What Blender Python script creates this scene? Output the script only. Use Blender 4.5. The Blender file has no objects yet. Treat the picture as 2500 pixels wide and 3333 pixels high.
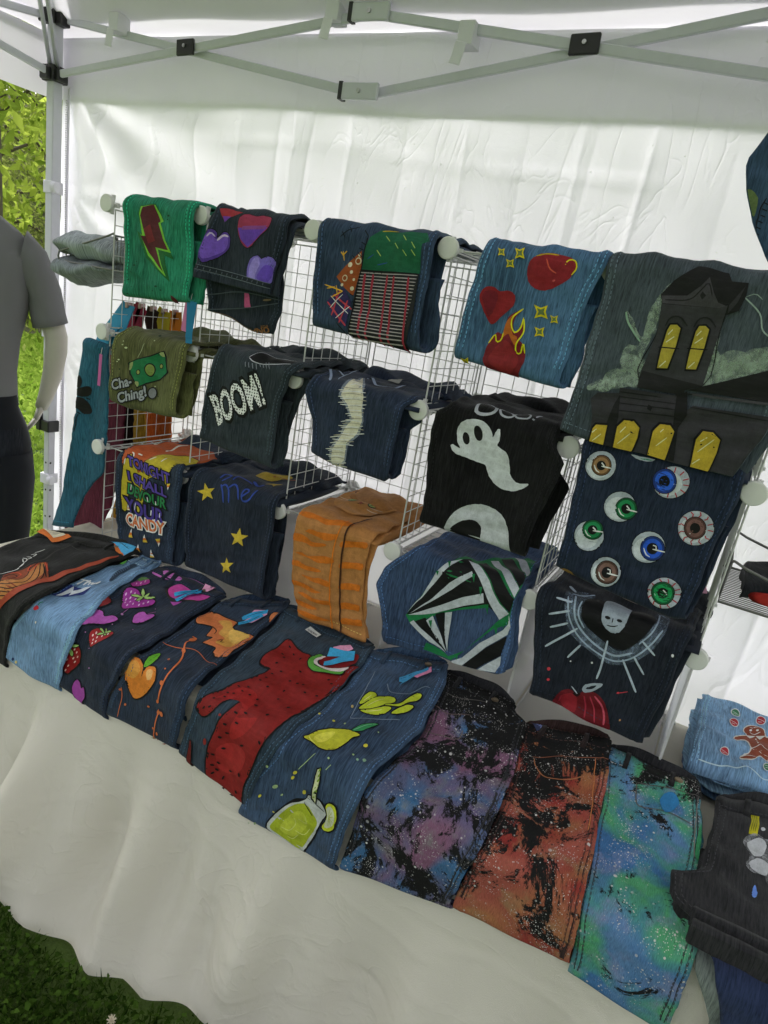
import bpy, bmesh, math, random
import numpy as np
from mathutils import Vector, Matrix
from mathutils.geometry import tessellate_polygon
random.seed(7); RNG = np.random.default_rng(7)
S = bpy.context.scene; COL = S.collection
# ------------------------------------------------------------------ camera
cam = bpy.data.cameras.new('camera'); camo = bpy.data.objects.new('camera', cam); COL.objects.link(camo)
camo.location = (1.7716, -1.4844, 1.7255)
camo.rotation_euler = (Matrix.Rotation(math.radians(25.70), 4, 'Z') @ Matrix.Rotation(math.radians(90-17.443), 4, 'X') @ Matrix.Rotation(math.radians(9.97), 4, 'Z')).to_euler()
cam.sensor_fit = 'VERTICAL'; cam.sensor_height = 24; cam.lens = 24*2159.6/3333
cam.clip_start = 0.05; cam.clip_end = 500
S.camera = camo
# ------------------------------------------------------------------ sky, sun, exposure
w = bpy.data.worlds.new('World'); S.world = w; w.use_nodes = True
nt = w.node_tree; sky = nt.nodes.new('ShaderNodeTexSky'); sky.sky_type = 'NISHITA'; sky.sun_disc = False
SUN_EL, SUN_AZ = 52, 312
sky.sun_elevation = math.radians(SUN_EL); sky.sun_rotation = math.radians(SUN_AZ); sky.dust_density = 6; sky.air_density = 1.0; sky.ozone_density = .6
hs = nt.nodes.new('ShaderNodeHueSaturation'); hs.inputs['Saturation'].default_value = .2; nt.links.new(sky.outputs[0], hs.inputs['Color']); nt.links.new(hs.outputs[0], nt.nodes['Background'].inputs[0]); nt.nodes['Background'].inputs[1].default_value = 0.15
sl = bpy.data.lights.new('sun', 'SUN'); sl.energy = 1.5; sl.angle = math.radians(25); sl.color = (1, .97, .92)
so = bpy.data.objects.new('sun', sl); COL.objects.link(so)
so.rotation_euler = Vector((math.sin(math.radians(SUN_AZ))*math.cos(math.radians(SUN_EL)), math.cos(math.radians(SUN_AZ))*math.cos(math.radians(SUN_EL)), math.sin(math.radians(SUN_EL)))).to_track_quat('Z', 'Y').to_euler()
S.view_settings.view_transform = 'Standard'; S.view_settings.look = 'None'; S.view_settings.gamma = 1
S.view_settings.exposure = 1.5
S.cycles.max_bounces = 8; S.cycles.diffuse_bounces = 5; S.cycles.transmission_bounces = 6; S.cycles.transparent_max_bounces = 8
S.cycles.use_denoising = True
# ------------------------------------------------------------------ helpers
def lin(c): return c/12.92 if c <= .04045 else ((c+.055)/1.055)**2.4
def rgb(h, k=1.0, sat=1.02):
    c = [lin(int(h[i:i+2], 16)/255)*k for i in (0, 2, 4)]; l = .3*c[0]+.55*c[1]+.15*c[2]; return tuple(max(0, min(.85, l+(v-l)*sat)) for v in c)
def tag(o, label=None, cat=None, group=None, kind=None):
    if label: o['label'] = label
    if cat: o['category'] = cat
    if group: o['group'] = group
    if kind: o['kind'] = kind
    return o
def empty(name, loc, label, cat, group=None):
    o = bpy.data.objects.new(name, None); COL.objects.link(o); o.location = loc; o.empty_display_size = .1
    return tag(o, label, cat, group)
def link(name, me, parent=None, mats=None, smooth=True):
    o = bpy.data.objects.new(name, me); COL.objects.link(o)
    if parent:
        o.parent = parent; o.matrix_parent_inverse = Matrix.Translation(-Vector(parent.location)) if parent.type == 'EMPTY' else Matrix()
    if mats:
        for m in (mats if isinstance(mats, (list, tuple)) else [mats]): me.materials.append(m)
    if smooth and len(me.polygons): me.polygons.foreach_set('use_smooth', [True]*len(me.polygons))
    return o
def mesh(name, V, F):
    me = bpy.data.meshes.new(name); me.from_pydata([tuple(v) for v in V], [], [tuple(int(k) for k in f) for f in F]); me.update(); return me
def gridmesh(name, Pt, uv=None):
    """Pt [n,m,3] -> quad sheet, uv [n,m,2]"""
    n, m = Pt.shape[:2]
    i, j = np.meshgrid(np.arange(n-1), np.arange(m-1), indexing='ij'); a = (i*m+j).ravel()
    F = np.stack([a, a+1, a+m+1, a+m], 1)
    me = bpy.data.meshes.new(name); me.vertices.add(n*m); me.vertices.foreach_set('co', Pt.reshape(-1).astype(np.float32))
    me.loops.add(F.size); me.loops.foreach_set('vertex_index', F.ravel().astype(np.int32)); me.polygons.add(len(F))
    me.polygons.foreach_set('loop_start', np.arange(0, F.size, 4, dtype=np.int32))
    if uv is not None:
        l = me.uv_layers.new(name='UVMap'); l.data.foreach_set('uv', uv.reshape(-1, 2)[F.ravel()].reshape(-1).astype(np.float32))
    me.update(calc_edges=True); me.validate(); return me
class MB:
    def __init__(s): s.V, s.F = [], []
    def add(s, V, F):
        o = len(s.V); s.V += [tuple(v) for v in V]; s.F += [tuple(o+k for k in f) for f in F]; return s
    def box(s, c, d, R=None, bev=0):
        b = [(x*d[0]/2, y*d[1]/2, z*d[2]/2) for x in (-1, 1) for y in (-1, 1) for z in (-1, 1)]
        if R is not None: b = [R @ Vector(v) for v in b]
        return s.add([(v[0]+c[0], v[1]+c[1], v[2]+c[2]) for v in b], [(0, 1, 3, 2), (4, 6, 7, 5), (0, 4, 5, 1), (2, 3, 7, 6), (0, 2, 6, 4), (1, 5, 7, 3)])
    def bar(s, a, b, wd, ht, up=(0, 0, 1)):
        a, b = Vector(a), Vector(b); d = (b-a); L = d.length; d.normalize(); u = Vector(up); r = d.cross(u).normalized(); u = r.cross(d)
        R = Matrix((d, r, u)).transposed()
        return s.box((a+b)/2, (L, wd, ht), R)
    def tube(s, pts, r, n=6, cap=True):
        pts = [Vector(p) for p in pts]; rs = r if isinstance(r, (list, tuple)) else [r]*len(pts); V = []; F = []
        u = None
        for i, p in enumerate(pts):
            d = (pts[min(i+1, len(pts)-1)]-pts[max(i-1, 0)]).normalized()
            if u is None: u = d.orthogonal().normalized()
            else: u = (u - d*u.dot(d)).normalized()
            v = d.cross(u)
            for k in range(n):
                a = 2*math.pi*k/n; V.append(p+(u*math.cos(a)+v*math.sin(a))*rs[i])
        for i in range(len(pts)-1):
            for k in range(n): F.append((i*n+k, i*n+(k+1) % n, (i+1)*n+(k+1) % n, (i+1)*n+k))
        if cap: F += [tuple(range(n-1, -1, -1)), tuple((len(pts)-1)*n+k for k in range(n))]
        return s.add(V, F)
    def loft(s, rings, n=20, cap=True):
        """rings: (center, axis u*half, axis v*half)"""
        V = []; F = []
        for c, u, v in rings:
            c, u, v = Vector(c), Vector(u), Vector(v)
            for k in range(n):
                a = 2*math.pi*k/n; V.append(c+u*math.cos(a)+v*math.sin(a))
        for i in range(len(rings)-1):
            for k in range(n): F.append((i*n+k, i*n+(k+1) % n, (i+1)*n+(k+1) % n, (i+1)*n+k))
        if cap: F += [tuple(range(n-1, -1, -1)), tuple((len(rings)-1)*n+k for k in range(n))]
        return s.add(V, F)
    def build(s, name, mat, parent=None, smooth=False, bevel=0):
        me = mesh(name, s.V, s.F)
        bm = bmesh.new(); bm.from_mesh(me); bmesh.ops.recalc_face_normals(bm, faces=bm.faces)
        if bevel: bmesh.ops.bevel(bm, geom=bm.edges[:], offset=bevel, segments=1, affect='EDGES')
        bm.to_mesh(me); bm.free()
        return link(name, me, parent, mat, smooth)
def mat(name):
    m = bpy.data.materials.new(name); m.use_nodes = True; n = m.node_tree; b = n.nodes['Principled BSDF']; return m, n, b
def nd(n, t, **kw):
    x = n.nodes.new('ShaderNode'+t)
    for k, v in kw.items(): setattr(x, k, v)
    return x
def mixc(n, f, a, b, mode='MIX'):
    x = nd(n, 'Mix', data_type='RGBA', blend_type=mode)
    for i, v in ((0, f), (6, a), (7, b)):
        if hasattr(v, 'links'): n.links.new(v, x.inputs[i])
        else: x.inputs[i].default_value = v if i == 0 else (*v[:3], 1)
    return x.outputs[2]
def noise(n, vec, scale, detail=3, rough=.55, dist=0):
    x = nd(n, 'TexNoise'); x.inputs['Scale'].default_value = scale; x.inputs['Detail'].default_value = detail; x.inputs['Roughness'].default_value = rough; x.inputs['Distortion'].default_value = dist
    if vec is not None: n.links.new(vec, x.inputs['Vector'])
    return x.outputs['Fac']
def ramp(n, fac, *stops):
    x = nd(n, 'ValToRGB'); e = x.color_ramp.elements
    while len(e) < len(stops): e.new(.5)
    for q, (p, c) in zip(e, stops): q.position = p; q.color = (c, c, c, 1) if not isinstance(c, tuple) else (*c[:3], 1)
    n.links.new(fac, x.inputs[0]); return x.outputs[0]
def mapping(n, vec, sc, loc=(0, 0, 0), rot=(0, 0, 0)):
    x = nd(n, 'Mapping'); n.links.new(vec, x.inputs[0]); x.inputs['Scale'].default_value = sc; x.inputs['Location'].default_value = loc; x.inputs['Rotation'].default_value = rot; return x.outputs[0]
def bump(n, b, h, st=.3, d=.002):
    x = nd(n, 'Bump'); x.inputs['Strength'].default_value = st; x.inputs['Distance'].default_value = d; n.links.new(h, x.inputs['Height']); n.links.new(x.outputs[0], b.inputs['Normal'] if 'Normal' in b.inputs else b.inputs[0]); return x
def plain(name, c, rough=.5, metal=0, var=.08, scale=40):
    m, n, b = mat(name); tc = nd(n, 'TexCoord').outputs['Object']
    f = noise(n, tc, scale, 3)
    n.links.new(mixc(n, f, tuple(max(0, v*(1-var)) for v in c), tuple(min(.9, v*(1+var)) for v in c)), b.inputs['Base Color'])
    b.inputs['Roughness'].default_value = rough; b.inputs['Metallic'].default_value = metal; return m
GAIN = 1.3
_dm = {}
def denim(h, k=1.0):
    key = (h, round(k, 2))
    if key in _dm: return _dm[key]
    c = rgb(h, GAIN*k*.88, .95); m, n, b = mat('denim_'+h+('' if k == 1 else '_inner'))
    uv = nd(n, 'TexCoord').outputs['UV']
    fade = noise(n, mapping(n, uv, (6, 3, 1)), 1, 3, .6)
    st = noise(n, mapping(n, uv, (900, 60, 1)), 1, 2, .7)
    sp = noise(n, mapping(n, uv, (260, 18, 1)), 1, 2, .6)
    wv = noise(n, mapping(n, uv, (1400, 1400, 1)), 1, 1, .5)
    lo = tuple(v*.55 for v in c); hi = tuple(min(.8, v*1.8+.008) for v in c)
    a = mixc(n, ramp(n, fade, (.3, 0.), (.72, 1.)), lo, hi)
    a = mixc(n, ramp(n, st, (.35, 0.), (.65, 1.)), mixc(n, 1.0, a, (.72, .72, .74), 'MULTIPLY'), mixc(n, 1.0, a, (1.28, 1.28, 1.26), 'MULTIPLY'))
    a = mixc(n, ramp(n, sp, (.42, 0.), (.75, .8)), a, tuple(min(.8, v*2.1+.016) for v in c))
    sq = noise(n, mapping(n, uv, (300, 30, 1), (3, 7, 1)), 1, 2, .6); a = mixc(n, ramp(n, sq, (.5, 0.), (.75, .75)), a, tuple(v*.35 for v in c))
    n.links.new(a, b.inputs['Base Color']); b.inputs['Roughness'].default_value = .92; b.inputs['Specular IOR Level'].default_value = .15
    b.inputs['Sheen Weight'].default_value = .08
    h2 = nd(n, 'Math', operation='ADD'); n.links.new(wv, h2.inputs[0]); n.links.new(st, h2.inputs[1])
    bp = bump(n, b, h2.outputs[0], .35, .0012)
    big = noise(n, mapping(n, uv, (26, 14, 1)), 1, 4, .6, .6); b2 = nd(n, 'Bump'); b2.inputs['Strength'].default_value = .45; b2.inputs['Distance'].default_value = .006
    n.links.new(big, b2.inputs['Height']); n.links.new(b2.outputs[0], bp.inputs['Normal'])
    _dm[key] = m; return m
_pm = {}
def paint(h):
    if h in _pm: return _pm[h]
    m, n, b = mat('paint_'+h); uv = nd(n, 'TexCoord').outputs['UV']
    ragged = h.startswith('~'); h0 = h; h = h.lstrip('~')
    if h == 'halftone':
        v = nd(n, 'TexVoronoi', feature='F1'); v.inputs['Scale'].default_value = 130; v.inputs['Randomness'].default_value = .25; n.links.new(uv, v.inputs['Vector'])
        col = mixc(n, ramp(n, v.outputs['Distance'], (.28, 0.), (.34, 1.)), (.02, .02, .022), rgb('cfd3d6', 1.6))
    else:
        c = rgb(h, GAIN)
        f = noise(n, mapping(n, uv, (60, 40, 1)), 1, 4, .65); f2 = noise(n, mapping(n, uv, (700, 120, 1)), 1, 2, .7)
        col = mixc(n, ramp(n, f, (.3, 0.), (.7, 1.)), tuple(v*.8 for v in c), tuple(min(.85, v*1.18) for v in c))
        col = mixc(n, ramp(n, f2, (.5, 0.), (.78, .6)), col, tuple(v*.42 for v in c))
        f3 = noise(n, mapping(n, uv, (25, 140, 1), (0, 0, 0), (0, 0, .5)), 1, 3, .6); col = mixc(n, ramp(n, f3, (.5, 0.), (.75, .5)), col, tuple(min(.85, v*1.3+.01) for v in c))
    n.links.new(col, b.inputs['Base Color']); b.inputs['Roughness'].default_value = .7; b.inputs['Specular IOR Level'].default_value = .25
    bump(n, b, noise(n, mapping(n, uv, (900, 900, 1)), 1, 2), .3, .001)
    if ragged:
        al = noise(n, mapping(n, uv, (60, 45, 1)), 1, 8, .8, .5); n.links.new(ramp(n, al, (.36, .04), (.66, .8)), b.inputs['Alpha'])
    _pm[h0] = m; return m
def galaxy(kind):
    P = {'galaxy1': ['4a5070', '2a5f8c', '744a66', '6e6e6c'], 'galaxy2': ['862018', '965a2a', '964434', '866a42'], 'galaxy3': ['2a6296', '36905e', '4672a0', '6e769c']}[kind]
    off = {'galaxy1': (0, 0, 0), 'galaxy2': (7.3, 2.1, 3), 'galaxy3': (3.7, 8.2, 5)}[kind]
    m, n, b = mat('bleached_'+kind); uv = nd(n, 'TexCoord').outputs['UV']; q = mapping(n, uv, (1, 1, 1), off)
    c1 = mixc(n, ramp(n, noise(n, q, 9, 3, .5, .4), (.42, 0.), (.58, 1.)), rgb(P[0], GAIN*.98, .80), rgb(P[1], GAIN*.98, .80))
    c2 = mixc(n, ramp(n, noise(n, mapping(n, q, (1, 1, 1), (4, 4, 4)), 7, 3, .5, .5), (.45, 0.), (.62, 1.)), c1, rgb(P[2], GAIN*.98, .80))
    c3 = mixc(n, ramp(n, noise(n, mapping(n, q, (1, 1, 1), (9, 1, 2)), 16, 5, .65, .3), (.52, 0.), (.7, .8)), c2, rgb(P[3], GAIN*.98, .80))
    thr = {'galaxy1': (.545, .57), 'galaxy2': (.53, .555), 'galaxy3': (.465, .49)}[kind]
    # bleach coverage: broken by fine noise, black denim shows at the waist and edges
    cov0 = noise(n, mapping(n, q, (1, .8, 1), (2, 6, 8)), 10, 12, .78, .6)
    sep = nd(n, 'SeparateXYZ'); n.links.new(uv, sep.inputs[0])
    wgt = nd(n, 'MapRange'); n.links.new(sep.outputs[1], wgt.inputs[0]); wgt.inputs[1].default_value = .05; wgt.inputs[2].default_value = .30; wgt.inputs[3].default_value = -.14; wgt.inputs[4].default_value = .06
    ad = nd(n, 'Math', operation='ADD'); n.links.new(cov0, ad.inputs[0]); n.links.new(wgt.outputs[0], ad.inputs[1])
    cov = ramp(n, ad.outputs[0], (thr[0], 0.), (thr[1], 1.))
    col = mixc(n, cov, (.012, .012, .012), c3)
    for sc, th, a in ((90, .2, 5), (170, .22, 9), (30, .12, 13), (55, .15, 21), (250, .24, 40)):
        v = nd(n, 'TexVoronoi', feature='F1'); v.inputs['Scale'].default_value = sc; n.links.new(mapping(n, q, (1, 1, 1), (a, a, 0)), v.inputs['Vector'])
        g = ramp(n, noise(n, mapping(n, q, (1, 1, 1), (a, 0, a)), 14, 2), (.52, 0.), (.63, 1.))
        s_ = nd(n, 'Math', operation='MULTIPLY'); n.links.new(ramp(n, v.outputs['Distance'], (th*.75, 1.), (th, 0.)), s_.inputs[0]); n.links.new(g, s_.inputs[1])
        col = mixc(n, s_.outputs[0], col, (.62, .6, .58))
    st = noise(n, mapping(n, uv, (900, 80, 1)), 1, 2, .7)
    col = mixc(n, ramp(n, st, (.35, 0.), (.65, 1.)), mixc(n, 1.0, col, (.72, .72, .72), 'MULTIPLY'), mixc(n, 1.0, col, (1.2, 1.2, 1.2), 'MULTIPLY'))
    n.links.new(col, b.inputs['Base Color']); b.inputs['Roughness'].default_value = .9; b.inputs['Specular IOR Level'].default_value = .15
    bp = bump(n, b, st, .35, .0012)
    b2 = nd(n, 'Bump'); b2.inputs['Strength'].default_value = .4; b2.inputs['Distance'].default_value = .006; n.links.new(noise(n, mapping(n, uv, (26, 14, 1)), 1, 4, .6, .6), b2.inputs['Height']); n.links.new(b2.outputs[0], bp.inputs['Normal'])
    return m
def fabric(name, c, trans, uvscale=1, rough=.9, wrinkle=.25, drops=False):
    m, n, b = mat(name); n.nodes.remove(b); out = n.nodes['Material Output']; tc = nd(n, 'TexCoord').outputs['Object']
    f = noise(n, tc, 3, 4); col = mixc(n, f, tuple(v*.95 for v in c), tuple(min(.92, v*1.03) for v in c))
    d = nd(n, 'BsdfDiffuse'); t = nd(n, 'BsdfTranslucent'); mx = nd(n, 'MixShader'); mx.inputs[0].default_value = trans
    for x in (d, t): n.links.new(col, x.inputs[0])
    h = nd(n, 'Math', operation='ADD'); n.links.new(noise(n, mapping(n, tc, (1, 1, 1)), 14*uvscale, 5, .6, .8), h.inputs[0]); n.links.new(noise(n, tc, 900, 1), h.inputs[1])
    hh = h.outputs[0]
    bp = nd(n, 'Bump'); bp.inputs['Strength'].default_value = wrinkle; bp.inputs['Distance'].default_value = .01; n.links.new(hh, bp.inputs['Height'])
    for x in (d, t): n.links.new(bp.outputs[0], x.inputs['Normal'])
    n.links.new(d.outputs[0], mx.inputs[1]); n.links.new(t.outputs[0], mx.inputs[2]); sh = mx.outputs[0]
    if rough < .9:
        g = nd(n, 'BsdfGlossy'); g.inputs['Roughness'].default_value = rough; m2 = nd(n, 'MixShader'); m2.inputs[0].default_value = .05
        n.links.new(bp.outputs[0], g.inputs['Normal']); n.links.new(sh, m2.inputs[1]); n.links.new(g.outputs[0], m2.inputs[2]); sh = m2.outputs[0]
    n.links.new(sh, out.inputs[0]); return m
def wob(x, t, seed, waves):
    r = np.random.default_rng(seed); h = 0
    for amp, lx, lt in waves:
        a = r.uniform(-.5, .5); h = h + amp*np.sin(2*np.pi*(x/lx + t/lt + a*x*2) + r.uniform(0, 6.3))
    return h
M_white = plain('white_plastic', (.74, .74, .72), .45); M_wire = plain('white_coated_wire', (.62, .62, .61), .4)
M_black = plain('black_plastic', (.012, .012, .013), .45); M_bar = plain('grey_white_steel', (.58, .58, .65), .35, var=.06)
M_steel = plain('bolt_steel', (.5, .5, .5), .3, .9); M_orange = plain('orange_plastic', (.75, .22, .03), .4)
M_panel = None
M_greywire = plain('grey_wire', (.16, .16, .155), .4, .3)
M_tent = fabric('white_tent_fabric', (.86, .845, .92), .27, 1, .9, .10)
M_panel = fabric('white_sheet_panel', (.92, .91, .91), .78, 1, .4, .02)
M_roof = fabric('white_roof_fabric', (.78, .76, .81), .20, 1, .9, .15)
M_roof_shade = fabric('roof_shade_fabric', (.70, .70, .73), .10, 1, .9, .15)  # dim fabric for the sheets added to darken the upper roof
M_cloth = fabric('cream_cotton_cloth', (.84, .80, .70), .36, 1.6, .95, .3)
def creases(mt, specs):
    n = mt.node_tree; tc = nd(n, 'TexCoord').outputs['Object']; bp = [x for x in n.nodes if x.type == 'BUMP'][0]; last = None
    for sc, mp, st, g in specs:
        a = noise(n, mapping(n, tc, mp, (sc, 0, 3)), sc, 3, .5, 1.2); sb = nd(n, 'Math', operation='SUBTRACT'); n.links.new(a, sb.inputs[0]); sb.inputs[1].default_value = .5; ab = nd(n, 'Math', operation='ABSOLUTE'); n.links.new(sb.outputs[0], ab.inputs[0])
        ln = ramp(n, ab.outputs[0], (0., 1.), (.018, .35), (.07, 0.)); gt = ramp(n, noise(n, mapping(n, tc, (1, 1, 1), (9, sc, 0)), 2.5, 2), (g[0], 0.), (g[1], 1.))
        mm = nd(n, 'Math', operation='MULTIPLY'); n.links.new(ln, mm.inputs[0]); n.links.new(gt, mm.inputs[1])
        b2 = nd(n, 'Bump'); b2.inputs['Strength'].default_value = st; b2.inputs['Distance'].default_value = .004; n.links.new(mm.outputs[0], b2.inputs['Height'])
        if last: n.links.new(last.outputs[0], b2.inputs['Normal'])
        last = b2
    n.links.new(last.outputs[0], bp.inputs['Normal'])
creases(M_cloth, ((2.0, (.8, .8, 1.9), .3, (.40, .58)), (5, (.9, .9, 1.2), .32, (.42, .58)), (11, (1, 1, 1), .3, (.35, .7))))
creases(M_tent, ((1.6, (2.2, 1, .55), .5, (.40, .56)), (4, (1.5, 1, .8), .34, (.44, .6)), (9, (1, 1, 1), .12, (.4, .7))))
M_table = plain('table_plastic', (.55, .55, .53), .6)
# ------------------------------------------------------------------ ground
def ground():
    xs = np.concatenate([np.linspace(-60, -4, 24), np.linspace(-3.5, 4, 50), np.linspace(5, 60, 20)]); ys = np.concatenate([np.linspace(-40, -3, 14), np.linspace(-2.6, 4, 44), np.linspace(5, 70, 24)])
    X, Y = np.meshgrid(xs, ys, indexing='ij'); Z = .012*np.sin(X*2.1)*np.sin(Y*1.7)-.015
    far = np.clip((np.hypot(X+1, Y)-9)/10, 0, 1); Z = Z - far*.25
    me = gridmesh('ground', np.stack([X, Y, Z], 2))
    m, n, b = mat('lawn'); tc = nd(n, 'TexCoord').outputs['Object']
    c = mixc(n, noise(n, tc, 6, 5, .7), (.03, .055, .01), (.12, .2, .03)); c = mixc(n, ramp(n, noise(n, tc, 90, 3), (.4, 0.), (.7, .6)), c, (.12, .2, .035))
    n.links.new(c, b.inputs['Base Color']); b.inputs['Roughness'].default_value = .95; bump(n, b, noise(n, tc, 120, 4), .8, .02)
    tag(link('ground', me, None, m), kind='structure')
ground()
def leafmat(name, a, b_, tr=.45):
    m, n, b = mat(name); n.nodes.remove(b); gi = nd(n, 'ObjectInfo'); geo = nd(n, 'NewGeometry')
    f = nd(n, 'TexNoise'); f.inputs['Scale'].default_value = 1.3; tc = nd(n, 'TexCoord').outputs['Object']; n.links.new(tc, f.inputs['Vector'])
    wn = nd(n, 'TexWhiteNoise'); wn.noise_dimensions = '1D'; n.links.new(geo.outputs['Random Per Island'], wn.inputs['W'])
    c = mixc(n, wn.outputs[0], a, b_)
    d = nd(n, 'BsdfDiffuse'); t = nd(n, 'BsdfTranslucent'); mx = nd(n, 'MixShader'); mx.inputs[0].default_value = tr
    for x in (d, t): n.links.new(c, x.inputs[0])
    n.links.new(d.outputs[0], mx.inputs[1]); n.links.new(t.outputs[0], mx.inputs[2]); n.links.new(mx.outputs[0], n.nodes['Material Output'].inputs[0]); return m
def leaves(name, pos, dirs, length, width, m, parent=None, kind=None, droop=.3):
    """each leaf: a folded diamond of 4 triangles"""
    N = len(pos); d = dirs/np.linalg.norm(dirs, axis=1, keepdims=True)
    r = RNG.normal(size=(N, 3)); s = np.cross(d, r); s /= np.linalg.norm(s, axis=1, keepdims=True)+1e-9; up = np.cross(s, d)
    L = length[:, None]; W = width[:, None]
    V = np.stack([pos, pos+d*L*.5+s*W*.5+up*W*.15, pos+d*L+up*(-droop)*L, pos+d*L*.5-s*W*.5+up*W*.15, pos+d*L*.52-up*W*.05], 1).reshape(-1, 3)
    k = np.arange(N)*5
    F = np.concatenate([np.stack([k, k+1, k+4], 1), np.stack([k+1, k+2, k+4], 1), np.stack([k+2, k+3, k+4], 1), np.stack([k+3, k, k+4], 1)])
    me = bpy.data.meshes.new(name); me.vertices.add(len(V)); me.vertices.foreach_set('co', V.reshape(-1).astype(np.float32))
    me.loops.add(F.size); me.loops.foreach_set('vertex_index', F.ravel().astype(np.int32)); me.polygons.add(len(F)); me.polygons.foreach_set('loop_start', np.arange(0, F.size, 3, dtype=np.int32)); me.update(calc_edges=True)
    o = link(name, me, parent, m, False)
    if kind: tag(o, kind=kind)
    return o
M_grass_shade = leafmat('shaded_clover_grass', (.012, .032, .004), (.075, .14, .022), .3)  # canopy shade is put into this darker grass colour
M_grass_sun = leafmat('sunlit_lawn_grass', (.17, .29, .03), (.34, .46, .08), .4)  # daylight is put into this brighter grass colour
HEM = ([-.3, .1, .39, .54, .77, .85, .92, 1.09, 1.3, 2, 3.5], [-.54, -.56, -.607, -.635, -.626, -.594, -.602, -.537, -.51, -.50, -.50])
def lawn():
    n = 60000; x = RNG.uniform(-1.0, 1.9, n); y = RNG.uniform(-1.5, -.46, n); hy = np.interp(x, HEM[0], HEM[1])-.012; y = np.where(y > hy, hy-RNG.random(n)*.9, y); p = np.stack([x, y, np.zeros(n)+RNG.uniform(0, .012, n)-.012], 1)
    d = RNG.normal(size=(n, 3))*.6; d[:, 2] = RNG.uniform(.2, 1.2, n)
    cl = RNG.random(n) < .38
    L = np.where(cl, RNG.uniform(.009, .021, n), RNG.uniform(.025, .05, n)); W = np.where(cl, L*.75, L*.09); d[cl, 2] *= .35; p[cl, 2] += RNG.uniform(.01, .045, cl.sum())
    o = leaves('grass_and_clover', p, d, L, W, M_grass_shade, kind='stuff'); tag(o, 'clover and grass under the canopy, coloured dark for its shade')
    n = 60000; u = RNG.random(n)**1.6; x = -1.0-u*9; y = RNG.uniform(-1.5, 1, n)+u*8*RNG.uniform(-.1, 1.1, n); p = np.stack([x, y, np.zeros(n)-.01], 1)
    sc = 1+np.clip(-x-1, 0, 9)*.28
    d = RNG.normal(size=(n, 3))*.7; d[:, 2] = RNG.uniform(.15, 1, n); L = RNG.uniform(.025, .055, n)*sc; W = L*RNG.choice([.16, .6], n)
    o = leaves('sunlit_lawn_grass', p, d, L, W, M_grass_sun, kind='stuff'); tag(o, 'lawn grass outside the tent, coloured bright as if sunlit')
lawn()
def clover_flowers():
    for k, (x, y) in enumerate([(.93, -.70), (.97, -.72), (1.05, -.9), (1.17, -1.0), (.62, -.86)]):
        e = empty('clover_flower', (x, y, 0), 'small cream clover flower on a thin stalk in the dark grass', 'flower', 'clover flowers by the tablecloth')
        MB().tube([(x, y, 0), (x+.006, y, .05), (x+.012, y-.004, .085)], .0011, 5).build('stalk', plain('stalk', (.1, .16, .04)) if k == 0 else bpy.data.materials['stalk'], e)
        b = MB()
        for j in range(26):
            a = j*2.4; z = j/26; q = Vector((x+.012, y-.004, .088)); dr = Vector((math.cos(a)*math.sqrt(1-(2*z-1)**2), math.sin(a)*math.sqrt(1-(2*z-1)**2), 2*z-.7)); b.tube([q, q+dr*.011], [.0022, .0008], 4)
        b.build('bloom', plain('clover_cream', (.62, .55, .42)) if k == 0 else bpy.data.materials['clover_cream'], e)
clover_flowers()
# ------------------------------------------------------------------ trees outside, to the left
M_bark = plain('bark', (.09, .07, .05), .9, var=.4, scale=12)
def tree(loc, h, crown, nleaf, lsize, m, label, seed, trunk_r=.12, base=.15, hang=0):
    r = np.random.default_rng(seed); e = empty('tree', loc, label, 'tree', None); x, y, z = loc
    b = MB(); b.tube([(x, y, -.3), (x+.05, y, h*.35), (x-.04, y+.05, h*.7), (x, y, h)], [trunk_r, trunk_r*.8, trunk_r*.5, trunk_r*.2], 8)
    tips = []
    for k in range(26):
        zz = h*(base+(.95-base)*k/26); a = r.uniform(0, 6.28); L = crown*(.55+.5*r.random())*(1-.55*abs(zz/h-.5))
        p1 = Vector((x+math.cos(a)*L*.5, y+math.sin(a)*L*.5, zz+.15*L)); p2 = Vector((x+math.cos(a)*L, y+math.sin(a)*L, zz+.1*L-hang*L)); b.tube([(x, y, zz-.1), p1, p2], [trunk_r*.3, trunk_r*.18, .01], 5)
        for j in range(7):
            f = .35+.65*j/6; tips.append((Vector((x, y, zz)).lerp(p2, f), L*.22))
    b.build('trunk', M_bark, e, True)
    T = np.array([t[0] for t in tips]); Rr = np.array([t[1] for t in tips]); i = r.integers(0, len(T), nleaf)
    p = T[i]+r.normal(size=(nleaf, 3))*Rr[i][:, None]*.8; d = r.normal(size=(nleaf, 3)); d[:, 2] -= .6
    L = r.uniform(.7, 1.3, nleaf)*lsize
    leaves('crown', p, d, L, L*.42, m, e)
M_leaf1 = leafmat('spring_leaves', (.16, .24, .03), (.36, .44, .07), .6); M_leaf2 = leafmat('background_leaves', (.12, .17, .04), (.32, .37, .10), .55)  # second leaf colour serves the farther trees and the bank
tree((-4.6, 2.55, 0), 5.5, 1.2, 4200, .13, M_leaf1, 'young tree with bright yellow-green leaves beside the tent pole', 3, .07, .22, .3)
tree((-9.5, 3.6, 0), 6.5, 2.6, 20000, .085, M_leaf2, 'broad leafy tree covered in climbing vines beyond the lawn', 5, .2, .05, .2)
tree((-11.5, 6.6, 0), 7, 2.8, 18000, .09, M_leaf2, 'tall dense tree standing by the water beyond the lawn', 8, .22, .05, .2)
tree((-13.0, 2.4, 0), 7, 2.8, 16000, .10, M_leaf2, 'spreading tree with pale leaves behind the vine-covered one', 11, .22, .05, .2)
tree((-14.0, 10.5, 0), 7.5, 3.2, 14000, .12, M_leaf2, 'large tree on the far bank at the end of the row', 12, .24, .05, .2)
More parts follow.
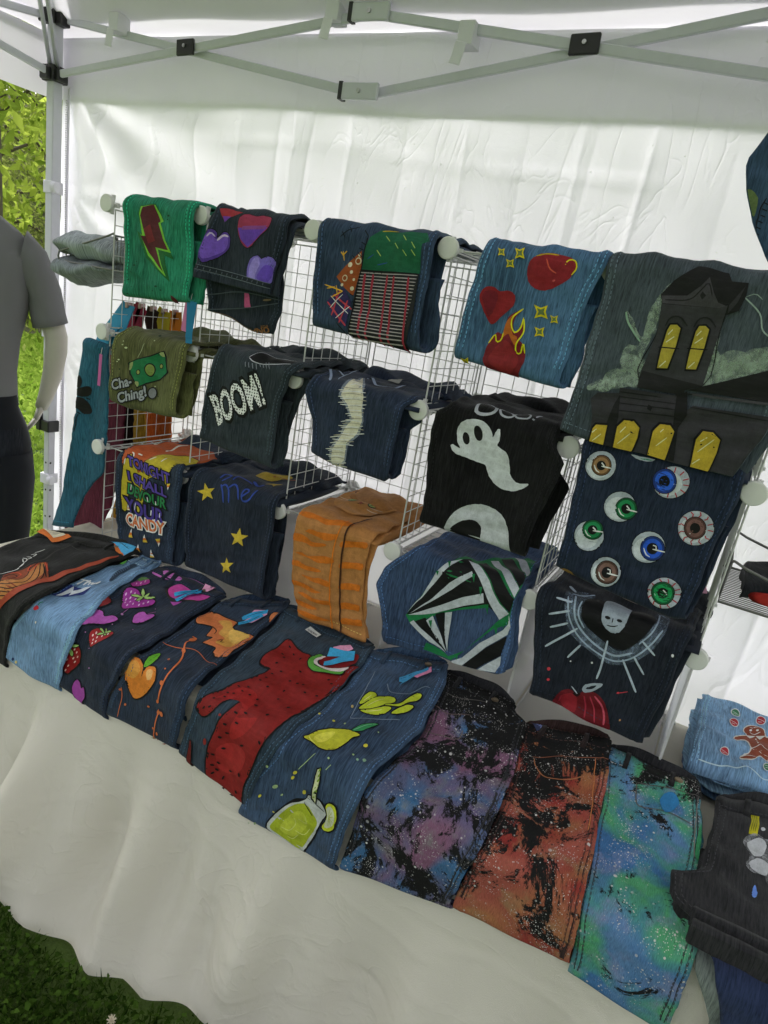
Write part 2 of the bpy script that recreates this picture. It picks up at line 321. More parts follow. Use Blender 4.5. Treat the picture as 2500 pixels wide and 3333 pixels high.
def bank():
    n, m = 90, 14; u = np.linspace(0, 1, n)[:, None]; v = np.linspace(0, 1, m)[None, :]; r = np.random.default_rng(3)
    X = -24+u*30-v*4.0; Y = -1+u*25+v*4.2; Z = -.3+5.2*v**.8*(1+.25*np.sin(u*23)+.15*np.sin(u*51))+r.normal(size=(n, m))*.08
    Pt = np.stack([X, Y, Z], 2); tag(link('bank', gridmesh('bank', Pt), None, plain('earth_bank', (.10, .10, .05), .95, var=.6, scale=2)), kind='structure')
    k = 30000; iu, iv = r.integers(0, n-1, k), r.integers(1, m-1, k); p = Pt[iu, iv]+r.normal(size=(k, 3))*.3; d = r.normal(size=(k, 3))+np.array([.5, -.5, 0]); L = r.uniform(.12, .24, k)
    tag(leaves('woodland', p, d, L, L*.5, M_leaf2, kind='stuff'), 'dense green woodland covering the bank beyond the creek')
    tag(link('water', mesh('water', [(-14, -2, -.05), (-8.2, -2, -.05), (-3, 12, -.05), (-10, 18, -.05)], [(0, 1, 2, 3)]), None, plain('creek_water', (.13, .13, .09), .12)), kind='structure')
bank()
# ------------------------------------------------------------------ canopy tent
TX0, TX1, TY0, TY1 = -1.09, 3.485, -2.45, .60
PK = (Vector((.435, -.925, 3.40)), Vector((1.96, -.925, 3.40))); EZ = 2.545
def tent():
    e = empty('canopy_tent', (TX0, TY1, 0), 'white pop-up canopy tent with grey scissor truss and black joints', 'tent')
    # legs
    for k, (x, y) in enumerate([(TX0, TY1), (TX1, TY1), (TX0, TY0), (TX1, TY0)]):
        lg = MB().box((x, y, (2.62+.88)/2), (.046, .046, 2.62-.88)).build('leg', M_bar, e, bevel=.004)
        MB().box((x, y, .45), (.036, .036, .90)).build('inner_leg', M_bar, lg, bevel=.003).parent = lg
        MB().box((x, y, .012), (.09, .09, .02)).build('foot', M_black, lg, bevel=.004)
        hb = MB()
        sx = 1 if x < .4 else -1
        for z in (.28, .42, .56, .70): hb.tube([(x+sx*.0180, y-.006, z), (x+sx*.0186, y-.006, z)], .0055, 10); hb.tube([(x, y-.0180, z), (x, y-.0186, z)], .0055, 10)
        hb.build('lock_hole', M_black, lg)
        b = MB().box((x, y, .885), (.062, .062, .055)); b.box((x-.038*sx, y-.02, .90), (.03, .035, .085)); b.build('leg_lock', M_black, e, bevel=.004)
        MB().box((x-.060*sx, y-.022, .905), (.026, .022, .045)).build('lock_button', M_orange, e, bevel=.005)
        b = MB().box((x, y, 2.385), (.075, .075, .06)); b.box((x+.04*sx, y, 2.38), (.03, .05, .045)); b.box((x, y-.04 if y > 0 else y+.04, 2.38), (.05, .03, .045)); b.build('slider_bracket', M_black, e, bevel=.004)
        b = MB().box((x, y, 2.60), (.07, .07, .075)); b.box((x+.045*sx, y, 2.585), (.04, .045, .055)); b.box((x, y-.045 if y > 0 else y+.045, 2.585), (.045, .04, .055)); b.build('top_bracket', M_black, e, bevel=.004)
    def scissor(a, b, nrm, nb=2):
        a, b = Vector(a), Vector(b); d = b-a; H = 1/nb; mid = (a+b)/2; o1 = nrm*.012; o2 = nrm*-.012
        def P(f, z, o): v = a+d*f+o; return (v.x, v.y, z)
        for k in range(nb):
            f0, f1 = (k*H+(.012 if k == 0 else 0), (k+1)*H) if k % 2 == 0 else ((k+1)*H-(.012 if k == nb-1 else 0), k*H)
            za, zb_ = (2.385, 2.585) if k == 0 else (2.36, 2.62)
            MB().bar(P(f0, za, o1), P(f1, 2.565, o1), .015, .028).build('truss_bar', M_bar, e, bevel=.003)
            MB().bar(P(f0, zb_, o2), P(f1, 2.345, o2), .015, .028).build('truss_bar', M_bar, e, bevel=.003)
            fc = f0+(f1-f0)*(zb_-za)/(zb_-za+2.565-2.345)
            j = MB().bar(P(fc-.009, 2.47, nrm*.026), P(fc+.009, 2.474, nrm*.026), .012, .052).build('truss_joint', M_black, e, bevel=.003)
            q = P(fc, 2.475, nrm*.034); MB().tube([q, (q[0]+nrm.x*.004, q[1]+nrm.y*.004, q[2])], .006, 10).build('bolt', M_steel, j)
        for z, f in [(zz, k*H) for zz in (2.565, 2.345) for k in range(1, nb)]:
            mm = M_bar
            j = MB().bar(P(f-.015, z, nrm*.026), P(f+.015, z, nrm*.026), .014, .05).build('hub', mm, e, bevel=.003)
            MB().bar(P(f-.017, z, nrm*.02), P(f-.014, z, nrm*.02), .03, .052).build('hub_edge', M_black, j)
            q = P(f, z, nrm*.034); MB().tube([q, (q[0]+nrm.x*.004, q[1]+nrm.y*.004, q[2])], .007, 10).build('bolt', M_steel, j)
    scissor((TX0, TY1, 0), (TX1, TY1, 0), Vector((0, -1, 0)), 3); scissor((TX0, TY1, 0), (TX0, TY0, 0), Vector((1, 0, 0)))
    scissor((TX1, TY1, 0), (TX1, TY0, 0), Vector((-1, 0, 0))); scissor((TX0, TY0, 0), (TX1, TY0, 0), Vector((0, 1, 0)), 3)
    for x, y in [(TX0, TY1), (TX1, TY1), (TX0, TY0), (TX1, TY0)]:   # struts to the peak
        PEAK = PK[0] if x < 1 else PK[1]; dx, dy = (PEAK.x-x), (PEAK.y-y)
        for s in (-1, 1):
            a = Vector((x+dx*.012+s*.012, y+dy*.012+s*.008, 2.41)); c = Vector((x+dx*.42+s*.012, y+dy*.42+s*.008, 3.02)); MB().tube([a, c], .0085, 8).build('roof_strut', M_bar, e, True)
        MB().bar((x+dx*.0, y+dy*.0, 2.63), (PEAK.x-dx*.02, PEAK.y-dy*.02, 3.36), .02, .03).build('roof_rafter', M_bar, e)
    # roof: four sagging panels
    A = .085; cs = [Vector((TX0-A, TY0-A, EZ)), Vector((TX1+A, TY0-A, EZ)), Vector((TX1+A, TY1+A, EZ)), Vector((TX0-A, TY1+A, EZ))]
    def panel(a, b, lift, lo=0, hi=1, nm='roof_panel', sl=(0, 1)):
        n, m = 40, 26; Pt = np.zeros((n, m, 3))
        for i in range(n):
            u = sl[0]+(sl[1]-sl[0])*i/(n-1)
            for j in range(m):
                v = lo+(hi-lo)*j/(m-1); pk = PK[1].lerp(PK[0], u) if (a.y > 0 and b.y > 0) else PK[0].lerp(PK[1], u) if (a.y < 0 and b.y < 0) else (PK[0] if a.x < 1 else PK[1]); p = a.lerp(b, u).lerp(pk, v); sag = -.10*math.sin(math.pi*min(1, v*1.0))*4*u*(1-u)*.8+.006*math.sin(u*31+v*9)
                p.z += sag+lift; Pt[i, j] = p
        return link(nm, gridmesh(nm, Pt), e, M_roof if nm == 'roof_panel' else M_roof_shade)
    for k in range(4): panel(cs[k], cs[(k+1) % 4], 0)
    panel(cs[2], cs[3], .015, .036, .5, 'roof_shade_sheet', (.02, .98)); panel(cs[3], cs[0], .03, .12, .55, 'roof_shade_sheet', (.02, .98))  # added sheets above the roof, there to dim the panels below them
    # valance round the eave
    for a, b in ((cs[2], cs[3]), (cs[3], cs[0]), (cs[0], cs[1]), (cs[1], cs[2])):
        n, m = 90, 9; Pt = np.zeros((n, m, 3)); d = (b-a).normalized(); nn = Vector((d.y, -d.x, 0))
        for i in range(n):
            for j in range(m):
                u = i/(n-1); p = a.lerp(b, u)+nn*(-.013+.002*math.sin(u*40)*j/m); p.z = EZ-(.235+.004*math.sin(u*23))*j/(m-1); Pt[i, j] = p
        link('valance', gridmesh('valance', Pt), e, M_roof)
        MB().bar(tuple(a-Vector((0, 0, .012))+nn*-.004), tuple(b-Vector((0, 0, .012))+nn*-.004), .006, .022).build('eave_webbing', M_tent, e)
    # fabric straps round the truss
    for x, z in ((-.70, 2.555), (.30, 2.57), (.78, 2.50), (1.62, 2.545)):
        b = MB().box((x, .588, z), (.05, .062, .062)); b.box((x-.012, .553, z-.055), (.038, .004, .06), Matrix.Rotation(.2, 3, 'Y')); b.build('hook_strap', M_tent, e, bevel=.002)
tent()
def sidewall():
    xs = np.linspace(TX0-.03, TX1+.03, 760); zs = np.linspace(0.0, EZ-.01, 130); X, Z = np.meshgrid(xs, zs, indexing='ij')
    cr = [-.853, -.591, -.337, -.125, .073, .136, .207, .355, .574, .793, 1.009, 1.18, 1.207, 1.351, 1.579, 1.8, 2.0, 2.25, 2.6, 2.95, 3.2]
    Y = np.zeros_like(X); r = np.random.default_rng(5)
    for k, c in enumerate(cr):
        sg = 1 if k % 2 else -1; wv = c+.012*np.sin(Z*3+k)+.02*(Z-1.6)*(.5-r.random()); am = .005+.005*r.random()
        Y += sg*am*np.exp(-np.abs(X-wv)/.008)*(.45+.55*np.sin(Z*2.2+k*1.7)**2)
        Y += sg*.004*np.exp(-((X-wv)/.05)**2)
    for z0, a0, x0, x1 in ((2.20, .006, -.3, .5), (2.17, .007, .5, 1.4), (1.05, .006, -1, 2.4), (1.62, .004, -.6, .8)):
        Y += a0*np.exp(-np.abs(Z-z0-.01*np.sin(X*4))/.012)*(1/(1+np.exp(-(X-x0)*30)))*(1/(1+np.exp((X-x1)*30)))
    # soft diagonal drapes gathered at the upper left corner and at the tied strap
    for cx, cz, rad, amp in ((TX0, 2.42, 1.5, .030), (TX0, 1.95, .9, .018), (TX0, 1.25, .7, .016)):
        dx = X-cx; dz = cz-Z; R = np.hypot(dx, dz)+1e-4; th = np.arctan2(dz, dx+1e-4)
        Y += amp*np.sin(th*13+1.2)*np.exp(-(R/rad)**2*1.6)*np.clip(R/.25, 0, 1)*np.exp(-((th-.75)/.7)**2)
    Y += .004*np.sin(X*17+Z*9)*np.sin(Z*13-X*5)+.012*np.sin(X*2.4+Z*1.1)*np.sin(Z*1.6)
    Y *= np.clip((2.34-Z)/.12, .12, 1)
    low = np.clip((.75-Z)/.75, 0, 1); Y += .05*low*np.sin(X*6)
    me = gridmesh('tent_sidewall', np.stack([X, TY1+.062+Y, Z], 2))
    o = tag(link('tent_sidewall', me, None, M_tent), 'white translucent fabric side wall with fold creases behind the wire shelf', 'tent wall')
    n = 260; b = MB()
    for k in range(n):   # rain drops on the fabric
        x = r.uniform(-.9, 2.2); z = r.uniform(1.0, 2.5)**1.0; i = np.argmin(abs(xs-x)); j = np.argmin(abs(zs-z)); y = TY1+.062+Y[i, j]-.001; q = r.uniform(.0016, .0036)
        b.add([(x-q, y, z), (x, y, z-q*1.3), (x+q, y, z), (x, y, z+q), (x, y-q*.8, z-q*.2)], [(0, 1, 4), (1, 2, 4), (2, 3, 4), (3, 0, 4)])
    m, nn, bb = mat('water_drop'); m = fabric('water_drop_film', (.9, .92, .92), .55)
    d = b.build('rain_drops', m, o, True); d['kind'] = 'stuff'
    # zip edge and ties at the pole
    b = MB(); zz = np.linspace(.2, 2.3, 240)
    for k, z in enumerate(zz): b.box((TX0+.036+.006*math.sin(z*5), TY1+.035, z), (.006 if k % 2 else .004, .004, .005))
    b.build('zipper', plain('zip_teeth', (.5, .5, .5)), o)
    MB().box((TX0+.032, TY1+.044, 1.25), (.012, .004, 2.2)).build('zipper_tape', M_tent, o)
    for z in (1.95, 1.33, .62):
        b = MB().box((TX0, TY1, z), (.056, .058, .05)); b.tube([(TX0+.03, TY1-.026, z), (TX0+.055, TY1-.020, z)], .022, 12); b.build('tie_strap', M_tent, o, bevel=.002)
sidewall()
# ------------------------------------------------------------------ tables and cloth
TE = -.385
for x0, x1, lab in ((-.22, 1.60, 'long folding table under the white cloth beneath the wire shelf'), (1.62, 3.44, 'folding table under the white cloth beneath the gingerbread jeans')):
    e = empty('folding_table', (x0, 0, 0), lab, 'table')
    MB().box(((x0+x1)/2, (TE+.385)/2, .715), (x1-x0, .385-TE, .045)).build('tabletop', M_table, e, bevel=.006)
    for lx in (x0+.22, x1-.22):
        for ly in (TE+.08, .30): MB().tube([(lx, ly, .695), (lx, ly, .0)], .014, 8).build('leg', M_greywire, e, True)
        MB().tube([(lx, TE+.08, .12), (lx, .30, .12)], .011, 8).build('stretcher', M_greywire, e, True)
def tablecloth():
    x0, x1, yb = -.235, 3.45, .40; R = .02; r = np.random.default_rng(2)
    # perimeter: back-left corner, down the left end, along the front
    ps = []
    for y in np.linspace(yb, TE+.05, 50): ps.append((x0, y, -1, 0))
    for a in np.linspace(0, math.pi/2, 26)[1:]: ps.append((x0+.05-.05*math.cos(a), TE+.05-.05*math.sin(a), -math.cos(a), -math.sin(a)))
    for x in np.linspace(x0+.06, x1, 330): ps.append((x, TE, 0, -1))
    ps = np.array(ps); s = np.concatenate([[0], np.cumsum(np.hypot(*(np.diff(ps[:, :2], axis=0)).T)+np.abs(np.diff(np.arctan2(ps[:, 3], ps[:, 2])))*.12)])
    m = 90; v = np.linspace(0, 1, m); Pt = np.zeros((len(ps), m, 3))
    xx = ps[:, 0][:, None]; ss = s[:, None]; vv = v[None, :]
    fold = .034*np.sin(ss*8.5+.6+.5*vv)+.056*np.sin(ss*16+2.2-.5*vv)+.026*np.sin(ss*33+.4+vv*.8)
    sharp = .060*np.exp(-((xx-.30-.22*vv**2)/(.03+.05*vv))**2)+.05*np.exp(-((xx-1.02-.06*vv)/.05)**2)+.06*np.exp(-((xx-1.42)/.06)**2)-.045*np.exp(-((xx-.86-.05*vv)/.055)**2)-.03*np.exp(-((xx-1.22)/.05)**2)
    vq = np.clip((vv-.12)/.88, 0, 1); hem = np.interp(ps[:, 0], HEM[0], HEM[1])[:, None]; oe = np.where(ps[:, 3][:, None] < -.9, -hem+TE-.03, .17); off = .010+.015*vv+oe*vq**1.35+(fold+sharp)*np.clip((vv-.25)/.4, 0, 1)**1.2*np.where(vv > .75, 1-.75*(vv-.75)/.25, 1)
    z = .744-(.735+.0*vv)*vv**1.0; z = np.maximum(z, .012+.01*np.sin(ss*21)**2)
    for k in range(120):   # irregular creases that sag between the folds
        s0, v0, a0, L0 = r.uniform(.5, s[-1]), r.uniform(.12, .95), r.normal()*.25, r.uniform(.08, .32); q = (vv-v0)*.74-a0*(ss-s0)-.05*((ss-s0)/L0)**2*r.choice([-1, 1]); off = off+r.choice([-1, 1])*r.uniform(.0015, .004)*np.exp(-np.abs(q)/.007)*np.exp(-((ss-s0)/L0)**2)
    off[:, 0] = 0; off[:, 1] = .004
    Pt[..., 0] = ps[:, 0][:, None]+ps[:, 2][:, None]*off; Pt[..., 1] = ps[:, 1][:, None]+ps[:, 3][:, None]*off; Pt[..., 2] = z
    Pt[..., 2] += .004*np.sin(ss*23+vv*3)*vv
    me = gridmesh('drop', Pt)
    bm = bmesh.new(); bm.from_mesh(me)
    # top sheet
    loop = [bm.verts.new((p[0], p[1], .744)) for p in ps] + [bm.verts.new((x1, yb, .744))]
    bm.faces.new(loop); bmesh.ops.recalc_face_normals(bm, faces=bm.faces); bmesh.ops.remove_doubles(bm, verts=bm.verts, dist=.0004); bm.to_mesh(me); bm.free()
    me.name = 'tablecloth'
    o = tag(link('tablecloth', me, None, M_cloth), 'creased off-white cloth over the tables, hanging to the grass in soft folds', 'tablecloth')
    o.data.polygons[-1].use_smooth = False
tablecloth()
# ------------------------------------------------------------------ wire cube shelf
PC = .37; TOP = 1.86
def wire_shelf():
    e = empty('wire_shelf', (0, 0, .75), 'white wire grid cube shelf with round connectors standing on the table', 'shelf')
    b = MB(); h = .172
    for k in range(-4, 5):
        q = k*h/4; r = .0022 if abs(k) == 4 else .0013
        b.tube([(-h, 0, q), (h, 0, q)], r, 6, False); b.tube([(q, .003 if abs(k) < 4 else 0, -h), (q, .003 if abs(k) < 4 else 0, h)], r, 6, False)
    src = b.build('wire_panel', M_wire, None, True); pm = src.data; bpy.data.objects.remove(src)
    def put(me, nm, c, rot):
        o = bpy.data.objects.new(nm, me); COL.objects.link(o); o.parent = e; o.location = Vector(c)-e.location; o.rotation_euler = rot; return o
    H = math.pi/2; sol = MB().add([(-.174, 0, -.174), (.174, 0, -.174), (.174, 0, .174), (-.174, 0, .174)], [(0, 1, 2, 3)]).tube([(-.175, 0, -.175), (.175, 0, -.175), (.175, 0, .175), (-.175, 0, .175), (-.175, 0, -.175)], .0034, 6, False).build('sheet_panel', M_panel, None); sm = sol.data; bpy.data.objects.remove(sol)
    for r in range(3):
        zc = TOP-(r+.5)*PC
        for c in range(5): put(pm if r < 2 else sm, 'wire_panel' if r < 2 else 'sheet_panel', ((c+.5)*PC, PC-.004, zc), (0, 0, 0))
        for c in range(6): put(pm if (r < 2 or c == 0) else sm, 'wire_panel' if (r < 2 or c == 0) else 'sheet_panel', (c*PC, PC/2, zc), (0, 0, H))
        for c in range(5): put(pm, 'wire_panel', ((c+.5)*PC, PC/2, TOP-r*PC), (H, 0, 0))
    for c in range(5): put(sm, 'sheet_panel', ((c+.5)*PC, PC/2, TOP-3*PC+.004), (H, 0, 0))
    b = MB(); rings = [(.0, .0222), (.0012, .0245), (.0055, .0248), (.006, .0240), (.0066, .0248), (.0115, .0245), (.013, .022), (.0145, .014), (.022, .012), (.030, .010)]
    b.loft([((0, -.016+y, 0), (r, 0, 0), (0, 0, r)) for y, r in rings], 32)
    for dx, dz in ((1, 0), (-1, 0), (0, 1), (0, -1)): b.box((dx*.016, .010, dz*.016), (.022 if dx else .008, .010, .022 if dz else .008))
    for s in (-1, 1): b.box((s*.005, .020, 0), (.003, .022, .014)); b.box((0, .020, s*.005), (.014, .022, .003))
    cn = b.build('connector', M_white, None, False); cm = cn.data; bpy.data.objects.remove(cn)
    for r in range(4):
        for c in range(6):
            put(cm, 'connector', (c*PC, -.008, TOP-r*PC), (0, random.uniform(0, .3), 0)); put(cm, 'connector', (c*PC, PC+.008, TOP-r*PC), (0, random.uniform(0, .3), math.pi))
wire_shelf()
# ------------------------------------------------------------------ garments
GARMENTS = {
 'green': dict(**{'yb': 0.3,'zt': 1.89,'yf': -0.055,'r': 0.04,'L': [(0.362,0.11),(0.465,0.117),(0.567,0.12),(0.619,0.119)],'R': [(0.348,0.365),(0.46,0.38),(0.532,0.381),(0.594,0.377)],'zb': [(0.121,1.609),(0.377,1.628)],'den': '156a52','shift': 0.03,'label': 'teal green jeans with a dark red lightning bolt,over the shelf top'},D=[
  ('painted_bolt',[('P','1d5a2e',[(0.1744,0.3649),(0.237,0.3586),(0.2731,0.3966),(0.2597,0.4036),(0.3113,0.4786),(0.321,0.4929),(0.2868,0.4853),(0.3127,0.5526),(0.2137,0.5019),(0.1672,0.4321),(0.1914,0.4413),(0.171,0.389)],0,0.0),('P','6fae3a',[(0.178,0.3667),(0.2354,0.361),(0.2721,0.3986),(0.2598,0.4044),(0.3111,0.4767),(0.2574,0.4732),(0.2986,0.5407),(0.2188,0.4933),(0.1841,0.4382),(0.1927,0.4432),(0.1745,0.3886)],0,0.0),('P','4a1a20',[(0.1855,0.3681),(0.2317,0.3614),(0.2594,0.3998),(0.2514,0.4052),(0.3011,0.4713),(0.2456,0.4687),(0.2897,0.53),(0.221,0.4852),(0.1857,0.4439),(0.2061,0.4437),(0.1788,0.3921)],0,0.0),('P','6a2228',[(0.1988,0.425),(0.2235,0.4109),(0.2441,0.4513),(0.2163,0.4621)],0,0.0)]),
  ('paint_speckle',[('E','17402f',(0.1411,0.5675),(0.0043,-0.0005),(0.0002,0.002),0.0),('E','17402f',(0.1517,0.5457),(0.003,-0.0004),(0.0001,0.0014),0.0),('E','17402f',(0.1653,0.5257),(0.0047,-0.0005),(0.0002,0.0023),0.0),('E','17402f',(0.2631,0.5714),(0.0051,-0.0007),(0.0002,0.0025),0.0),('E','17402f',(0.281,0.5789),(0.0034,-0.0005),(0.0001,0.0017),0.0),('E','17402f',(0.1734,0.5147),(0.003,-0.0004),(0.0001,0.0014),0.0),('E','17402f',(0.1438,0.6064),(0.0037,-0.0005),(0.0002,0.0018),0.0),('E','17402f',(0.2279,0.6047),(0.0029,-0.0004),(0.0001,0.0014),0.0),('E','17402f',(0.294,0.3833),(0.0049,-0.0004),(0.0002,0.0024),0.0),('E','17402f',(0.2922,0.3929),(0.0032,-0.0003),(0.0001,0.0016),0.0),('E','17402f',(0.2497,0.5853),(0.0029,-0.0004),(0.0002,0.0014),0.0),('E','17402f',(0.1606,0.5855),(0.0024,-0.0004),(0.0001,0.0011),0.0),('L','7fae4a',0.0025,[(0.2044,0.6081),(0.2201,0.6181),(0.2165,0.6104)]),('L','7fae4a',0.0024,[(0.2339,0.6059),(0.2467,0.6183)]),('P','4a1a20',[(0.3188,0.5875),(0.3339,0.5973),(0.3149,0.6061)],1,0.0)]),
 ]),
 'hearts': dict(**{'yb': 0.3,'zt': 1.89,'yf': -0.055,'r': 0.04,'L': [(0.369,0.442),(0.407,0.427),(0.461,0.41),(0.52,0.394)],'R': [(0.362,0.688),(0.412,0.68),(0.46,0.666),(0.529,0.657)],'zb': [(0.394,1.7),(0.657,1.689)],'den': '1d2430','cut': 1,'label': 'dark jeans with purple painted hearts,hung over the shelf top hems first'},D=[
  ('painted_heart',[('P','8a2a34',[(0.4632,0.351),(0.4974,0.3411),(0.5376,0.3489),(0.4972,0.3664),(0.4852,0.3788)],0,0.0),('P','6a3a9a',[(0.478,0.366),(0.5021,0.3635),(0.4843,0.3796)],0,0.0)]),
  ('painted_heart',[('P','4a2f86',[(0.4254,0.4855),(0.4107,0.4571),(0.4232,0.4185),(0.4472,0.4013),(0.466,0.4086),(0.4675,0.4212),(0.4882,0.4037),(0.507,0.4133),(0.5077,0.4387),(0.4848,0.4597),(0.4509,0.4786)],1,0.0022),('P','6a4ab0',[(0.4298,0.4774),(0.4195,0.4561),(0.4288,0.4216),(0.448,0.4086),(0.4664,0.425),(0.489,0.4098),(0.501,0.4176),(0.5,0.4378),(0.4794,0.4567)],1,0.0),('L','b9a8e0',0.0039,[(0.4365,0.4208),(0.4482,0.4104),(0.462,0.4181)]),('L','b9a8e0',0.0052,[(0.4681,0.4266),(0.4867,0.4119),(0.5021,0.4139)])]),
  ('painted_heart',[('P','8a2f4a',[(0.5714,0.4334),(0.5447,0.4165),(0.5323,0.3892),(0.5356,0.3632),(0.554,0.3519),(0.5849,0.3553),(0.604,0.3476),(0.6326,0.3563),(0.6309,0.3793),(0.6016,0.4069)],1,0.0017),('P','5d3aa0',[(0.5713,0.4323),(0.5454,0.4147),(0.5342,0.389),(0.5841,0.384),(0.6299,0.3787),(0.6015,0.4062)],0,0.0),('P','7a3f80',[(0.5502,0.3838),(0.6254,0.3746),(0.6198,0.3839),(0.5466,0.3931)],0,0.0)]),
  ('painted_heart',[('P','6a5ab0',[(0.5809,0.5123),(0.5759,0.4854),(0.5846,0.4589),(0.6026,0.4488),(0.615,0.4517),(0.6202,0.4546),(0.6405,0.4468),(0.6612,0.4533),(0.6615,0.4782),(0.6521,0.5111),(0.6105,0.5065)],1,0.0017),('P','8a7ac8',[(0.5831,0.4845),(0.5941,0.4577),(0.6103,0.4522),(0.6175,0.4693),(0.6085,0.4922),(0.606,0.5089),(0.5865,0.5097)],1,0.0),('P','5a3fa8',[(0.6218,0.4832),(0.6386,0.4667),(0.6587,0.4749),(0.6491,0.5068),(0.615,0.5041)],1,0.0)]),
  ('stitched_hem',[('P','151b26',[(0.397,0.4928),(0.6543,0.5097),(0.6537,0.5225),(0.3945,0.5045)],0,0.0),('L','5a626c',0.0014,[(0.397,0.4935),(0.5305,0.5004),(0.6544,0.5108)]),('L','5a626c',0.0014,[(0.3945,0.5053),(0.5321,0.5132),(0.6542,0.5225)]),('L','4a525e',0.0027,[(0.3974,0.4965),(0.3954,0.5029)]),('L','4a525e',0.0027,[(0.4167,0.4977),(0.4148,0.504)]),('L','4a525e',0.0026,[(0.4359,0.4989),(0.434,0.5052)]),('L','4a525e',0.0027,[(0.4549,0.5),(0.453,0.5063)]),('L','4a525e',0.0026,[(0.4738,0.5012),(0.472,0.5074)]),('L','4a525e',0.0026,[(0.4925,0.5023),(0.4907,0.5086)]),('L','4a525e',0.0026,[(0.5111,0.5034),(0.5093,0.5097)]),('L','4a525e',0.0026,[(0.5295,0.5046),(0.5277,0.5107)]),('L','4a525e',0.0026,[(0.5477,0.5057),(0.546,0.5118)]),('L','4a525e',0.0026,[(0.5658,0.5068),(0.5641,0.5129)]),('L','4a525e',0.0025,[(0.5838,0.5079),(0.5821,0.514)]),('L','4a525e',0.0025,[(0.6016,0.5089),(0.6,0.515)]),('L','4a525e',0.0025,[(0.6192,0.51),(0.6176,0.5161)]),('L','4a525e',0.0025,[(0.6367,0.5111),(0.6352,0.5171)])]),
 ]),
 'patch': dict(**{'yb': 0.3,'zt': 1.89,'yf': -0.055,'r': 0.04,'L': [(0.356,0.774),(0.435,0.782),(0.539,0.79),(0.585,0.795)],'R': [(0.367,1.092),(0.449,1.091),(0.533,1.093),(0.592,1.098)],'zb': [(0.799,1.635),(1.1,1.626)],'den': '25344a','shift': 0.03,'label': 'patchwork jeans with green,orange dotted and red striped painted patches'},D=[
  ('painted_patch',[('P','15523a',[(0.9255,0.3689),(0.9467,0.3481),(1.0606,0.3377),(1.0799,0.3646),(1.0631,0.37),(1.0688,0.4326),(0.9173,0.4422),(0.919,0.3958)],0,0.0),('L','9ab05a',0.0019,[(0.9643,0.3607),(0.9782,0.3731)]),('L','9ab05a',0.0017,[(0.9922,0.3748),(1.0042,0.3862)]),('L','9ab05a',0.0019,[(1.0084,0.355),(1.023,0.368)]),('L','9ab05a',0.0017,[(1.0368,0.3697),(1.0489,0.3811)]),('L','9ab05a',0.0017,[(1.018,0.3878),(1.0298,0.3992)]),('L','9ab05a',0.0018,[(0.9491,0.3957),(0.9613,0.4073)]),('L','9ab05a',0.0017,[(1.0403,0.3853),(1.0521,0.3966)]),('L','26408a',0.0018,[(0.9291,0.4176),(0.9431,0.4061)]),('L','26408a',0.0018,[(0.9551,0.4276),(0.9814,0.4195)]),('L','9a8a2a',0.0029,[(0.9526,0.352),(0.9911,0.343)])]),
  ('painted_patch',[('P','8a4420',[(0.9119,0.4016),(0.9153,0.4425),(0.9037,0.5048),(0.8755,0.4883),(0.8506,0.4677),(0.882,0.4299)],0,0.0),('E','c8b8a4',(0.8852,0.4362),(0.0056,0.0009),(-0.0015,0.0057),0.0),('E','c8b8a4',(0.906,0.4253),(0.008,0.0014),(-0.002,0.0081),0.0),('E','c8b8a4',(0.8761,0.4677),(0.0073,0.0011),(-0.0019,0.0075),0.0),('E','c8b8a4',(0.8987,0.4884),(0.0048,0.0008),(-0.0013,0.005),0.0),('E','c8b8a4',(0.8922,0.4521),(0.004,0.0006),(-0.001,0.0041),0.0),('E','c8b8a4',(0.9077,0.4119),(0.0035,0.0006),(-0.0009,0.0036),0.0),('E','c8b8a4',(0.9013,0.4678),(0.0032,0.0005),(-0.0009,0.0033),0.0),('E','c8b8a4',(0.8705,0.4838),(0.0036,0.0006),(-0.001,0.0038),0.0),('E','8a4420',(0.906,0.4253),(0.0052,0.0009),(-0.0013,0.0053),0.0),('E','8a4420',(0.8761,0.4677),(0.0049,0.0008),(-0.0013,0.005),0.0)]),
  ('painted_patch',[('P','2a2350',[(0.86,0.4973),(0.8781,0.4913),(0.902,0.5188),(0.8957,0.5789),(0.8579,0.5603),(0.8351,0.5287)],0,0.0),('L','a83a48',0.0043,[(0.8372,0.5283),(0.8951,0.5755)]),('L','a83a48',0.0041,[(0.8683,0.4961),(0.8531,0.5576)]),('L','a83a48',0.0041,[(0.8932,0.5166),(0.8771,0.5714)]),('L','a83a48',0.0041,[(0.8534,0.5086),(0.905,0.5356)]),('L','c8c4d0',0.0019,[(0.8455,0.5132),(0.8986,0.547)]),('L','c8c4d0',0.0019,[(0.8459,0.5411),(0.8784,0.505)]),('L','c8c4d0',0.002,[(0.8669,0.5624),(0.8997,0.5295)])]),
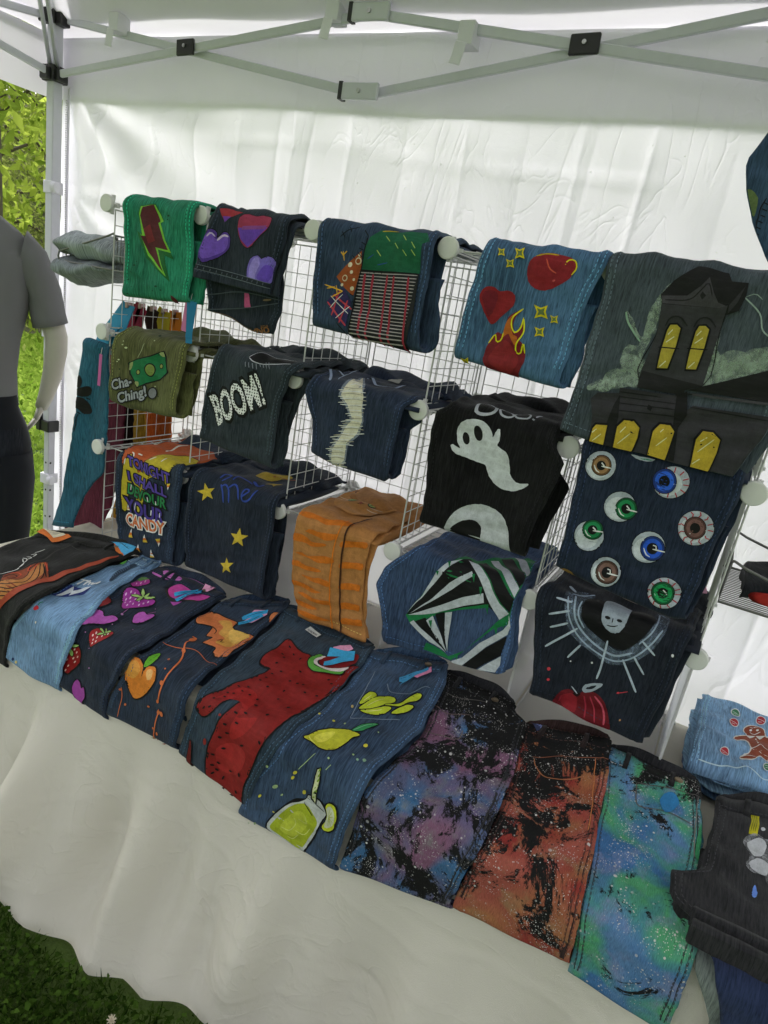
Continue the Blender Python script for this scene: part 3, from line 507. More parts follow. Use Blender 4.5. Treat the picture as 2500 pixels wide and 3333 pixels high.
  ('painted_patch',[('P','1b1b20',[(0.9156,0.4441),(1.0692,0.4342),(1.0745,0.5162),(1.0644,0.6019),(0.9041,0.6023),(0.9067,0.5215)],0,0.0),('L','9a9298',0.0022,[(0.9146,0.4499),(0.9546,0.4461),(0.99,0.4438),(1.0284,0.4404),(1.0661,0.4375)]),('L','9a9298',0.0023,[(0.9141,0.457),(0.9541,0.4533),(0.9895,0.4511),(1.028,0.4478),(1.0656,0.4449)]),('L','9a9298',0.0022,[(0.9137,0.4641),(0.9536,0.4605),(0.989,0.4584),(1.0275,0.4552),(1.0652,0.4524)]),('L','9a9298',0.0022,[(0.9133,0.4712),(0.9531,0.4678),(0.9884,0.4657),(1.027,0.4627),(1.0647,0.4599)]),('L','9a9298',0.0022,[(0.9128,0.4784),(0.9526,0.4751),(0.9879,0.4731),(1.0265,0.4701),(1.0642,0.4674)]),('L','9a9298',0.0022,[(0.9124,0.4855),(0.9521,0.4824),(0.9873,0.4804),(1.0261,0.4776),(1.0638,0.4749)]),('L','9a9298',0.0022,[(0.9119,0.4927),(0.9516,0.4897),(0.9868,0.4878),(1.0256,0.4851),(1.0633,0.4825)]),('L','9a9298',0.0022,[(0.9115,0.4999),(0.951,0.497),(0.9863,0.4952),(1.0251,0.4927),(1.0629,0.4901)]),('L','9a9298',0.0022,[(0.911,0.5072),(0.9505,0.5044),(0.9857,0.5027),(1.0246,0.5002),(1.0624,0.4977)]),('L','9a9298',0.0023,[(0.9105,0.5144),(0.95,0.5118),(0.9852,0.5102),(1.0242,0.5078),(1.0619,0.5053)]),('L','9a9298',0.0022,[(0.9101,0.5217),(0.9495,0.5192),(0.9846,0.5176),(1.0237,0.5154),(1.0615,0.513)]),('L','9a9298',0.0023,[(0.9096,0.529),(0.949,0.5266),(0.9841,0.5252),(1.0232,0.523),(1.061,0.5206)]),('L','9a9298',0.0022,[(0.9092,0.5363),(0.9485,0.5341),(0.9835,0.5327),(1.0227,0.5307),(1.0605,0.5284)]),('L','9a9298',0.0023,[(0.9087,0.5436),(0.9479,0.5416),(0.983,0.5403),(1.0222,0.5384),(1.0601,0.5361)]),('L','9a9298',0.0022,[(0.9083,0.551),(0.9474,0.5491),(0.9824,0.5478),(1.0217,0.5461),(1.0596,0.5438)]),('L','9a9298',0.0023,[(0.9078,0.5584),(0.9469,0.5566),(0.9818,0.5555),(1.0212,0.5538),(1.0591,0.5516)]),('L','9a9298',0.0023,[(0.9073,0.5658),(0.9464,0.5642),(0.9813,0.5631),(1.0207,0.5616),(1.0586,0.5594)]),('L','9a9298',0.0023,[(0.9069,0.5732),(0.9458,0.5718),(0.9807,0.5707),(1.0203,0.5693),(1.0582,0.5673)]),('L','9a9298',0.0023,[(0.9064,0.5807),(0.9453,0.5794),(0.9802,0.5784),(1.0198,0.5771),(1.0577,0.5751)]),('L','9a9298',0.0023,[(0.9059,0.5881),(0.9448,0.587),(0.9796,0.5861),(1.0193,0.585),(1.0572,0.583)]),('L','9a9298',0.0023,[(0.9055,0.5956),(0.9443,0.5946),(0.979,0.5939),(1.0188,0.5928),(1.0567,0.591)]),('L','8a2a3a',0.0059,[(0.9291,0.4507),(0.9315,0.6011)]),('L','8a2a3a',0.0058,[(0.9492,0.4494),(0.9536,0.6021)]),('L','8a2a3a',0.0056,[(0.9887,0.4469),(0.997,0.6043)]),('L','8a2a3a',0.0057,[(1.0081,0.4457),(1.0183,0.6053)]),('L','8a2a3a',0.0055,[(1.0463,0.4433),(1.0604,0.6074)]),('L','0a0a0c',0.0026,[(0.9156,0.4441),(1.0692,0.4342)]),('L','0a0a0c',0.0025,[(0.9236,0.3691),(0.9179,0.4455),(0.9041,0.6023)])]),
  ('painted_stitches',[('L','10141c',0.0022,[(0.85,0.3788),(0.8685,0.3629),(0.8959,0.351)]),('L','10141c',0.0022,[(0.8537,0.3682),(0.8626,0.3791)]),('L','10141c',0.0024,[(0.87,0.3568),(0.8776,0.3655)]),('L','10141c',0.0021,[(0.9107,0.3837),(0.9238,0.3888)]),('L','10141c',0.0022,[(0.907,0.3972),(0.9199,0.4006)]),('L','10141c',0.0022,[(0.9068,0.4071),(0.9166,0.4158)]),('L','10141c',0.0022,[(0.8919,0.4154),(0.8991,0.4212)]),('L','10141c',0.0023,[(0.912,0.3595),(0.9236,0.3691)]),('L','10141c',0.0023,[(0.8729,0.5721),(0.9022,0.5919)]),('L','10141c',0.0023,[(0.899,0.502),(0.9078,0.5042)]),('L','10141c',0.0023,[(0.9061,0.5182),(0.9166,0.5183)]),('L','c8962a',0.0026,[(0.8715,0.4295),(0.8636,0.4088)]),('L','c8962a',0.0026,[(0.8666,0.4184),(0.8578,0.4111)]),('L','c8962a',0.0026,[(0.8663,0.4168),(0.8739,0.4076)]),('L','c8962a',0.0027,[(0.8264,0.4898),(0.8793,0.498)]),('L','c8962a',0.0027,[(0.8793,0.498),(0.8503,0.516)]),('L','c8962a',0.0026,[(0.8583,0.4872),(0.8659,0.5068)]),('L','c8962a',0.0027,[(0.8342,0.4974),(0.8547,0.4911)])]),
 ]),
 'flame': dict(**{'yb': 0.3,'zt': 1.89,'yf': -0.055,'r': 0.04,'L': [(0.364,1.205),(0.424,1.198),(0.507,1.192),(0.586,1.186)],'R': [(0.358,1.469),(0.419,1.453),(0.497,1.443),(0.574,1.434),(0.612,1.431)],'zb': [(1.189,1.629),(1.429,1.61)],'den': '3a5878','shift': 0.02,'label': 'mid blue jeans painted with red hearts,flames and yellow sparkles'},D=[
  ('painted_heart',[('P','7a1a20',[(1.2584,0.5126),(1.2322,0.4816),(1.2217,0.4582),(1.2298,0.4401),(1.2459,0.4357),(1.2629,0.4431),(1.2805,0.4391),(1.2981,0.4457),(1.3017,0.4649),(1.2822,0.4894)],1,0.0),('P','641420',[(1.2498,0.4976),(1.2342,0.475),(1.2278,0.4542),(1.2408,0.4431),(1.2594,0.4497),(1.259,0.4775)],1,0.0)]),
  ('painted_fireball',[('P','7a1c24',[(1.3164,0.4028),(1.3156,0.3793),(1.3304,0.3638),(1.3654,0.3554),(1.4006,0.3591),(1.4125,0.3731),(1.405,0.397),(1.3822,0.4175),(1.3567,0.4293),(1.3291,0.4218)],1,0.0),('L','c8b820',0.0027,[(1.3896,0.3731),(1.3929,0.3635),(1.406,0.3617),(1.4133,0.3759),(1.4065,0.3911)]),('L','a88a20',0.0026,[(1.3278,0.3657),(1.3483,0.3604),(1.3721,0.357)]),('L','c05040',0.0027,[(1.351,0.369),(1.3616,0.3853),(1.3759,0.3921)]),('E','b04848',(1.3748,0.4068),(0.0023,-0.0017),(0.0015,0.0016),0.0)]),
  ('painted_flame',[('P','6a1a22',[(1.2573,0.5922),(1.2604,0.5593),(1.2741,0.5283),(1.2913,0.5285),(1.2936,0.5094),(1.2976,0.4901),(1.3261,0.4704),(1.3103,0.4943),(1.3166,0.5211),(1.3266,0.507),(1.3304,0.488),(1.3383,0.5144),(1.333,0.5339),(1.3393,0.539),(1.3469,0.5501),(1.3511,0.5745),(1.3425,0.6016),(1.3259,0.6177),(1.2899,0.6119),(1.2676,0.6065)],1,0.0),('P','a85a20',[(1.2927,0.5346),(1.2939,0.5031),(1.3107,0.4819),(1.3059,0.5042),(1.3141,0.5246),(1.3252,0.529),(1.3263,0.5476),(1.3044,0.5263)],1,0.0),('L','d8c828',0.0031,[(1.3261,0.4704),(1.3073,0.4886),(1.3073,0.5071),(1.3182,0.5208),(1.3289,0.5097),(1.3304,0.488)]),('L','d8c828',0.0031,[(1.332,0.4908),(1.3375,0.5176),(1.3281,0.541),(1.3291,0.5596),(1.3395,0.5609),(1.3425,0.5384),(1.3485,0.5593)]),('L','c8b820',0.003,[(1.2623,0.5525),(1.2731,0.5316),(1.28,0.5463),(1.2908,0.5412),(1.2922,0.5252)]),('P','7c2228',[(1.2708,0.5896),(1.2785,0.5624),(1.3007,0.5395),(1.3291,0.5596),(1.3381,0.5833),(1.3164,0.6067)],1,0.0)]),
  ('painted_sparkles',[('P','c0b020',[(1.3465,0.4587),(1.3617,0.463),(1.3741,0.4559),(1.3731,0.4692),(1.3807,0.4826),(1.3658,0.4796),(1.353,0.4856),(1.3554,0.4719)],0,0.0),('P','5a6a40',[(1.3535,0.4643),(1.3625,0.4662),(1.3699,0.4618),(1.3691,0.4698),(1.3737,0.477),(1.3649,0.4758),(1.3573,0.4796),(1.3588,0.4714)],0,0.0),('P','c0b020',[(1.3836,0.474),(1.3925,0.4765),(1.3997,0.4722),(1.3992,0.4801),(1.4036,0.4879),(1.3949,0.4862),(1.3875,0.4898),(1.3889,0.4817)],0,0.0),('P','5a6a40',[(1.3877,0.4772),(1.393,0.4783),(1.3973,0.4757),(1.3968,0.4805),(1.3995,0.4847),(1.3944,0.484),(1.39,0.4862),(1.3908,0.4814)],0,0.0),('P','c0b020',[(1.357,0.502),(1.3682,0.505),(1.3772,0.4996),(1.3765,0.5095),(1.382,0.5193),(1.3711,0.5172),(1.3618,0.5218),(1.3635,0.5117)],0,0.0),('P','5a6a40',[(1.3622,0.506),(1.3687,0.5074),(1.3741,0.504),(1.3735,0.51),(1.3769,0.5153),(1.3705,0.5144),(1.3649,0.5173),(1.366,0.5112)],0,0.0),('P','c0b020',[(1.2627,0.3772),(1.2727,0.3802),(1.2809,0.3759),(1.2801,0.3843),(1.2849,0.3928),(1.2752,0.3907),(1.2667,0.3943),(1.2684,0.3857)],0,0.0),('P','5a6a40',[(1.2673,0.3808),(1.2732,0.3822),(1.2781,0.3795),(1.2774,0.3846),(1.2804,0.3892),(1.2746,0.3883),(1.2695,0.3906),(1.2707,0.3854)],0,0.0),('P','c0b020',[(1.2747,0.3521),(1.2876,0.3567),(1.2962,0.35),(1.2974,0.3626),(1.3041,0.3735),(1.2923,0.3708),(1.2823,0.3751),(1.2836,0.3644)],0,0.0),('P','5a6a40',[(1.2813,0.3577),(1.2887,0.3597),(1.294,0.3558),(1.2943,0.363),(1.2984,0.369),(1.2914,0.3678),(1.2855,0.3706),(1.2863,0.364)],0,0.0),('P','c0b020',[(1.2404,0.3591),(1.2488,0.3618),(1.2547,0.3579),(1.2551,0.3654),(1.2595,0.3725),(1.2516,0.3707),(1.245,0.3736),(1.2459,0.3666)],0,0.0),('P','5a6a40',[(1.2446,0.3624),(1.2494,0.3636),(1.253,0.3613),(1.253,0.3657),(1.2557,0.3696),(1.251,0.3688),(1.2472,0.3706),(1.2477,0.3664)],0,0.0),('P','c0b020',[(1.2049,0.5926),(1.2149,0.595),(1.2232,0.59),(1.2223,0.5987),(1.227,0.6073),(1.2172,0.6057),(1.2087,0.6099),(1.2105,0.601)],0,0.0),('P','5a6a40',[(1.2094,0.596),(1.2153,0.5971),(1.2203,0.594),(1.2196,0.5992),(1.2225,0.6038),(1.2167,0.6032),(1.2116,0.6059),(1.2128,0.6005)],0,0.0)]),
 ]),
 'house': dict(**{'yb': 0.3,'zt': 1.895,'yf': -0.055,'r': 0.04,'L': [(0.354,1.472),(0.435,1.473),(0.575,1.469),(0.688,1.462),(0.704,1.459)],'R': [(0.347,1.797),(0.48,1.826),(0.587,1.841),(0.623,1.833),(0.712,1.807)],'zb': [(1.46,1.528),(1.513,1.521),(1.727,1.517),(1.804,1.517)],'den': '343c44','shift': 0.01,'cut': 1,'label': 'grey wide-leg jeans painted with a dark haunted house with yellow windows'},D=[
  ('painted_glow',[('P','~98a89c',[(1.531,0.448),(1.548,0.4613),(1.5692,0.4899),(1.5895,0.4865),(1.5842,0.5251),(1.5883,0.5793),(1.5071,0.6102),(1.4961,0.601),(1.5224,0.5814),(1.55,0.5591),(1.5441,0.527),(1.5529,0.509),(1.569,0.5088),(1.5681,0.4955),(1.5431,0.4728)],1,0.0),('P','~98a89c',[(1.5771,0.4993),(1.5732,0.4468),(1.5871,0.4031),(1.5977,0.3864),(1.5926,0.4229),(1.5928,0.47)],1,0.0),('P','~98a89c',[(1.7072,0.5577),(1.7013,0.5035),(1.7035,0.4365),(1.7109,0.4862),(1.7097,0.5071),(1.7398,0.4861),(1.8001,0.5003),(1.8031,0.5099),(1.7513,0.5408)],1,0.0),('P','~98a89c',[(1.7048,0.5582),(1.7463,0.508),(1.7914,0.4718),(1.8163,0.5073),(1.7298,0.5504)],1,0.0),('P','~3a4448',[(1.5533,0.5308),(1.566,0.5175),(1.5766,0.5265),(1.5731,0.5435),(1.559,0.5518)],1,0.0),('E','~98a89c',(1.5437,0.5771),(0.02,-0.0126),(0.0099,0.0147),0.0),('E','~98a89c',(1.568,0.5445),(0.0232,0.0079),(-0.0043,0.0159),0.0),('E','~98a89c',(1.5817,0.575),(0.018,-0.0036),(0.0035,0.013),0.0),('E','~98a89c',(1.5267,0.5976),(0.016,-0.0034),(0.003,0.0113),0.0),('E','~98a89c',(1.5899,0.5458),(0.0114,0.0121),(-0.0078,0.0073),0.0),('E','~98a89c',(1.7132,0.5274),(0.017,0.0029),(-0.0005,0.0122),0.0),('E','~98a89c',(1.7317,0.5238),(0.0171,-0.0113),(0.0093,0.0136),0.0),('E','~98a89c',(1.762,0.5127),(0.0203,-0.0134),(0.0112,0.0165),0.0),('E','~98a89c',(1.7106,0.5018),(0.0089,0.0095),(-0.0058,0.0056),0.0),('E','~98a89c',(1.7762,0.4973),(0.0199,-0.0132),(0.0111,0.0163),0.0),('E','~98a89c',(1.5904,0.4336),(0.0093,0.0099),(-0.0063,0.0056),0.0),('E','~98a89c',(1.5853,0.4712),(0.0076,0.0112),(-0.0075,0.0044),0.0),('L','8a9a96',0.0024,[(1.7254,0.391),(1.7612,0.4174),(1.7742,0.4449),(1.7966,0.4584)]),('L','7a8a86',0.0016,[(1.7306,0.3927),(1.7447,0.3858),(1.7585,0.3935)]),('L','7f9a88',0.0036,[(1.5317,0.4506),(1.5404,0.4679),(1.5576,0.4865),(1.572,0.5002)])]),
  ('painted_tower',[('P','141416',[(1.6024,0.3807),(1.6363,0.3469),(1.6909,0.353),(1.7,0.3686),(1.728,0.3685),(1.7306,0.3927),(1.7265,0.4179),(1.7082,0.4282),(1.594,0.4279),(1.586,0.4084)],0,0.0),('P','303034',[(1.5933,0.4254),(1.6886,0.4187),(1.7056,0.4111),(1.7053,0.459),(1.7055,0.5607),(1.588,0.5682),(1.5981,0.4797)],0,0.0008),('P','3a383e',[(1.5879,0.4107),(1.6329,0.4043),(1.6518,0.384),(1.6615,0.3675),(1.6762,0.393),(1.6881,0.4088),(1.7036,0.4127),(1.6909,0.4184),(1.593,0.4242)],0,0.0),('L','1a1a1c',0.0024,[(1.5962,0.4173),(1.6374,0.4112),(1.6538,0.3912),(1.6632,0.3775),(1.676,0.4006)]),('P','1a1a1c',[(1.6543,0.4012),(1.6569,0.3933),(1.6648,0.3997),(1.6599,0.4079)],0,0.0),('P','2c2c30',[(1.725,0.3739),(1.72,0.404),(1.7098,0.4255),(1.7078,0.4108)],0,0.0),('P','1a1a1c',[(1.5893,0.568),(1.5921,0.5536),(1.7055,0.5607),(1.6767,0.5747),(1.6785,0.6265),(1.6618,0.586),(1.5905,0.5872)],0,0.0)]),
  ('painted_window',[('P','0a0a0c',[(1.6145,0.5479),(1.6109,0.5067),(1.6116,0.4721),(1.6154,0.4584),(1.6297,0.4548),(1.6407,0.4621),(1.6414,0.496),(1.6381,0.5433)],0,0.0),('P','a09038',[(1.6164,0.5434),(1.6146,0.5087),(1.6153,0.4715),(1.6186,0.4605),(1.6296,0.4587),(1.6374,0.4639),(1.6381,0.4979),(1.6347,0.5407)],0,0.0),('L','0a0a0c',0.0024,[(1.6077,0.5046),(1.6454,0.5011)]),('L','d0cfa8',0.0018,[(1.6186,0.4788),(1.6247,0.4686)]),('L','d0cfa8',0.0018,[(1.6188,0.4933),(1.6307,0.4807)]),('L','d0cfa8',0.0019,[(1.6202,0.54),(1.6285,0.5276)]),('L','1c1c1e',0.003,[(1.6095,0.4646),(1.6151,0.448),(1.6317,0.4441),(1.6484,0.4582)])]),
  ('painted_window',[('P','0a0a0c',[(1.6655,0.5401),(1.6616,0.4997),(1.6618,0.4658),(1.6654,0.4523),(1.6792,0.4488),(1.6898,0.456),(1.691,0.4892),(1.6883,0.5357)],0,0.0),('P','a09038',[(1.6673,0.5357),(1.6651,0.5017),(1.6654,0.4652),(1.6685,0.4544),(1.6791,0.4526),(1.6867,0.4578),(1.6878,0.4911),(1.685,0.5331)],0,0.0),('L','0a0a0c',0.0023,[(1.6584,0.4977),(1.6949,0.4942)]),('L','d0cfa8',0.0017,[(1.6687,0.4724),(1.6745,0.4624)]),('L','d0cfa8',0.0017,[(1.6691,0.4866),(1.6804,0.4743)]),('L','d0cfa8',0.0018,[(1.6709,0.5324),(1.6788,0.5203)]),('L','1c1c1e',0.003,[(1.6597,0.4584),(1.6649,0.4421),(1.681,0.4383),(1.6973,0.4522)])]),
  ('painted_facade',[('P','2e2d32',[(1.5073,0.6275),(1.5191,0.612),(1.5595,0.6049),(1.5593,0.5936),(1.665,0.5881),(1.6918,0.6097),(1.6992,0.5998),(1.8283,0.5922),(1.8476,0.6088),(1.8074,0.7125),(1.7274,0.7157),(1.6198,0.7148),(1.5264,0.7176),(1.5193,0.657)],0,0.0),('P','161618',[(1.6803,0.574),(1.7079,0.5602),(1.8038,0.5123),(1.8333,0.5625),(1.8208,0.5678),(1.7357,0.5704)],0,0.0),('L','18181a',0.0025,[(1.5614,0.6017),(1.6669,0.5946)]),('L','18181a',0.0024,[(1.564,0.6111),(1.6694,0.6036)]),('L','18181a',0.0025,[(1.5646,0.6237),(1.6699,0.6145)]),('L','18181a',0.0024,[(1.5656,0.6379),(1.6736,0.6276)]),('L','18181a',0.0024,[(1.6951,0.6034),(1.8306,0.5996)]),('L','18181a',0.0024,[(1.6809,0.5806),(1.8219,0.5715)]),('P','121214',[(1.665,0.5881),(1.6822,0.5763),(1.6936,0.6203),(1.6845,0.6474),(1.6951,0.7128),(1.6845,0.7127)],0,0.0),('P','161618',[(1.5515,0.67),(1.5566,0.6255),(1.5629,0.607),(1.5711,0.6481),(1.5747,0.7145),(1.5606,0.7151)],0,0.0),('P','121214',[(1.6196,0.6145),(1.6287,0.6181),(1.6271,0.6269),(1.6193,0.623)],0,0.0),('P','3a393e',[(1.6902,0.5773),(1.8208,0.5678),(1.8223,0.5727),(1.694,0.5819)],0,0.0)]),
  ('painted_window',[('P','0a0a0c',[(1.5242,0.7151),(1.5245,0.6823),(1.5291,0.6723),(1.5552,0.6677),(1.5576,0.6715),(1.5613,0.7179)],0,0.0),('P','a89030',[(1.5275,0.7128),(1.5279,0.6844),(1.5324,0.676),(1.5544,0.6723),(1.557,0.7124)],0,0.0),('L','d8d4a0',0.002,[(1.5288,0.6931),(1.5351,0.6842)]),('L','d8d4a0',0.0021,[(1.5331,0.7099),(1.5472,0.6917)])]),
  ('painted_window',[('P','0a0a0c',[(1.5734,0.7148),(1.5696,0.6687),(1.5805,0.6517),(1.6017,0.6483),(1.6173,0.6604),(1.6212,0.6796),(1.6163,0.7172)],0,0.0),('P','a89030',[(1.577,0.7124),(1.5743,0.6705),(1.584,0.6547),(1.6015,0.6526),(1.6155,0.6637),(1.6168,0.6836),(1.6126,0.7167)],0,0.0),('L','d8d4a0',0.002,[(1.5825,0.6802),(1.5901,0.6668)]),('L','d8d4a0',0.0019,[(1.5832,0.7035),(1.6016,0.6785)])]),
  ('painted_window',[('P','0a0a0c',[(1.6419,0.715),(1.6379,0.6612),(1.6468,0.645),(1.6696,0.6411),(1.6823,0.6535),(1.6838,0.6729),(1.6824,0.7147)],0,0.0),('P','a89030',[(1.6436,0.7131),(1.6417,0.6632),(1.6504,0.6484),(1.6682,0.6456),(1.68,0.6555),(1.6797,0.6767),(1.6783,0.7143)],0,0.0),('L','d8d4a0',0.0019,[(1.651,0.6695),(1.6593,0.6562)]),('L','d8d4a0',0.0019,[(1.6544,0.6916),(1.67,0.6706)])]),
  ('painted_window',[('P','0a0a0c',[(1.7238,0.7167),(1.7175,0.659),(1.7258,0.639),(1.7477,0.6365),(1.7654,0.65),(1.7664,0.6746),(1.7623,0.7163)],0,0.0),('P','a89030',[(1.7266,0.7145),(1.7219,0.6607),(1.7293,0.6423),(1.747,0.6408),(1.7627,0.6521),(1.7637,0.6781),(1.7595,0.7156)],0,0.0),('L','d8d4a0',0.0018,[(1.7302,0.6628),(1.7397,0.6522)]),('L','d8d4a0',0.0018,[(1.7311,0.6836),(1.7526,0.6532)]),('L','d8d4a0',0.0019,[(1.7279,0.7084),(1.7384,0.6958)])]),
 ]),
 'olive': dict(**{'yb': 0.3,'zt': 1.52,'yf': -0.055,'r': 0.04,'L': [(0.341,0.117),(0.368,0.098),(0.4,0.085),(0.529,0.085),(0.56,0.088)],'R': [(0.395,0.386),(0.47,0.369),(0.537,0.363)],'zb': [(0.089,1.291),(0.162,1.283),(0.298,1.293),(0.363,1.301)],'den': '4a4c2a','shift': 0.025,'label': 'olive jeans reading Cha-Ching with a painted green banknote'},D=[
  ('painted_banknote',[('P','0a0a0c',[(0.16,0.4345),(0.1929,0.4173),(0.2529,0.3952),(0.303,0.3724),(0.3161,0.3871),(0.3228,0.4216),(0.3286,0.4312),(0.2987,0.4589),(0.2395,0.482),(0.202,0.5029),(0.1872,0.4815),(0.1702,0.4661)],0,0.0),('P','14603a',[(0.1653,0.4343),(0.1942,0.42),(0.2542,0.3986),(0.3013,0.3767),(0.3109,0.3898),(0.3179,0.4225),(0.3211,0.4309),(0.2959,0.4558),(0.2382,0.4786),(0.2052,0.4973),(0.1923,0.4797),(0.1753,0.4633)],0,0.0),('E','0a0a0c',(0.2524,0.4382),(0.0206,-0.0062),(0.0056,0.0192),0.0),('E','6a7a3c',(0.2524,0.4382),(0.0162,-0.0049),(0.0046,0.0158),0.0),('E','0a0a0c',(0.2046,0.4538),(0.0092,-0.0018),(0.0006,0.0084),0.0),('E','7f8a4a',(0.2046,0.4538),(0.0061,-0.0012),(0.0004,0.0058),0.0),('E','0a0a0c',(0.2937,0.4193),(0.0084,-0.0016),(0.0007,0.0078),0.0),('E','7f8a4a',(0.2937,0.4193),(0.0054,-0.0011),(0.0005,0.0053),0.0),('P','7f8a5a',[(0.1681,0.4367),(0.1806,0.4277),(0.179,0.442),(0.1704,0.4549)],1,0.0),('P','7f8a5a',[(0.288,0.3833),(0.3014,0.3773),(0.3098,0.3883),(0.2976,0.3905)],1,0.0),('P','7f8a5a',[(0.1954,0.4854),(0.2082,0.481),(0.2115,0.4896),(0.2052,0.4966)],1,0.0)]),
  ('lettering',[('T','8d9096','Cha-',(0.1104,0.5257),(0.0726,-0.0291),(-0.0061,-0.0275),'0a0a0c'),('T','8d9096','Ching!',(0.1336,0.5614),(0.1087,-0.0445),(-0.0062,-0.0277),'0a0a0c'),('E','0a0a0c',(0.2651,0.5042),(0.02,-0.0042),(0.0015,0.0184),0.0),('E','6a6c70',(0.2651,0.5042),(0.0155,-0.0033),(0.0012,0.0147),0.0)]),
  ('paint_speckle',[('E','a8b088',(0.1585,0.3905),(0.0052,-0.0009),(0.0002,0.0029),0.0),('E','a8b088',(0.1459,0.3836),(0.0031,-0.0006),(0.0001,0.0017),0.0),('E','a8b088',(0.1304,0.4308),(0.0037,-0.0007),(0.0001,0.0021),0.0),('E','a8b088',(0.1254,0.4373),(0.0027,-0.0005),(0.0001,0.0015),0.0),('E','a8b088',(0.2625,0.3543),(0.0022,-0.0005),(0.0009,0.0015),0.0),('E','a8b088',(0.1476,0.3741),(0.0021,-0.0003),(0.0001,0.0012),0.0),('E','a8b088',(0.2755,0.482),(0.003,-0.0006),(0.0001,0.0018),0.0),('E','20301c',(0.2603,0.3313),(0.0038,-0.0018),(0.0064,0.0065),0.0),('E','20301c',(0.1375,0.4575),(0.0032,-0.0006),(0.0002,0.0023),0.0),('E','20301c',(0.115,0.4002),(0.0031,-0.0006),(0.0001,0.0022),0.0),('E','20301c',(0.2954,0.5074),(0.0025,-0.0005),(0.0002,0.0019),0.0),('L','9aa080',0.0013,[(0.2286,0.367),(0.2168,0.3909),(0.2055,0.4112)])]),
 ]),
 'boom': dict(**{'yb': 0.3,'zt': 1.535,'yf': -0.055,'r': 0.04,'L': [(0.356,0.491),(0.394,0.482),(0.445,0.471),(0.531,0.462),(0.597,0.459)],'R': [(0.331,0.768),(0.39,0.741),(0.452,0.726),(0.546,0.72),(0.613,0.717)],'zb': [(0.459,1.259),(0.718,1.241)],'den': '222a30','shift': 0.02,'label': 'charcoal jeans reading BOOM! in white dotted comic letters'},D=[
  ('lettering',[('T','halftone','BOOM!',(0.525,0.5531),(0.1553,-0.095),(-0.0382,-0.0695),'0a0a0c')]),
  ('painted_tear',[('P','0c0c0e',[(0.6037,0.3478),(0.6227,0.3197),(0.6703,0.3035),(0.7333,0.309),(0.7291,0.3429),(0.6682,0.3548),(0.6247,0.3576)],1,0.0),('L','a8aab0',0.0024,[(0.6037,0.3478),(0.6227,0.3197),(0.6703,0.3035),(0.7333,0.309)]),('L','a8aab0',0.0024,[(0.6052,0.3501),(0.6303,0.3587),(0.6873,0.3538),(0.737,0.3404)]),('L','7a7e88',0.0018,[(0.6025,0.3644),(0.6082,0.3754)]),('L','7a7e88',0.0018,[(0.6135,0.3639),(0.6194,0.3756)]),('L','7a7e88',0.0018,[(0.6244,0.3634),(0.6306,0.3758)]),('L','7a7e88',0.0018,[(0.633,0.3581),(0.6417,0.376)]),('L','7a7e88',0.0018,[(0.6438,0.3575),(0.6504,0.3672)]),('L','7a7e88',0.0018,[(0.6544,0.357),(0.6614,0.3674)]),('L','7a7e88',0.0018,[(0.6623,0.3514),(0.6724,0.3676)]),('L','7a7e88',0.0018,[(0.6728,0.3509),(0.6833,0.3678)]),('E','c8c8cc',(0.5491,0.1871),(-0.0007,-0.0072),(0.0135,0.0173),0.0),('E','c8c8cc',(0.5293,0.1149),(-0.0009,-0.0078),(0.0142,0.0187),0.0),('E','c8c8cc',(0.5225,0.053),(-0.0009,-0.0082),(0.0146,0.0199),0.0),('E','c8c8cc',(0.5014,-0.0196),(-0.001,-0.0087),(0.0154,0.0214),0.0),('E','c8c8cc',(0.5009,-0.0702),(-0.0011,-0.0091),(0.0157,0.0225),0.0),('E','c8c8cc',(0.5154,-0.0835),(-0.001,-0.0092),(0.0156,0.0227),0.0)]),
 ]),
 'rip': dict(**{'yb': 0.3,'zt': 1.52,'yf': -0.055,'r': 0.04,'L': [(0.352,0.808),(0.386,0.799),(0.457,0.83),(0.533,0.842)],'R': [(0.337,1.105),(0.358,1.083),(0.428,1.081),(0.527,1.075)],'zb': [(0.845,1.316),(0.902,1.304),(1.063,1.298),(1.075,1.312)],'den': '1c2638','shift': 0.01,'label': 'dark blue ripped jeans with pale frayed threads down the leg'},D=[
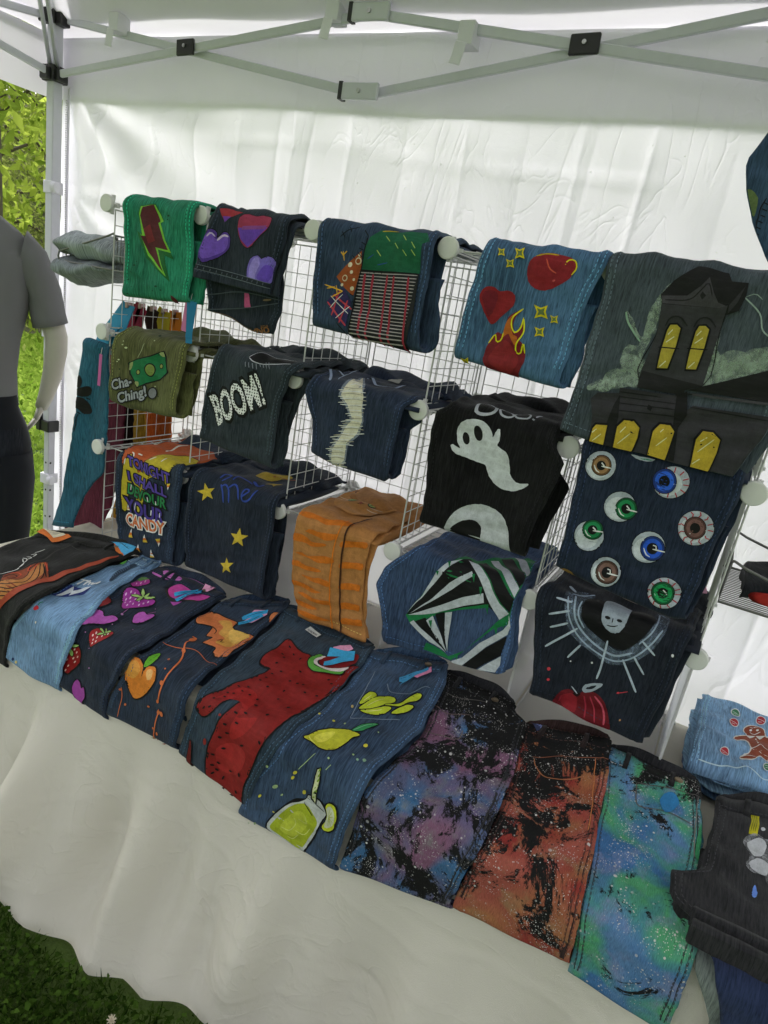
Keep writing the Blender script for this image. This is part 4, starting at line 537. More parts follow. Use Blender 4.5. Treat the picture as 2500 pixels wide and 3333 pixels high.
  ('frayed_tear',[('P','6a7280',[(0.9099,0.3164),(0.8792,0.1964),(0.9623,0.3325),(0.9779,0.3928),(0.9872,0.4204),(0.9793,0.4599),(0.9538,0.4891),(0.9525,0.5322),(0.9359,0.5662),(0.9058,0.5643),(0.9034,0.5095),(0.9279,0.4685),(0.932,0.4408),(0.9485,0.4218),(0.928,0.3927),(0.9062,0.3712)],0,0.0),('P','c6c0ac',[(0.9203,0.3258),(0.8991,0.2382),(0.9727,0.3643),(0.9738,0.3937),(0.9831,0.4214),(0.9724,0.4578),(0.9489,0.4865),(0.9476,0.5296),(0.9308,0.5636),(0.9095,0.5593),(0.9106,0.5116),(0.9322,0.4675),(0.9411,0.4425),(0.9554,0.424),(0.9343,0.3913),(0.9129,0.3716)],0,0.0),('L','ece6d8',0.0039,[(0.9097,0.3168),(0.9132,0.2886),(0.9259,0.2753)]),('L','9a9482',0.0028,[(0.9222,0.3281),(0.9369,0.3279),(0.9459,0.3112)]),('L','d6d0be',0.0023,[(0.9188,0.3398),(0.9384,0.3302),(0.9584,0.327)]),('L','ece6d8',0.0022,[(0.9271,0.3446),(0.9414,0.3351),(0.9597,0.3373)]),('L','9a9482',0.0021,[(0.9106,0.3551),(0.9363,0.3504),(0.9684,0.3422)]),('L','d6d0be',0.002,[(0.903,0.3623),(0.9393,0.3565),(0.9643,0.35)]),('L','ece6d8',0.002,[(0.91,0.3658),(0.9394,0.3569),(0.9756,0.353)]),('L','9a9482',0.002,[(0.9162,0.3694),(0.9416,0.3619),(0.9679,0.3603)]),('L','d6d0be',0.002,[(0.9072,0.3762),(0.9446,0.3708),(0.9806,0.3625)]),('L','ece6d8',0.002,[(0.9137,0.3797),(0.9455,0.374),(0.9707,0.3696)]),('L','9a9482',0.0019,[(0.9192,0.3834),(0.9456,0.3748),(0.9839,0.3715)]),('L','d6d0be',0.002,[(0.9097,0.3903),(0.947,0.3817),(0.9729,0.3787)]),('L','ece6d8',0.002,[(0.9162,0.3937),(0.9484,0.3897),(0.9856,0.3807)]),('L','9a9482',0.002,[(0.9414,0.3931),(0.9568,0.3893),(0.9719,0.3886)]),('L','d6d0be',0.002,[(0.9321,0.4),(0.9572,0.3915),(0.9831,0.3909)]),('L','ece6d8',0.002,[(0.9387,0.4034),(0.9587,0.4),(0.9747,0.3976)]),('L','9a9482',0.002,[(0.9439,0.4071),(0.9598,0.4061),(0.9834,0.4004)]),('L','d6d0be',0.002,[(0.9345,0.4141),(0.9599,0.4066),(0.978,0.4065)]),('L','ece6d8',0.002,[(0.9413,0.4175),(0.9607,0.4109),(0.9833,0.4101)]),('L','9a9482',0.002,[(0.9463,0.4212),(0.9623,0.4199),(0.9816,0.4154)]),('L','d6d0be',0.002,[(0.9369,0.4283),(0.963,0.4238),(0.9831,0.4199)]),('L','ece6d8',0.002,[(0.9248,0.436),(0.9537,0.4266),(0.9853,0.4242)]),('L','9a9482',0.002,[(0.9297,0.4398),(0.9549,0.433),(0.9829,0.4296)]),('L','d6d0be',0.002,[(0.9202,0.447),(0.9564,0.4415),(0.9888,0.4331)]),('L','ece6d8',0.002,[(0.9274,0.4503),(0.9567,0.4435),(0.9829,0.4394)]),('L','9a9482',0.002,[(0.9321,0.4541),(0.957,0.4452),(0.9921,0.4421)]),('L','d6d0be',0.002,[(0.9227,0.4613),(0.9585,0.4534),(0.9833,0.4491)]),('L','ece6d8',0.002,[(0.93,0.4646),(0.9597,0.4603),(0.9949,0.4512)]),('L','9a9482',0.002,[(0.9109,0.4742),(0.9333,0.4674),(0.9548,0.4659)]),('L','d6d0be',0.002,[(0.9013,0.4816),(0.934,0.4711),(0.968,0.4676)]),('L','ece6d8',0.0021,[(0.9088,0.4848),(0.9356,0.4803),(0.9563,0.4755)]),('L','9a9482',0.0021,[(0.9133,0.4887),(0.9364,0.485),(0.9696,0.4771)]),('L','d6d0be',0.0021,[(0.9037,0.4961),(0.9365,0.4854),(0.9584,0.4849)]),('L','ece6d8',0.0021,[(0.9114,0.4993),(0.9375,0.4915),(0.9706,0.4868)]),('L','9a9482',0.002,[(0.9027,0.5066),(0.9229,0.5045),(0.9419,0.4991)]),('L','d6d0be',0.0021,[(0.893,0.5141),(0.9234,0.507),(0.9521,0.5015)]),('L','ece6d8',0.0021,[(0.9009,0.5172),(0.9236,0.5084),(0.9451,0.5084)]),('L','9a9482',0.002,[(0.9051,0.5213),(0.925,0.5164),(0.9521,0.5116)]),('L','d6d0be',0.002,[(0.8955,0.5289),(0.9263,0.524),(0.9486,0.5176)]),('L','ece6d8',0.0021,[(0.9035,0.5319),(0.9265,0.525),(0.9518,0.5218)]),('L','9a9482',0.0021,[(0.9075,0.536),(0.927,0.5282),(0.9523,0.5267)]),('L','d6d0be',0.0021,[(0.8979,0.5437),(0.9286,0.5374),(0.9515,0.532)]),('L','ece6d8',0.0021,[(0.9061,0.5467),(0.9296,0.5429),(0.956,0.5359)]),('L','9a9482',0.002,[(0.91,0.5509),(0.9296,0.5433),(0.9513,0.5423)]),('L','d6d0be',0.0021,[(0.9004,0.5586),(0.9306,0.5488),(0.9595,0.5452)]),('L','ece6d8',0.0021,[(0.9087,0.5615),(0.9322,0.5581),(0.9515,0.5525)])]),
  ('faded_streaks',[('L','8a98b0',0.0069,[(0.7988,0.2576),(0.8361,0.2966),(0.8637,0.3422)]),('L','8a98b0',0.0074,[(0.7707,0.1887),(0.8201,0.2353),(0.861,0.2741)]),('L','8a98b0',0.0032,[(0.8819,0.3318),(0.85,0.2377),(0.8163,0.1185)]),('L','8a98b0',0.0076,[(0.7722,0.1443),(0.8135,0.1708)]),('L','8a98b0',0.0072,[(0.8842,0.1848),(0.9855,0.2997),(1.0166,0.2109)]),('L','8a98b0',0.0083,[(0.8111,0.0045),(0.911,0.1139),(0.9765,0.0756)]),('P','8a8a84',[(0.9438,0.1833),(0.9154,0.0678),(0.9529,0.1035),(0.9803,0.2008)],0,0.0)]),
  ('price_tag',[('P','b86a24',[(0.9345,-0.0371),(0.8598,-0.2666),(0.9073,-0.2459),(0.9461,-0.1535)],0,0.0),('L','d0c0a8',0.009,[(0.9154,-0.1986),(0.9208,-0.2065)]),('L','d0c0a8',0.0088,[(0.9414,-0.1525),(0.9458,-0.1507)]),('L','d0c0a8',0.0097,[(0.8866,-0.2618),(0.8922,-0.2701)]),('L','d0c0a8',0.0092,[(0.9142,-0.2128),(0.9188,-0.2109)])]),
  ('price_tag',[('P','2a5a90',[(0.8524,-0.1471),(0.87,-0.2332),(0.8363,-0.2932),(0.9316,-0.0076)],0,0.0)]),
 ]),
 'ghost': dict(**{'yb': 0.3,'zt': 1.535,'yf': -0.055,'r': 0.04,'L': [(0.351,1.195),(0.367,1.17),(0.423,1.163),(0.537,1.175),(0.63,1.181)],'R': [(0.339,1.456),(0.384,1.463),(0.412,1.489),(0.507,1.469),(0.582,1.455),(0.638,1.448)],'zb': [(1.184,1.226),(1.261,1.229),(1.397,1.228),(1.448,1.226)],'den': '060608','shift': 0,'label': 'black trousers painted with two white ghosts and the word Boo'},D=[
  ('painted_ghost',[('P','b4b8bc',[(1.2244,0.4388),(1.2311,0.4346),(1.2505,0.4375),(1.238,0.423),(1.2322,0.3964),(1.2444,0.3762),(1.2674,0.3664),(1.2933,0.3682),(1.3117,0.3843),(1.3181,0.3964),(1.3228,0.3783),(1.3295,0.3767),(1.3347,0.3992),(1.3344,0.413),(1.3598,0.4237),(1.3709,0.4483),(1.3779,0.4706),(1.3982,0.4824),(1.423,0.4772),(1.405,0.4962),(1.3824,0.5051),(1.3532,0.5021),(1.3291,0.484),(1.3153,0.463),(1.3,0.46),(1.2656,0.4549),(1.2385,0.4512)],1,0.0),('E','0a0a0c',(1.2839,0.3951),(0.0087,-0.004),(0.0076,0.0161),0.0),('E','0a0a0c',(1.2585,0.4127),(0.0075,-0.0035),(0.0061,0.0129),0.0)]),
  ('painted_ghost',[('P','a8acb0',[(1.2504,0.647),(1.2546,0.6153),(1.2711,0.584),(1.3006,0.5623),(1.332,0.553),(1.3663,0.559),(1.392,0.5764),(1.4052,0.605),(1.4148,0.6459),(1.3826,0.6455),(1.3426,0.6494),(1.3013,0.6516)],1,0.0),('P','0a0a0c',[(1.2608,0.6475),(1.2715,0.6214),(1.2976,0.6001),(1.3231,0.596),(1.3386,0.6115),(1.3399,0.6371),(1.3319,0.6518),(1.3009,0.6498)],1,0.0)]),
  ('lettering',[('L','9a9ea4',0.0074,[(1.2571,0.3146),(1.267,0.3507),(1.2934,0.3488),(1.3057,0.3355),(1.2975,0.3095),(1.2722,0.2851),(1.2571,0.3146)]),('L','9a9ea4',0.0054,[(1.3118,0.3242),(1.3221,0.3406),(1.3402,0.342),(1.3489,0.333),(1.3338,0.3159),(1.3118,0.3242)]),('L','9a9ea4',0.0046,[(1.3491,0.3292),(1.3604,0.3401),(1.3823,0.3344),(1.3799,0.312),(1.3608,0.3009),(1.3491,0.3292)]),('L','9a9ea4',0.0054,[(1.3966,0.3214),(1.3999,0.2851)]),('L','9a9ea4',0.0046,[(1.391,0.3302),(1.3963,0.3333)])]),
 ]),
 'eyes': dict(**{'yb': 0.3,'zt': 1.54,'yf': -0.055,'r': 0.05,'L': [(0.37,1.515),(0.435,1.519),(0.516,1.524),(0.59,1.525),(0.639,1.525)],'R': [(0.315,1.826),(0.392,1.828),(0.443,1.819),(0.526,1.813),(0.59,1.808),(0.66,1.802)],'zb': [(1.526,1.229),(1.597,1.214),(1.784,1.197),(1.801,1.203)],'den': '131d2e','shift': 0.01,'label': 'dark blue jeans painted with many staring eyeballs'},D=[
  ('painted_eyeball',[('E','9aa2ac',(1.5618,0.3985),(0.0253,-0.018),(0.017,0.0252),0.0013),('E','b8bec6',(1.5581,0.4027),(0.0191,-0.0137),(0.0128,0.0189),0.0),('E','5a4028',(1.5631,0.3972),(0.019,-0.0051),(0.0053,0.0199),0.0013),('E','8a6a48',(1.5631,0.3972),(0.0156,-0.0042),(0.0043,0.0163),0.0),('E','0a0a0a',(1.5631,0.3972),(0.0092,-0.0025),(0.0025,0.0095),0.0),('L','c8d2da',0.0027,[(1.549,0.3998),(1.5549,0.4089),(1.563,0.4121)]),('L','d8dde2',0.0027,[(1.5626,0.3913),(1.5678,0.3917),(1.5695,0.3965)]),('L','d0d6dc',0.0029,[(1.5641,0.3983),(1.5845,0.3974)])]),
  ('painted_eyeball',[('E','9aa2ac',(1.7028,0.3963),(0.0289,-0.018),(0.0153,0.0271),0.0012),('E','b8bec6',(1.6986,0.4007),(0.0219,-0.0137),(0.0116,0.0204),0.0),('L','9a2a34',0.0021,[(1.7355,0.3934),(1.7297,0.3964),(1.7251,0.3943)]),('L','9a2a34',0.0022,[(1.732,0.409),(1.7252,0.4091),(1.7227,0.405)]),('L','9a2a34',0.0021,[(1.7204,0.4214),(1.7145,0.4185),(1.7148,0.4134)]),('L','9a2a34',0.0021,[(1.7038,0.427),(1.7004,0.4218),(1.7035,0.4171)]),('L','9a2a34',0.0022,[(1.6868,0.4241),(1.6869,0.4181),(1.6919,0.4151)]),('L','9a2a34',0.0022,[(1.674,0.4135),(1.6777,0.4083),(1.6833,0.4079)]),('L','9a2a34',0.0022,[(1.6693,0.3981),(1.6755,0.3952),(1.68,0.3975)]),('L','9a2a34',0.0021,[(1.6738,0.3824),(1.6808,0.3825),(1.6831,0.3868)]),('L','9a2a34',0.0021,[(1.6861,0.3707),(1.692,0.3738),(1.6915,0.3788)]),('L','9a2a34',0.0021,[(1.7028,0.3661),(1.7061,0.3713),(1.7029,0.3757)]),('L','9a2a34',0.0022,[(1.7194,0.3697),(1.7191,0.3755),(1.7142,0.3781)]),('L','9a2a34',0.002,[(1.7314,0.3805),(1.7277,0.3854),(1.7223,0.3855)]),('E','1a3070',(1.6899,0.3969),(0.0213,-0.0059),(0.0066,0.0235),0.0012),('E','2a5ac8',(1.6899,0.3969),(0.0175,-0.0049),(0.0054,0.0193),0.0),('E','0a0a0a',(1.6899,0.3969),(0.0102,-0.0029),(0.0031,0.0113),0.0),('L','c8d2da',0.0025,[(1.674,0.4),(1.6809,0.4108),(1.6902,0.4146)]),('L','d8dde2',0.0025,[(1.6891,0.39),(1.695,0.3904),(1.6971,0.3962)]),('L','d0d6dc',0.0027,[(1.6908,0.398),(1.7141,0.3972)])]),
  ('painted_eyeball',[('E','9aa2ac',(1.6204,0.4735),(0.0251,-0.0193),(0.0178,0.0263),0.0013),('E','b8bec6',(1.6167,0.478),(0.019,-0.0146),(0.0134,0.0197),0.0),('E','0f4a2c',(1.6336,0.4741),(0.0202,-0.006),(0.0059,0.022),0.0013),('E','1f7a4a',(1.6336,0.4741),(0.0166,-0.0049),(0.0049,0.0181),0.0),('E','0a0a0a',(1.6336,0.4741),(0.0097,-0.0029),(0.0028,0.0106),0.0),('L','c8d2da',0.0026,[(1.6186,0.4774),(1.625,0.4874),(1.6337,0.4908)]),('L','d8dde2',0.0026,[(1.6329,0.4677),(1.6385,0.4679),(1.6404,0.4733)]),('L','d0d6dc',0.003,[(1.6345,0.4752),(1.6564,0.4739)])]),
  ('painted_eyeball',[('E','9aa2ac',(1.7709,0.4721),(0.0312,-0.0099),(0.0097,0.0335),0.0012),('E','b8bec6',(1.7671,0.4769),(0.0235,-0.0074),(0.0073,0.0252),0.0),('L','9a2a34',0.0021,[(1.8024,0.4691),(1.7969,0.4724),(1.7924,0.47)]),('L','9a2a34',0.0021,[(1.7998,0.4864),(1.7932,0.4865),(1.7906,0.4818)]),('L','9a2a34',0.0021,[(1.7892,0.5),(1.7832,0.4967),(1.7833,0.4911)]),('L','9a2a34',0.0021,[(1.7734,0.506),(1.7698,0.5003),(1.7726,0.4951)]),('L','9a2a34',0.0022,[(1.7567,0.5027),(1.7565,0.496),(1.7613,0.4928)]),('L','9a2a34',0.0021,[(1.7439,0.4909),(1.7472,0.4851),(1.7526,0.4848)]),('L','9a2a34',0.0021,[(1.7386,0.4738),(1.7444,0.4706),(1.749,0.4732)]),('L','9a2a34',0.0021,[(1.7422,0.4564),(1.749,0.4566),(1.7514,0.4614)]),('L','9a2a34',0.0021,[(1.7536,0.4435),(1.7595,0.447),(1.7591,0.4526)]),('L','9a2a34',0.0022,[(1.7696,0.4385),(1.7729,0.4443),(1.77,0.4492)]),('L','9a2a34',0.0021,[(1.7858,0.4427),(1.7858,0.4492),(1.7811,0.452)]),('L','9a2a34',0.0021,[(1.7978,0.4548),(1.7945,0.4602),(1.7893,0.4603)]),('E','48302c',(1.7693,0.4719),(0.0184,-0.0058),(0.0061,0.0211),0.0012),('E','6a4c48',(1.7693,0.4719),(0.0151,-0.0048),(0.005,0.0173),0.0),('E','0a0a0a',(1.7693,0.4719),(0.0089,-0.0028),(0.003,0.0101),0.0),('L','c8d2da',0.0025,[(1.7556,0.475),(1.7618,0.4846),(1.7699,0.4878)]),('L','d8dde2',0.0024,[(1.7686,0.4657),(1.7737,0.4659),(1.7756,0.4711)]),('L','d0d6dc',0.0028,[(1.7702,0.4729),(1.7903,0.4716)])]),
  ('painted_eyeball',[('E','9aa2ac',(1.5763,0.5527),(0.0242,-0.0192),(0.0182,0.0271),0.0013),('E','b8bec6',(1.5727,0.5573),(0.0183,-0.0145),(0.0138,0.0204),0.0),('E','0f4a2c',(1.5806,0.5367),(0.0193,-0.0061),(0.0055,0.0208),0.0013),('E','1f7a4a',(1.5806,0.5367),(0.0159,-0.005),(0.0045,0.0171),0.0),('E','0a0a0a',(1.5806,0.5367),(0.0093,-0.0029),(0.0026,0.01),0.0),('L','c8d2da',0.0027,[(1.5663,0.5401),(1.5723,0.5495),(1.5805,0.5525)]),('L','d8dde2',0.0027,[(1.5801,0.5306),(1.5854,0.5307),(1.5871,0.5358)]),('L','d0d6dc',0.003,[(1.5816,0.5379),(1.6024,0.5361)])]),
  ('painted_eyeball',[('E','9aa2ac',(1.6969,0.5384),(0.0259,-0.0214),(0.018,0.0267),0.0013),('E','b8bec6',(1.6931,0.5432),(0.0195,-0.0162),(0.0135,0.02),0.0),('E','18306a',(1.7054,0.5381),(0.0218,-0.0072),(0.0068,0.0246),0.0013),('E','2450b8',(1.7054,0.5381),(0.0179,-0.0059),(0.0056,0.0202),0.0),('E','0a0a0a',(1.7054,0.5381),(0.0105,-0.0035),(0.0033,0.0118),0.0),('L','c8d2da',0.0026,[(1.6891,0.5422),(1.6963,0.5533),(1.7058,0.5568)]),('L','d8dde2',0.0025,[(1.7046,0.5309),(1.7106,0.531),(1.7127,0.537)]),('L','d0d6dc',0.0029,[(1.7063,0.5392),(1.7302,0.5373)])]),
  ('painted_eyeball',[('E','9aa2ac',(1.6301,0.6181),(0.0249,-0.0209),(0.0175,0.026),0.0014),('E','b8bec6',(1.6264,0.6229),(0.0188,-0.0159),(0.0132,0.0195),0.0),('E','4a3630',(1.6326,0.6184),(0.0214,-0.0075),(0.0063,0.0238),0.0013),('E','70564f',(1.6326,0.6184),(0.0175,-0.0062),(0.0051,0.0195),0.0),('E','0a0a0a',(1.6326,0.6184),(0.0103,-0.0036),(0.003,0.0114),0.0),('L','c8d2da',0.0028,[(1.6166,0.6227),(1.6235,0.6334),(1.6326,0.6366)]),('L','d8dde2',0.0026,[(1.6319,0.6114),(1.6378,0.6114),(1.6398,0.6172)]),('L','d0d6dc',0.0031,[(1.6335,0.6195),(1.6568,0.6171)])]),
  ('painted_eyeball',[('E','9aa2ac',(1.7515,0.622),(0.0304,-0.0112),(0.0091,0.0323),0.0013),('E','b8bec6',(1.7478,0.627),(0.023,-0.0086),(0.0068,0.0242),0.0),('L','9a2a34',0.0023,[(1.7822,0.6174),(1.7768,0.621),(1.7725,0.6189)]),('L','9a2a34',0.0023,[(1.7794,0.6345),(1.773,0.635),(1.7705,0.6305)]),('L','9a2a34',0.0022,[(1.769,0.6484),(1.7632,0.6455),(1.7634,0.6399)]),('L','9a2a34',0.0023,[(1.7536,0.6551),(1.7501,0.6497),(1.7529,0.6445)]),('L','9a2a34',0.0023,[(1.7374,0.6527),(1.7373,0.6462),(1.7419,0.6428)]),('L','9a2a34',0.0022,[(1.7251,0.6418),(1.7284,0.636),(1.7336,0.6354)]),('L','9a2a34',0.0022,[(1.7201,0.6254),(1.7258,0.622),(1.7302,0.6243)]),('L','9a2a34',0.0022,[(1.7238,0.6082),(1.7304,0.6081),(1.7327,0.6126)]),('L','9a2a34',0.0023,[(1.735,0.595),(1.7407,0.5981),(1.7403,0.6036)]),('L','9a2a34',0.0022,[(1.7506,0.5893),(1.7538,0.5948),(1.7509,0.5997)]),('L','9a2a34',0.0023,[(1.7663,0.5925),(1.7662,0.5988),(1.7616,0.6019)]),('L','9a2a34',0.0023,[(1.7779,0.6037),(1.7746,0.6092),(1.7695,0.6095)]),('E','0f4a2c',(1.7493,0.6221),(0.0204,-0.0075),(0.0067,0.0237),0.0013),('E','1f8a50',(1.7493,0.6221),(0.0168,-0.0062),(0.0055,0.0194),0.0),('E','0a0a0a',(1.7493,0.6221),(0.0098,-0.0036),(0.0032,0.0114),0.0),('L','c8d2da',0.0026,[(1.7341,0.6264),(1.7409,0.637),(1.7498,0.6402)]),('L','d8dde2',0.0026,[(1.7485,0.6151),(1.7541,0.6151),(1.7562,0.6209)]),('L','d0d6dc',0.0029,[(1.7503,0.6232),(1.7726,0.6208)])]),
  ('painted_eyeball',[('P','8a6a38',[(1.5297,0.6527),(1.5393,0.6409),(1.5609,0.6418),(1.5743,0.6637),(1.575,0.6692),(1.5391,0.6687)],1,0.0),('E','0a0a0c',(1.5507,0.6576),(0.0107,0.0014),(-0.0013,0.0081),0.0),('L','c0b090',0.0025,[(1.5572,0.6622),(1.5651,0.6555),(1.5622,0.647)])]),
  ('painted_eyeball',[('P','a08a8a',[(1.6564,0.6828),(1.6676,0.668),(1.69,0.6645),(1.712,0.6729),(1.7207,0.6808),(1.6916,0.6827)],1,0.0),('P','7a5a30',[(1.665,0.6834),(1.6832,0.6764),(1.7045,0.6814),(1.6851,0.6833)],1,0.0),('L','a02a30',0.0023,[(1.6805,0.6662),(1.6813,0.6753)]),('L','a02a30',0.0023,[(1.6882,0.6678),(1.689,0.6769)]),('L','a02a30',0.0023,[(1.6959,0.6694),(1.6967,0.6784)]),('L','a02a30',0.0024,[(1.7036,0.6709),(1.7044,0.68)]),('L','a02a30',0.0023,[(1.7112,0.6725),(1.7121,0.6815)])]),
  ('painted_eyeball',[('P','9aa2ac',[(1.6133,0.3602),(1.6352,0.3595),(1.6596,0.358),(1.6496,0.366),(1.6279,0.3666)],1,0.0),('L','1f7a4a',0.0025,[(1.6335,0.3641),(1.6546,0.3619)])]),
 ]),
 'tonight': dict(**{'yb': 0.3,'zt': 1.16,'yf': -0.055,'r': 0.04,'L': [(0.333,0.151),(0.354,0.13),(0.409,0.124),(0.551,0.133),(0.668,0.155)],'R': [(0.331,0.392),(0.371,0.406),(0.447,0.399),(0.546,0.39),(0.637,0.386)],'zb': [(0.156,0.809),(0.389,0.835)],'den': '1c2736','shift': 0.025,'label': 'dark jeans reading Tonight I shall devour your candy under dripping orange and yellow paint'},D=[
  ('painted_drips',[('P','a04a22',[(0.1667,0.4124),(0.1567,0.3715),(0.1517,0.3407),(0.1477,0.2889),(0.1436,0.1789),(0.1628,0.0965),(0.2232,0.0885),(0.3533,0.1156),(0.3881,0.2028),(0.4023,0.2834),(0.3439,0.3109),(0.2886,0.3296),(0.251,0.3508),(0.2466,0.3766),(0.2392,0.4457),(0.2265,0.4493),(0.2152,0.3849),(0.1884,0.3531),(0.1762,0.3665),(0.1735,0.396)],0,0.0022),('P','a8982c',[(0.1737,0.544),(0.1632,0.5396),(0.1569,0.4444),(0.169,0.3779),(0.1823,0.3494),(0.2062,0.3682),(0.2229,0.402),(0.2446,0.3913),(0.2514,0.356),(0.2658,0.3319),(0.2906,0.2891),(0.3358,0.2528),(0.3738,0.2504),(0.4175,0.3242),(0.3655,0.3263),(0.3545,0.3568),(0.3462,0.406),(0.3325,0.391),(0.318,0.3573),(0.3114,0.3969),(0.2924,0.395),(0.2714,0.4079),(0.2651,0.4481),(0.2586,0.5283),(0.2434,0.5428),(0.2294,0.4876),(0.2134,0.4482),(0.1959,0.4336),(0.1905,0.4693),(0.1799,0.5371)],0,0.0023),('L','d8d0c0',0.0074,[(0.1684,0.2406),(0.1479,0.1432),(0.2015,0.115)]),('L','d8d0c0',0.007,[(0.2524,0.2705),(0.2278,0.1956),(0.2281,0.1491)]),('L','d8d0c0',0.0043,[(0.263,0.3499),(0.2802,0.3338)]),('L','d8d0c0',0.0042,[(0.3083,0.3439),(0.3147,0.3247)]),('L','d8d0c0',0.0044,[(0.1833,0.3429),(0.1926,0.3461),(0.1982,0.3582)]),('L','d8d0c0',0.0046,[(0.2074,0.3409),(0.2242,0.3416)]),('L','d8d0c0',0.0042,[(0.1703,0.3681),(0.1697,0.3874)])]),
  ('lettering',[('T','4a3a8a','TONIGHT',(0.1847,0.3858),(0.1791,0.0115),(-0.0087,-0.0276),'0a0a0c'),('T','4a3a8a','I SHALL',(0.1867,0.4337),(0.1661,0.0107),(-0.0032,-0.0273),'0a0a0c'),('T','1f6a3c','DEVOUR',(0.1872,0.4777),(0.1689,0.0026),(-0.0034,-0.0295),'0a0a0c'),('T','3d2f7a','YOUR',(0.1833,0.5371),(0.1694,-0.0059),(-0.0056,-0.0423),'0a0a0c'),('T','b8643a','CANDY',(0.1898,0.5821),(0.1676,-0.0195),(-0.0038,-0.0353),'d8d0c4'),('L','d0d0da',0.0034,[(0.2301,0.4973),(0.2255,0.5234)]),('L','d0d0da',0.0033,[(0.2983,0.5015),(0.2984,0.5186)]),('L','d0d0da',0.0033,[(0.333,0.5008),(0.3343,0.515)]),('L','d0d0da',0.0034,[(0.1969,0.4479),(0.1981,0.4647)]),('L','d0d0da',0.0033,[(0.2823,0.4625),(0.2847,0.4763)]),('L','d0d0da',0.0032,[(0.3144,0.4676),(0.3166,0.479)])]),
  ('painted_candy_corn',[('P','d8d4d0',[(0.2169,0.5868),(0.2099,0.6195),(0.2309,0.6138)],0,0.0),('P','c06a28',[(0.2146,0.6007),(0.2231,0.599),(0.2277,0.6067),(0.2113,0.6109)],0,0.0),('P','c8a838',[(0.2113,0.6109),(0.2277,0.6067),(0.2309,0.6138),(0.2099,0.6195)],0,0.0),('P','d8d4d0',[(0.2807,0.5858),(0.2749,0.615),(0.2932,0.6099)],0,0.0),('P','c06a28',[(0.2788,0.5982),(0.2863,0.5967),(0.2904,0.6035),(0.276,0.6073)],0,0.0),('P','c8a838',[(0.276,0.6073),(0.2904,0.6035),(0.2932,0.6099),(0.2749,0.615)],0,0.0),('P','d8d4d0',[(0.3382,0.6104),(0.3281,0.5867),(0.3458,0.5801)],0,0.0),('P','c06a28',[(0.3344,0.5999),(0.3416,0.5967),(0.3443,0.5877),(0.3304,0.5931)],0,0.0),('P','c8a838',[(0.3304,0.5931),(0.3443,0.5877),(0.3458,0.5801),(0.3281,0.5867)],0,0.0),('P','d8d4d0',[(0.2533,0.6291),(0.2472,0.6588),(0.2659,0.6535)],0,0.0),('P','c06a28',[(0.2513,0.6418),(0.2589,0.6401),(0.263,0.6471),(0.2484,0.651)],0,0.0),('P','c8a838',[(0.2484,0.651),(0.263,0.6471),(0.2659,0.6535),(0.2472,0.6588)],0,0.0),('P','d8d4d0',[(0.3138,0.6254),(0.3081,0.6547),(0.3264,0.6494)],0,0.0),('P','c06a28',[(0.312,0.6378),(0.3194,0.6363),(0.3235,0.6431),(0.3093,0.647)],0,0.0),('P','c8a838',[(0.3093,0.647),(0.3235,0.6431),(0.3264,0.6494),(0.3081,0.6547)],0,0.0),('P','d8d4d0',[(0.3632,0.4172),(0.3556,0.3996),(0.3688,0.3952)],0,0.0),('P','c06a28',[(0.3603,0.4094),(0.3657,0.4072),(0.3677,0.4008),(0.3573,0.4043)],0,0.0),('P','c8a838',[(0.3573,0.4043),(0.3677,0.4008),(0.3688,0.3952),(0.3556,0.3996)],0,0.0),('P','d8d4d0',[(0.1923,0.5125),(0.1873,0.535),(0.202,0.5313)],0,0.0),('P','c06a28',[(0.1906,0.5221),(0.1966,0.521),(0.1998,0.5263),(0.1883,0.5291)],0,0.0),('P','c8a838',[(0.1883,0.5291),(0.1998,0.5263),(0.202,0.5313),(0.1873,0.535)],0,0.0)]),
 ]),
 'stars': dict(**{'yb': 0.3,'zt': 1.17,'yf': -0.055,'r': 0.04,'L': [(0.316,0.464),(0.354,0.45),(0.389,0.439),(0.489,0.436),(0.63,0.446)],'R': [(0.29,0.74),(0.343,0.751),(0.436,0.752),(0.528,0.747),(0.598,0.743)],'zb': [(0.44,0.852),(0.758,0.853)],'den': '171f2c','shift': 0.02,'label': 'dark navy jeans with yellow painted stars and a blue handwritten Me'},D=[
  ('painted_star',[('P','b8a038',[(0.4968,0.3684),(0.5107,0.3822),(0.5326,0.3738),(0.5192,0.3925),(0.5305,0.408),(0.509,0.4055),(0.4936,0.4239),(0.4942,0.4032),(0.4732,0.399),(0.4952,0.3887)],0,0.0)]),
  ('painted_star',[('P','b8a038',[(0.6457,0.4605),(0.6529,0.479),(0.6751,0.4759),(0.6573,0.4923),(0.6626,0.5117),(0.6443,0.5034),(0.625,0.5188),(0.6318,0.4969),(0.6146,0.4867),(0.6372,0.4818)],0,0.0)]),
  ('painted_star',[('P','b8a038',[(0.6069,0.565),(0.6169,0.5791),(0.6366,0.5722),(0.6233,0.5894),(0.6317,0.6047),(0.6135,0.6013),(0.5987,0.6179),(0.6009,0.5983),(0.5832,0.5932),(0.603,0.5846)],0,0.0)]),
  ('painted_star',[('P','a89030',[(0.6647,0.292),(0.6723,0.2708),(0.6665,0.2529),(0.6804,0.2569),(0.6989,0.2528),(0.6911,0.2742),(0.6945,0.2925),(0.6814,0.2825)],0,0.0)]),
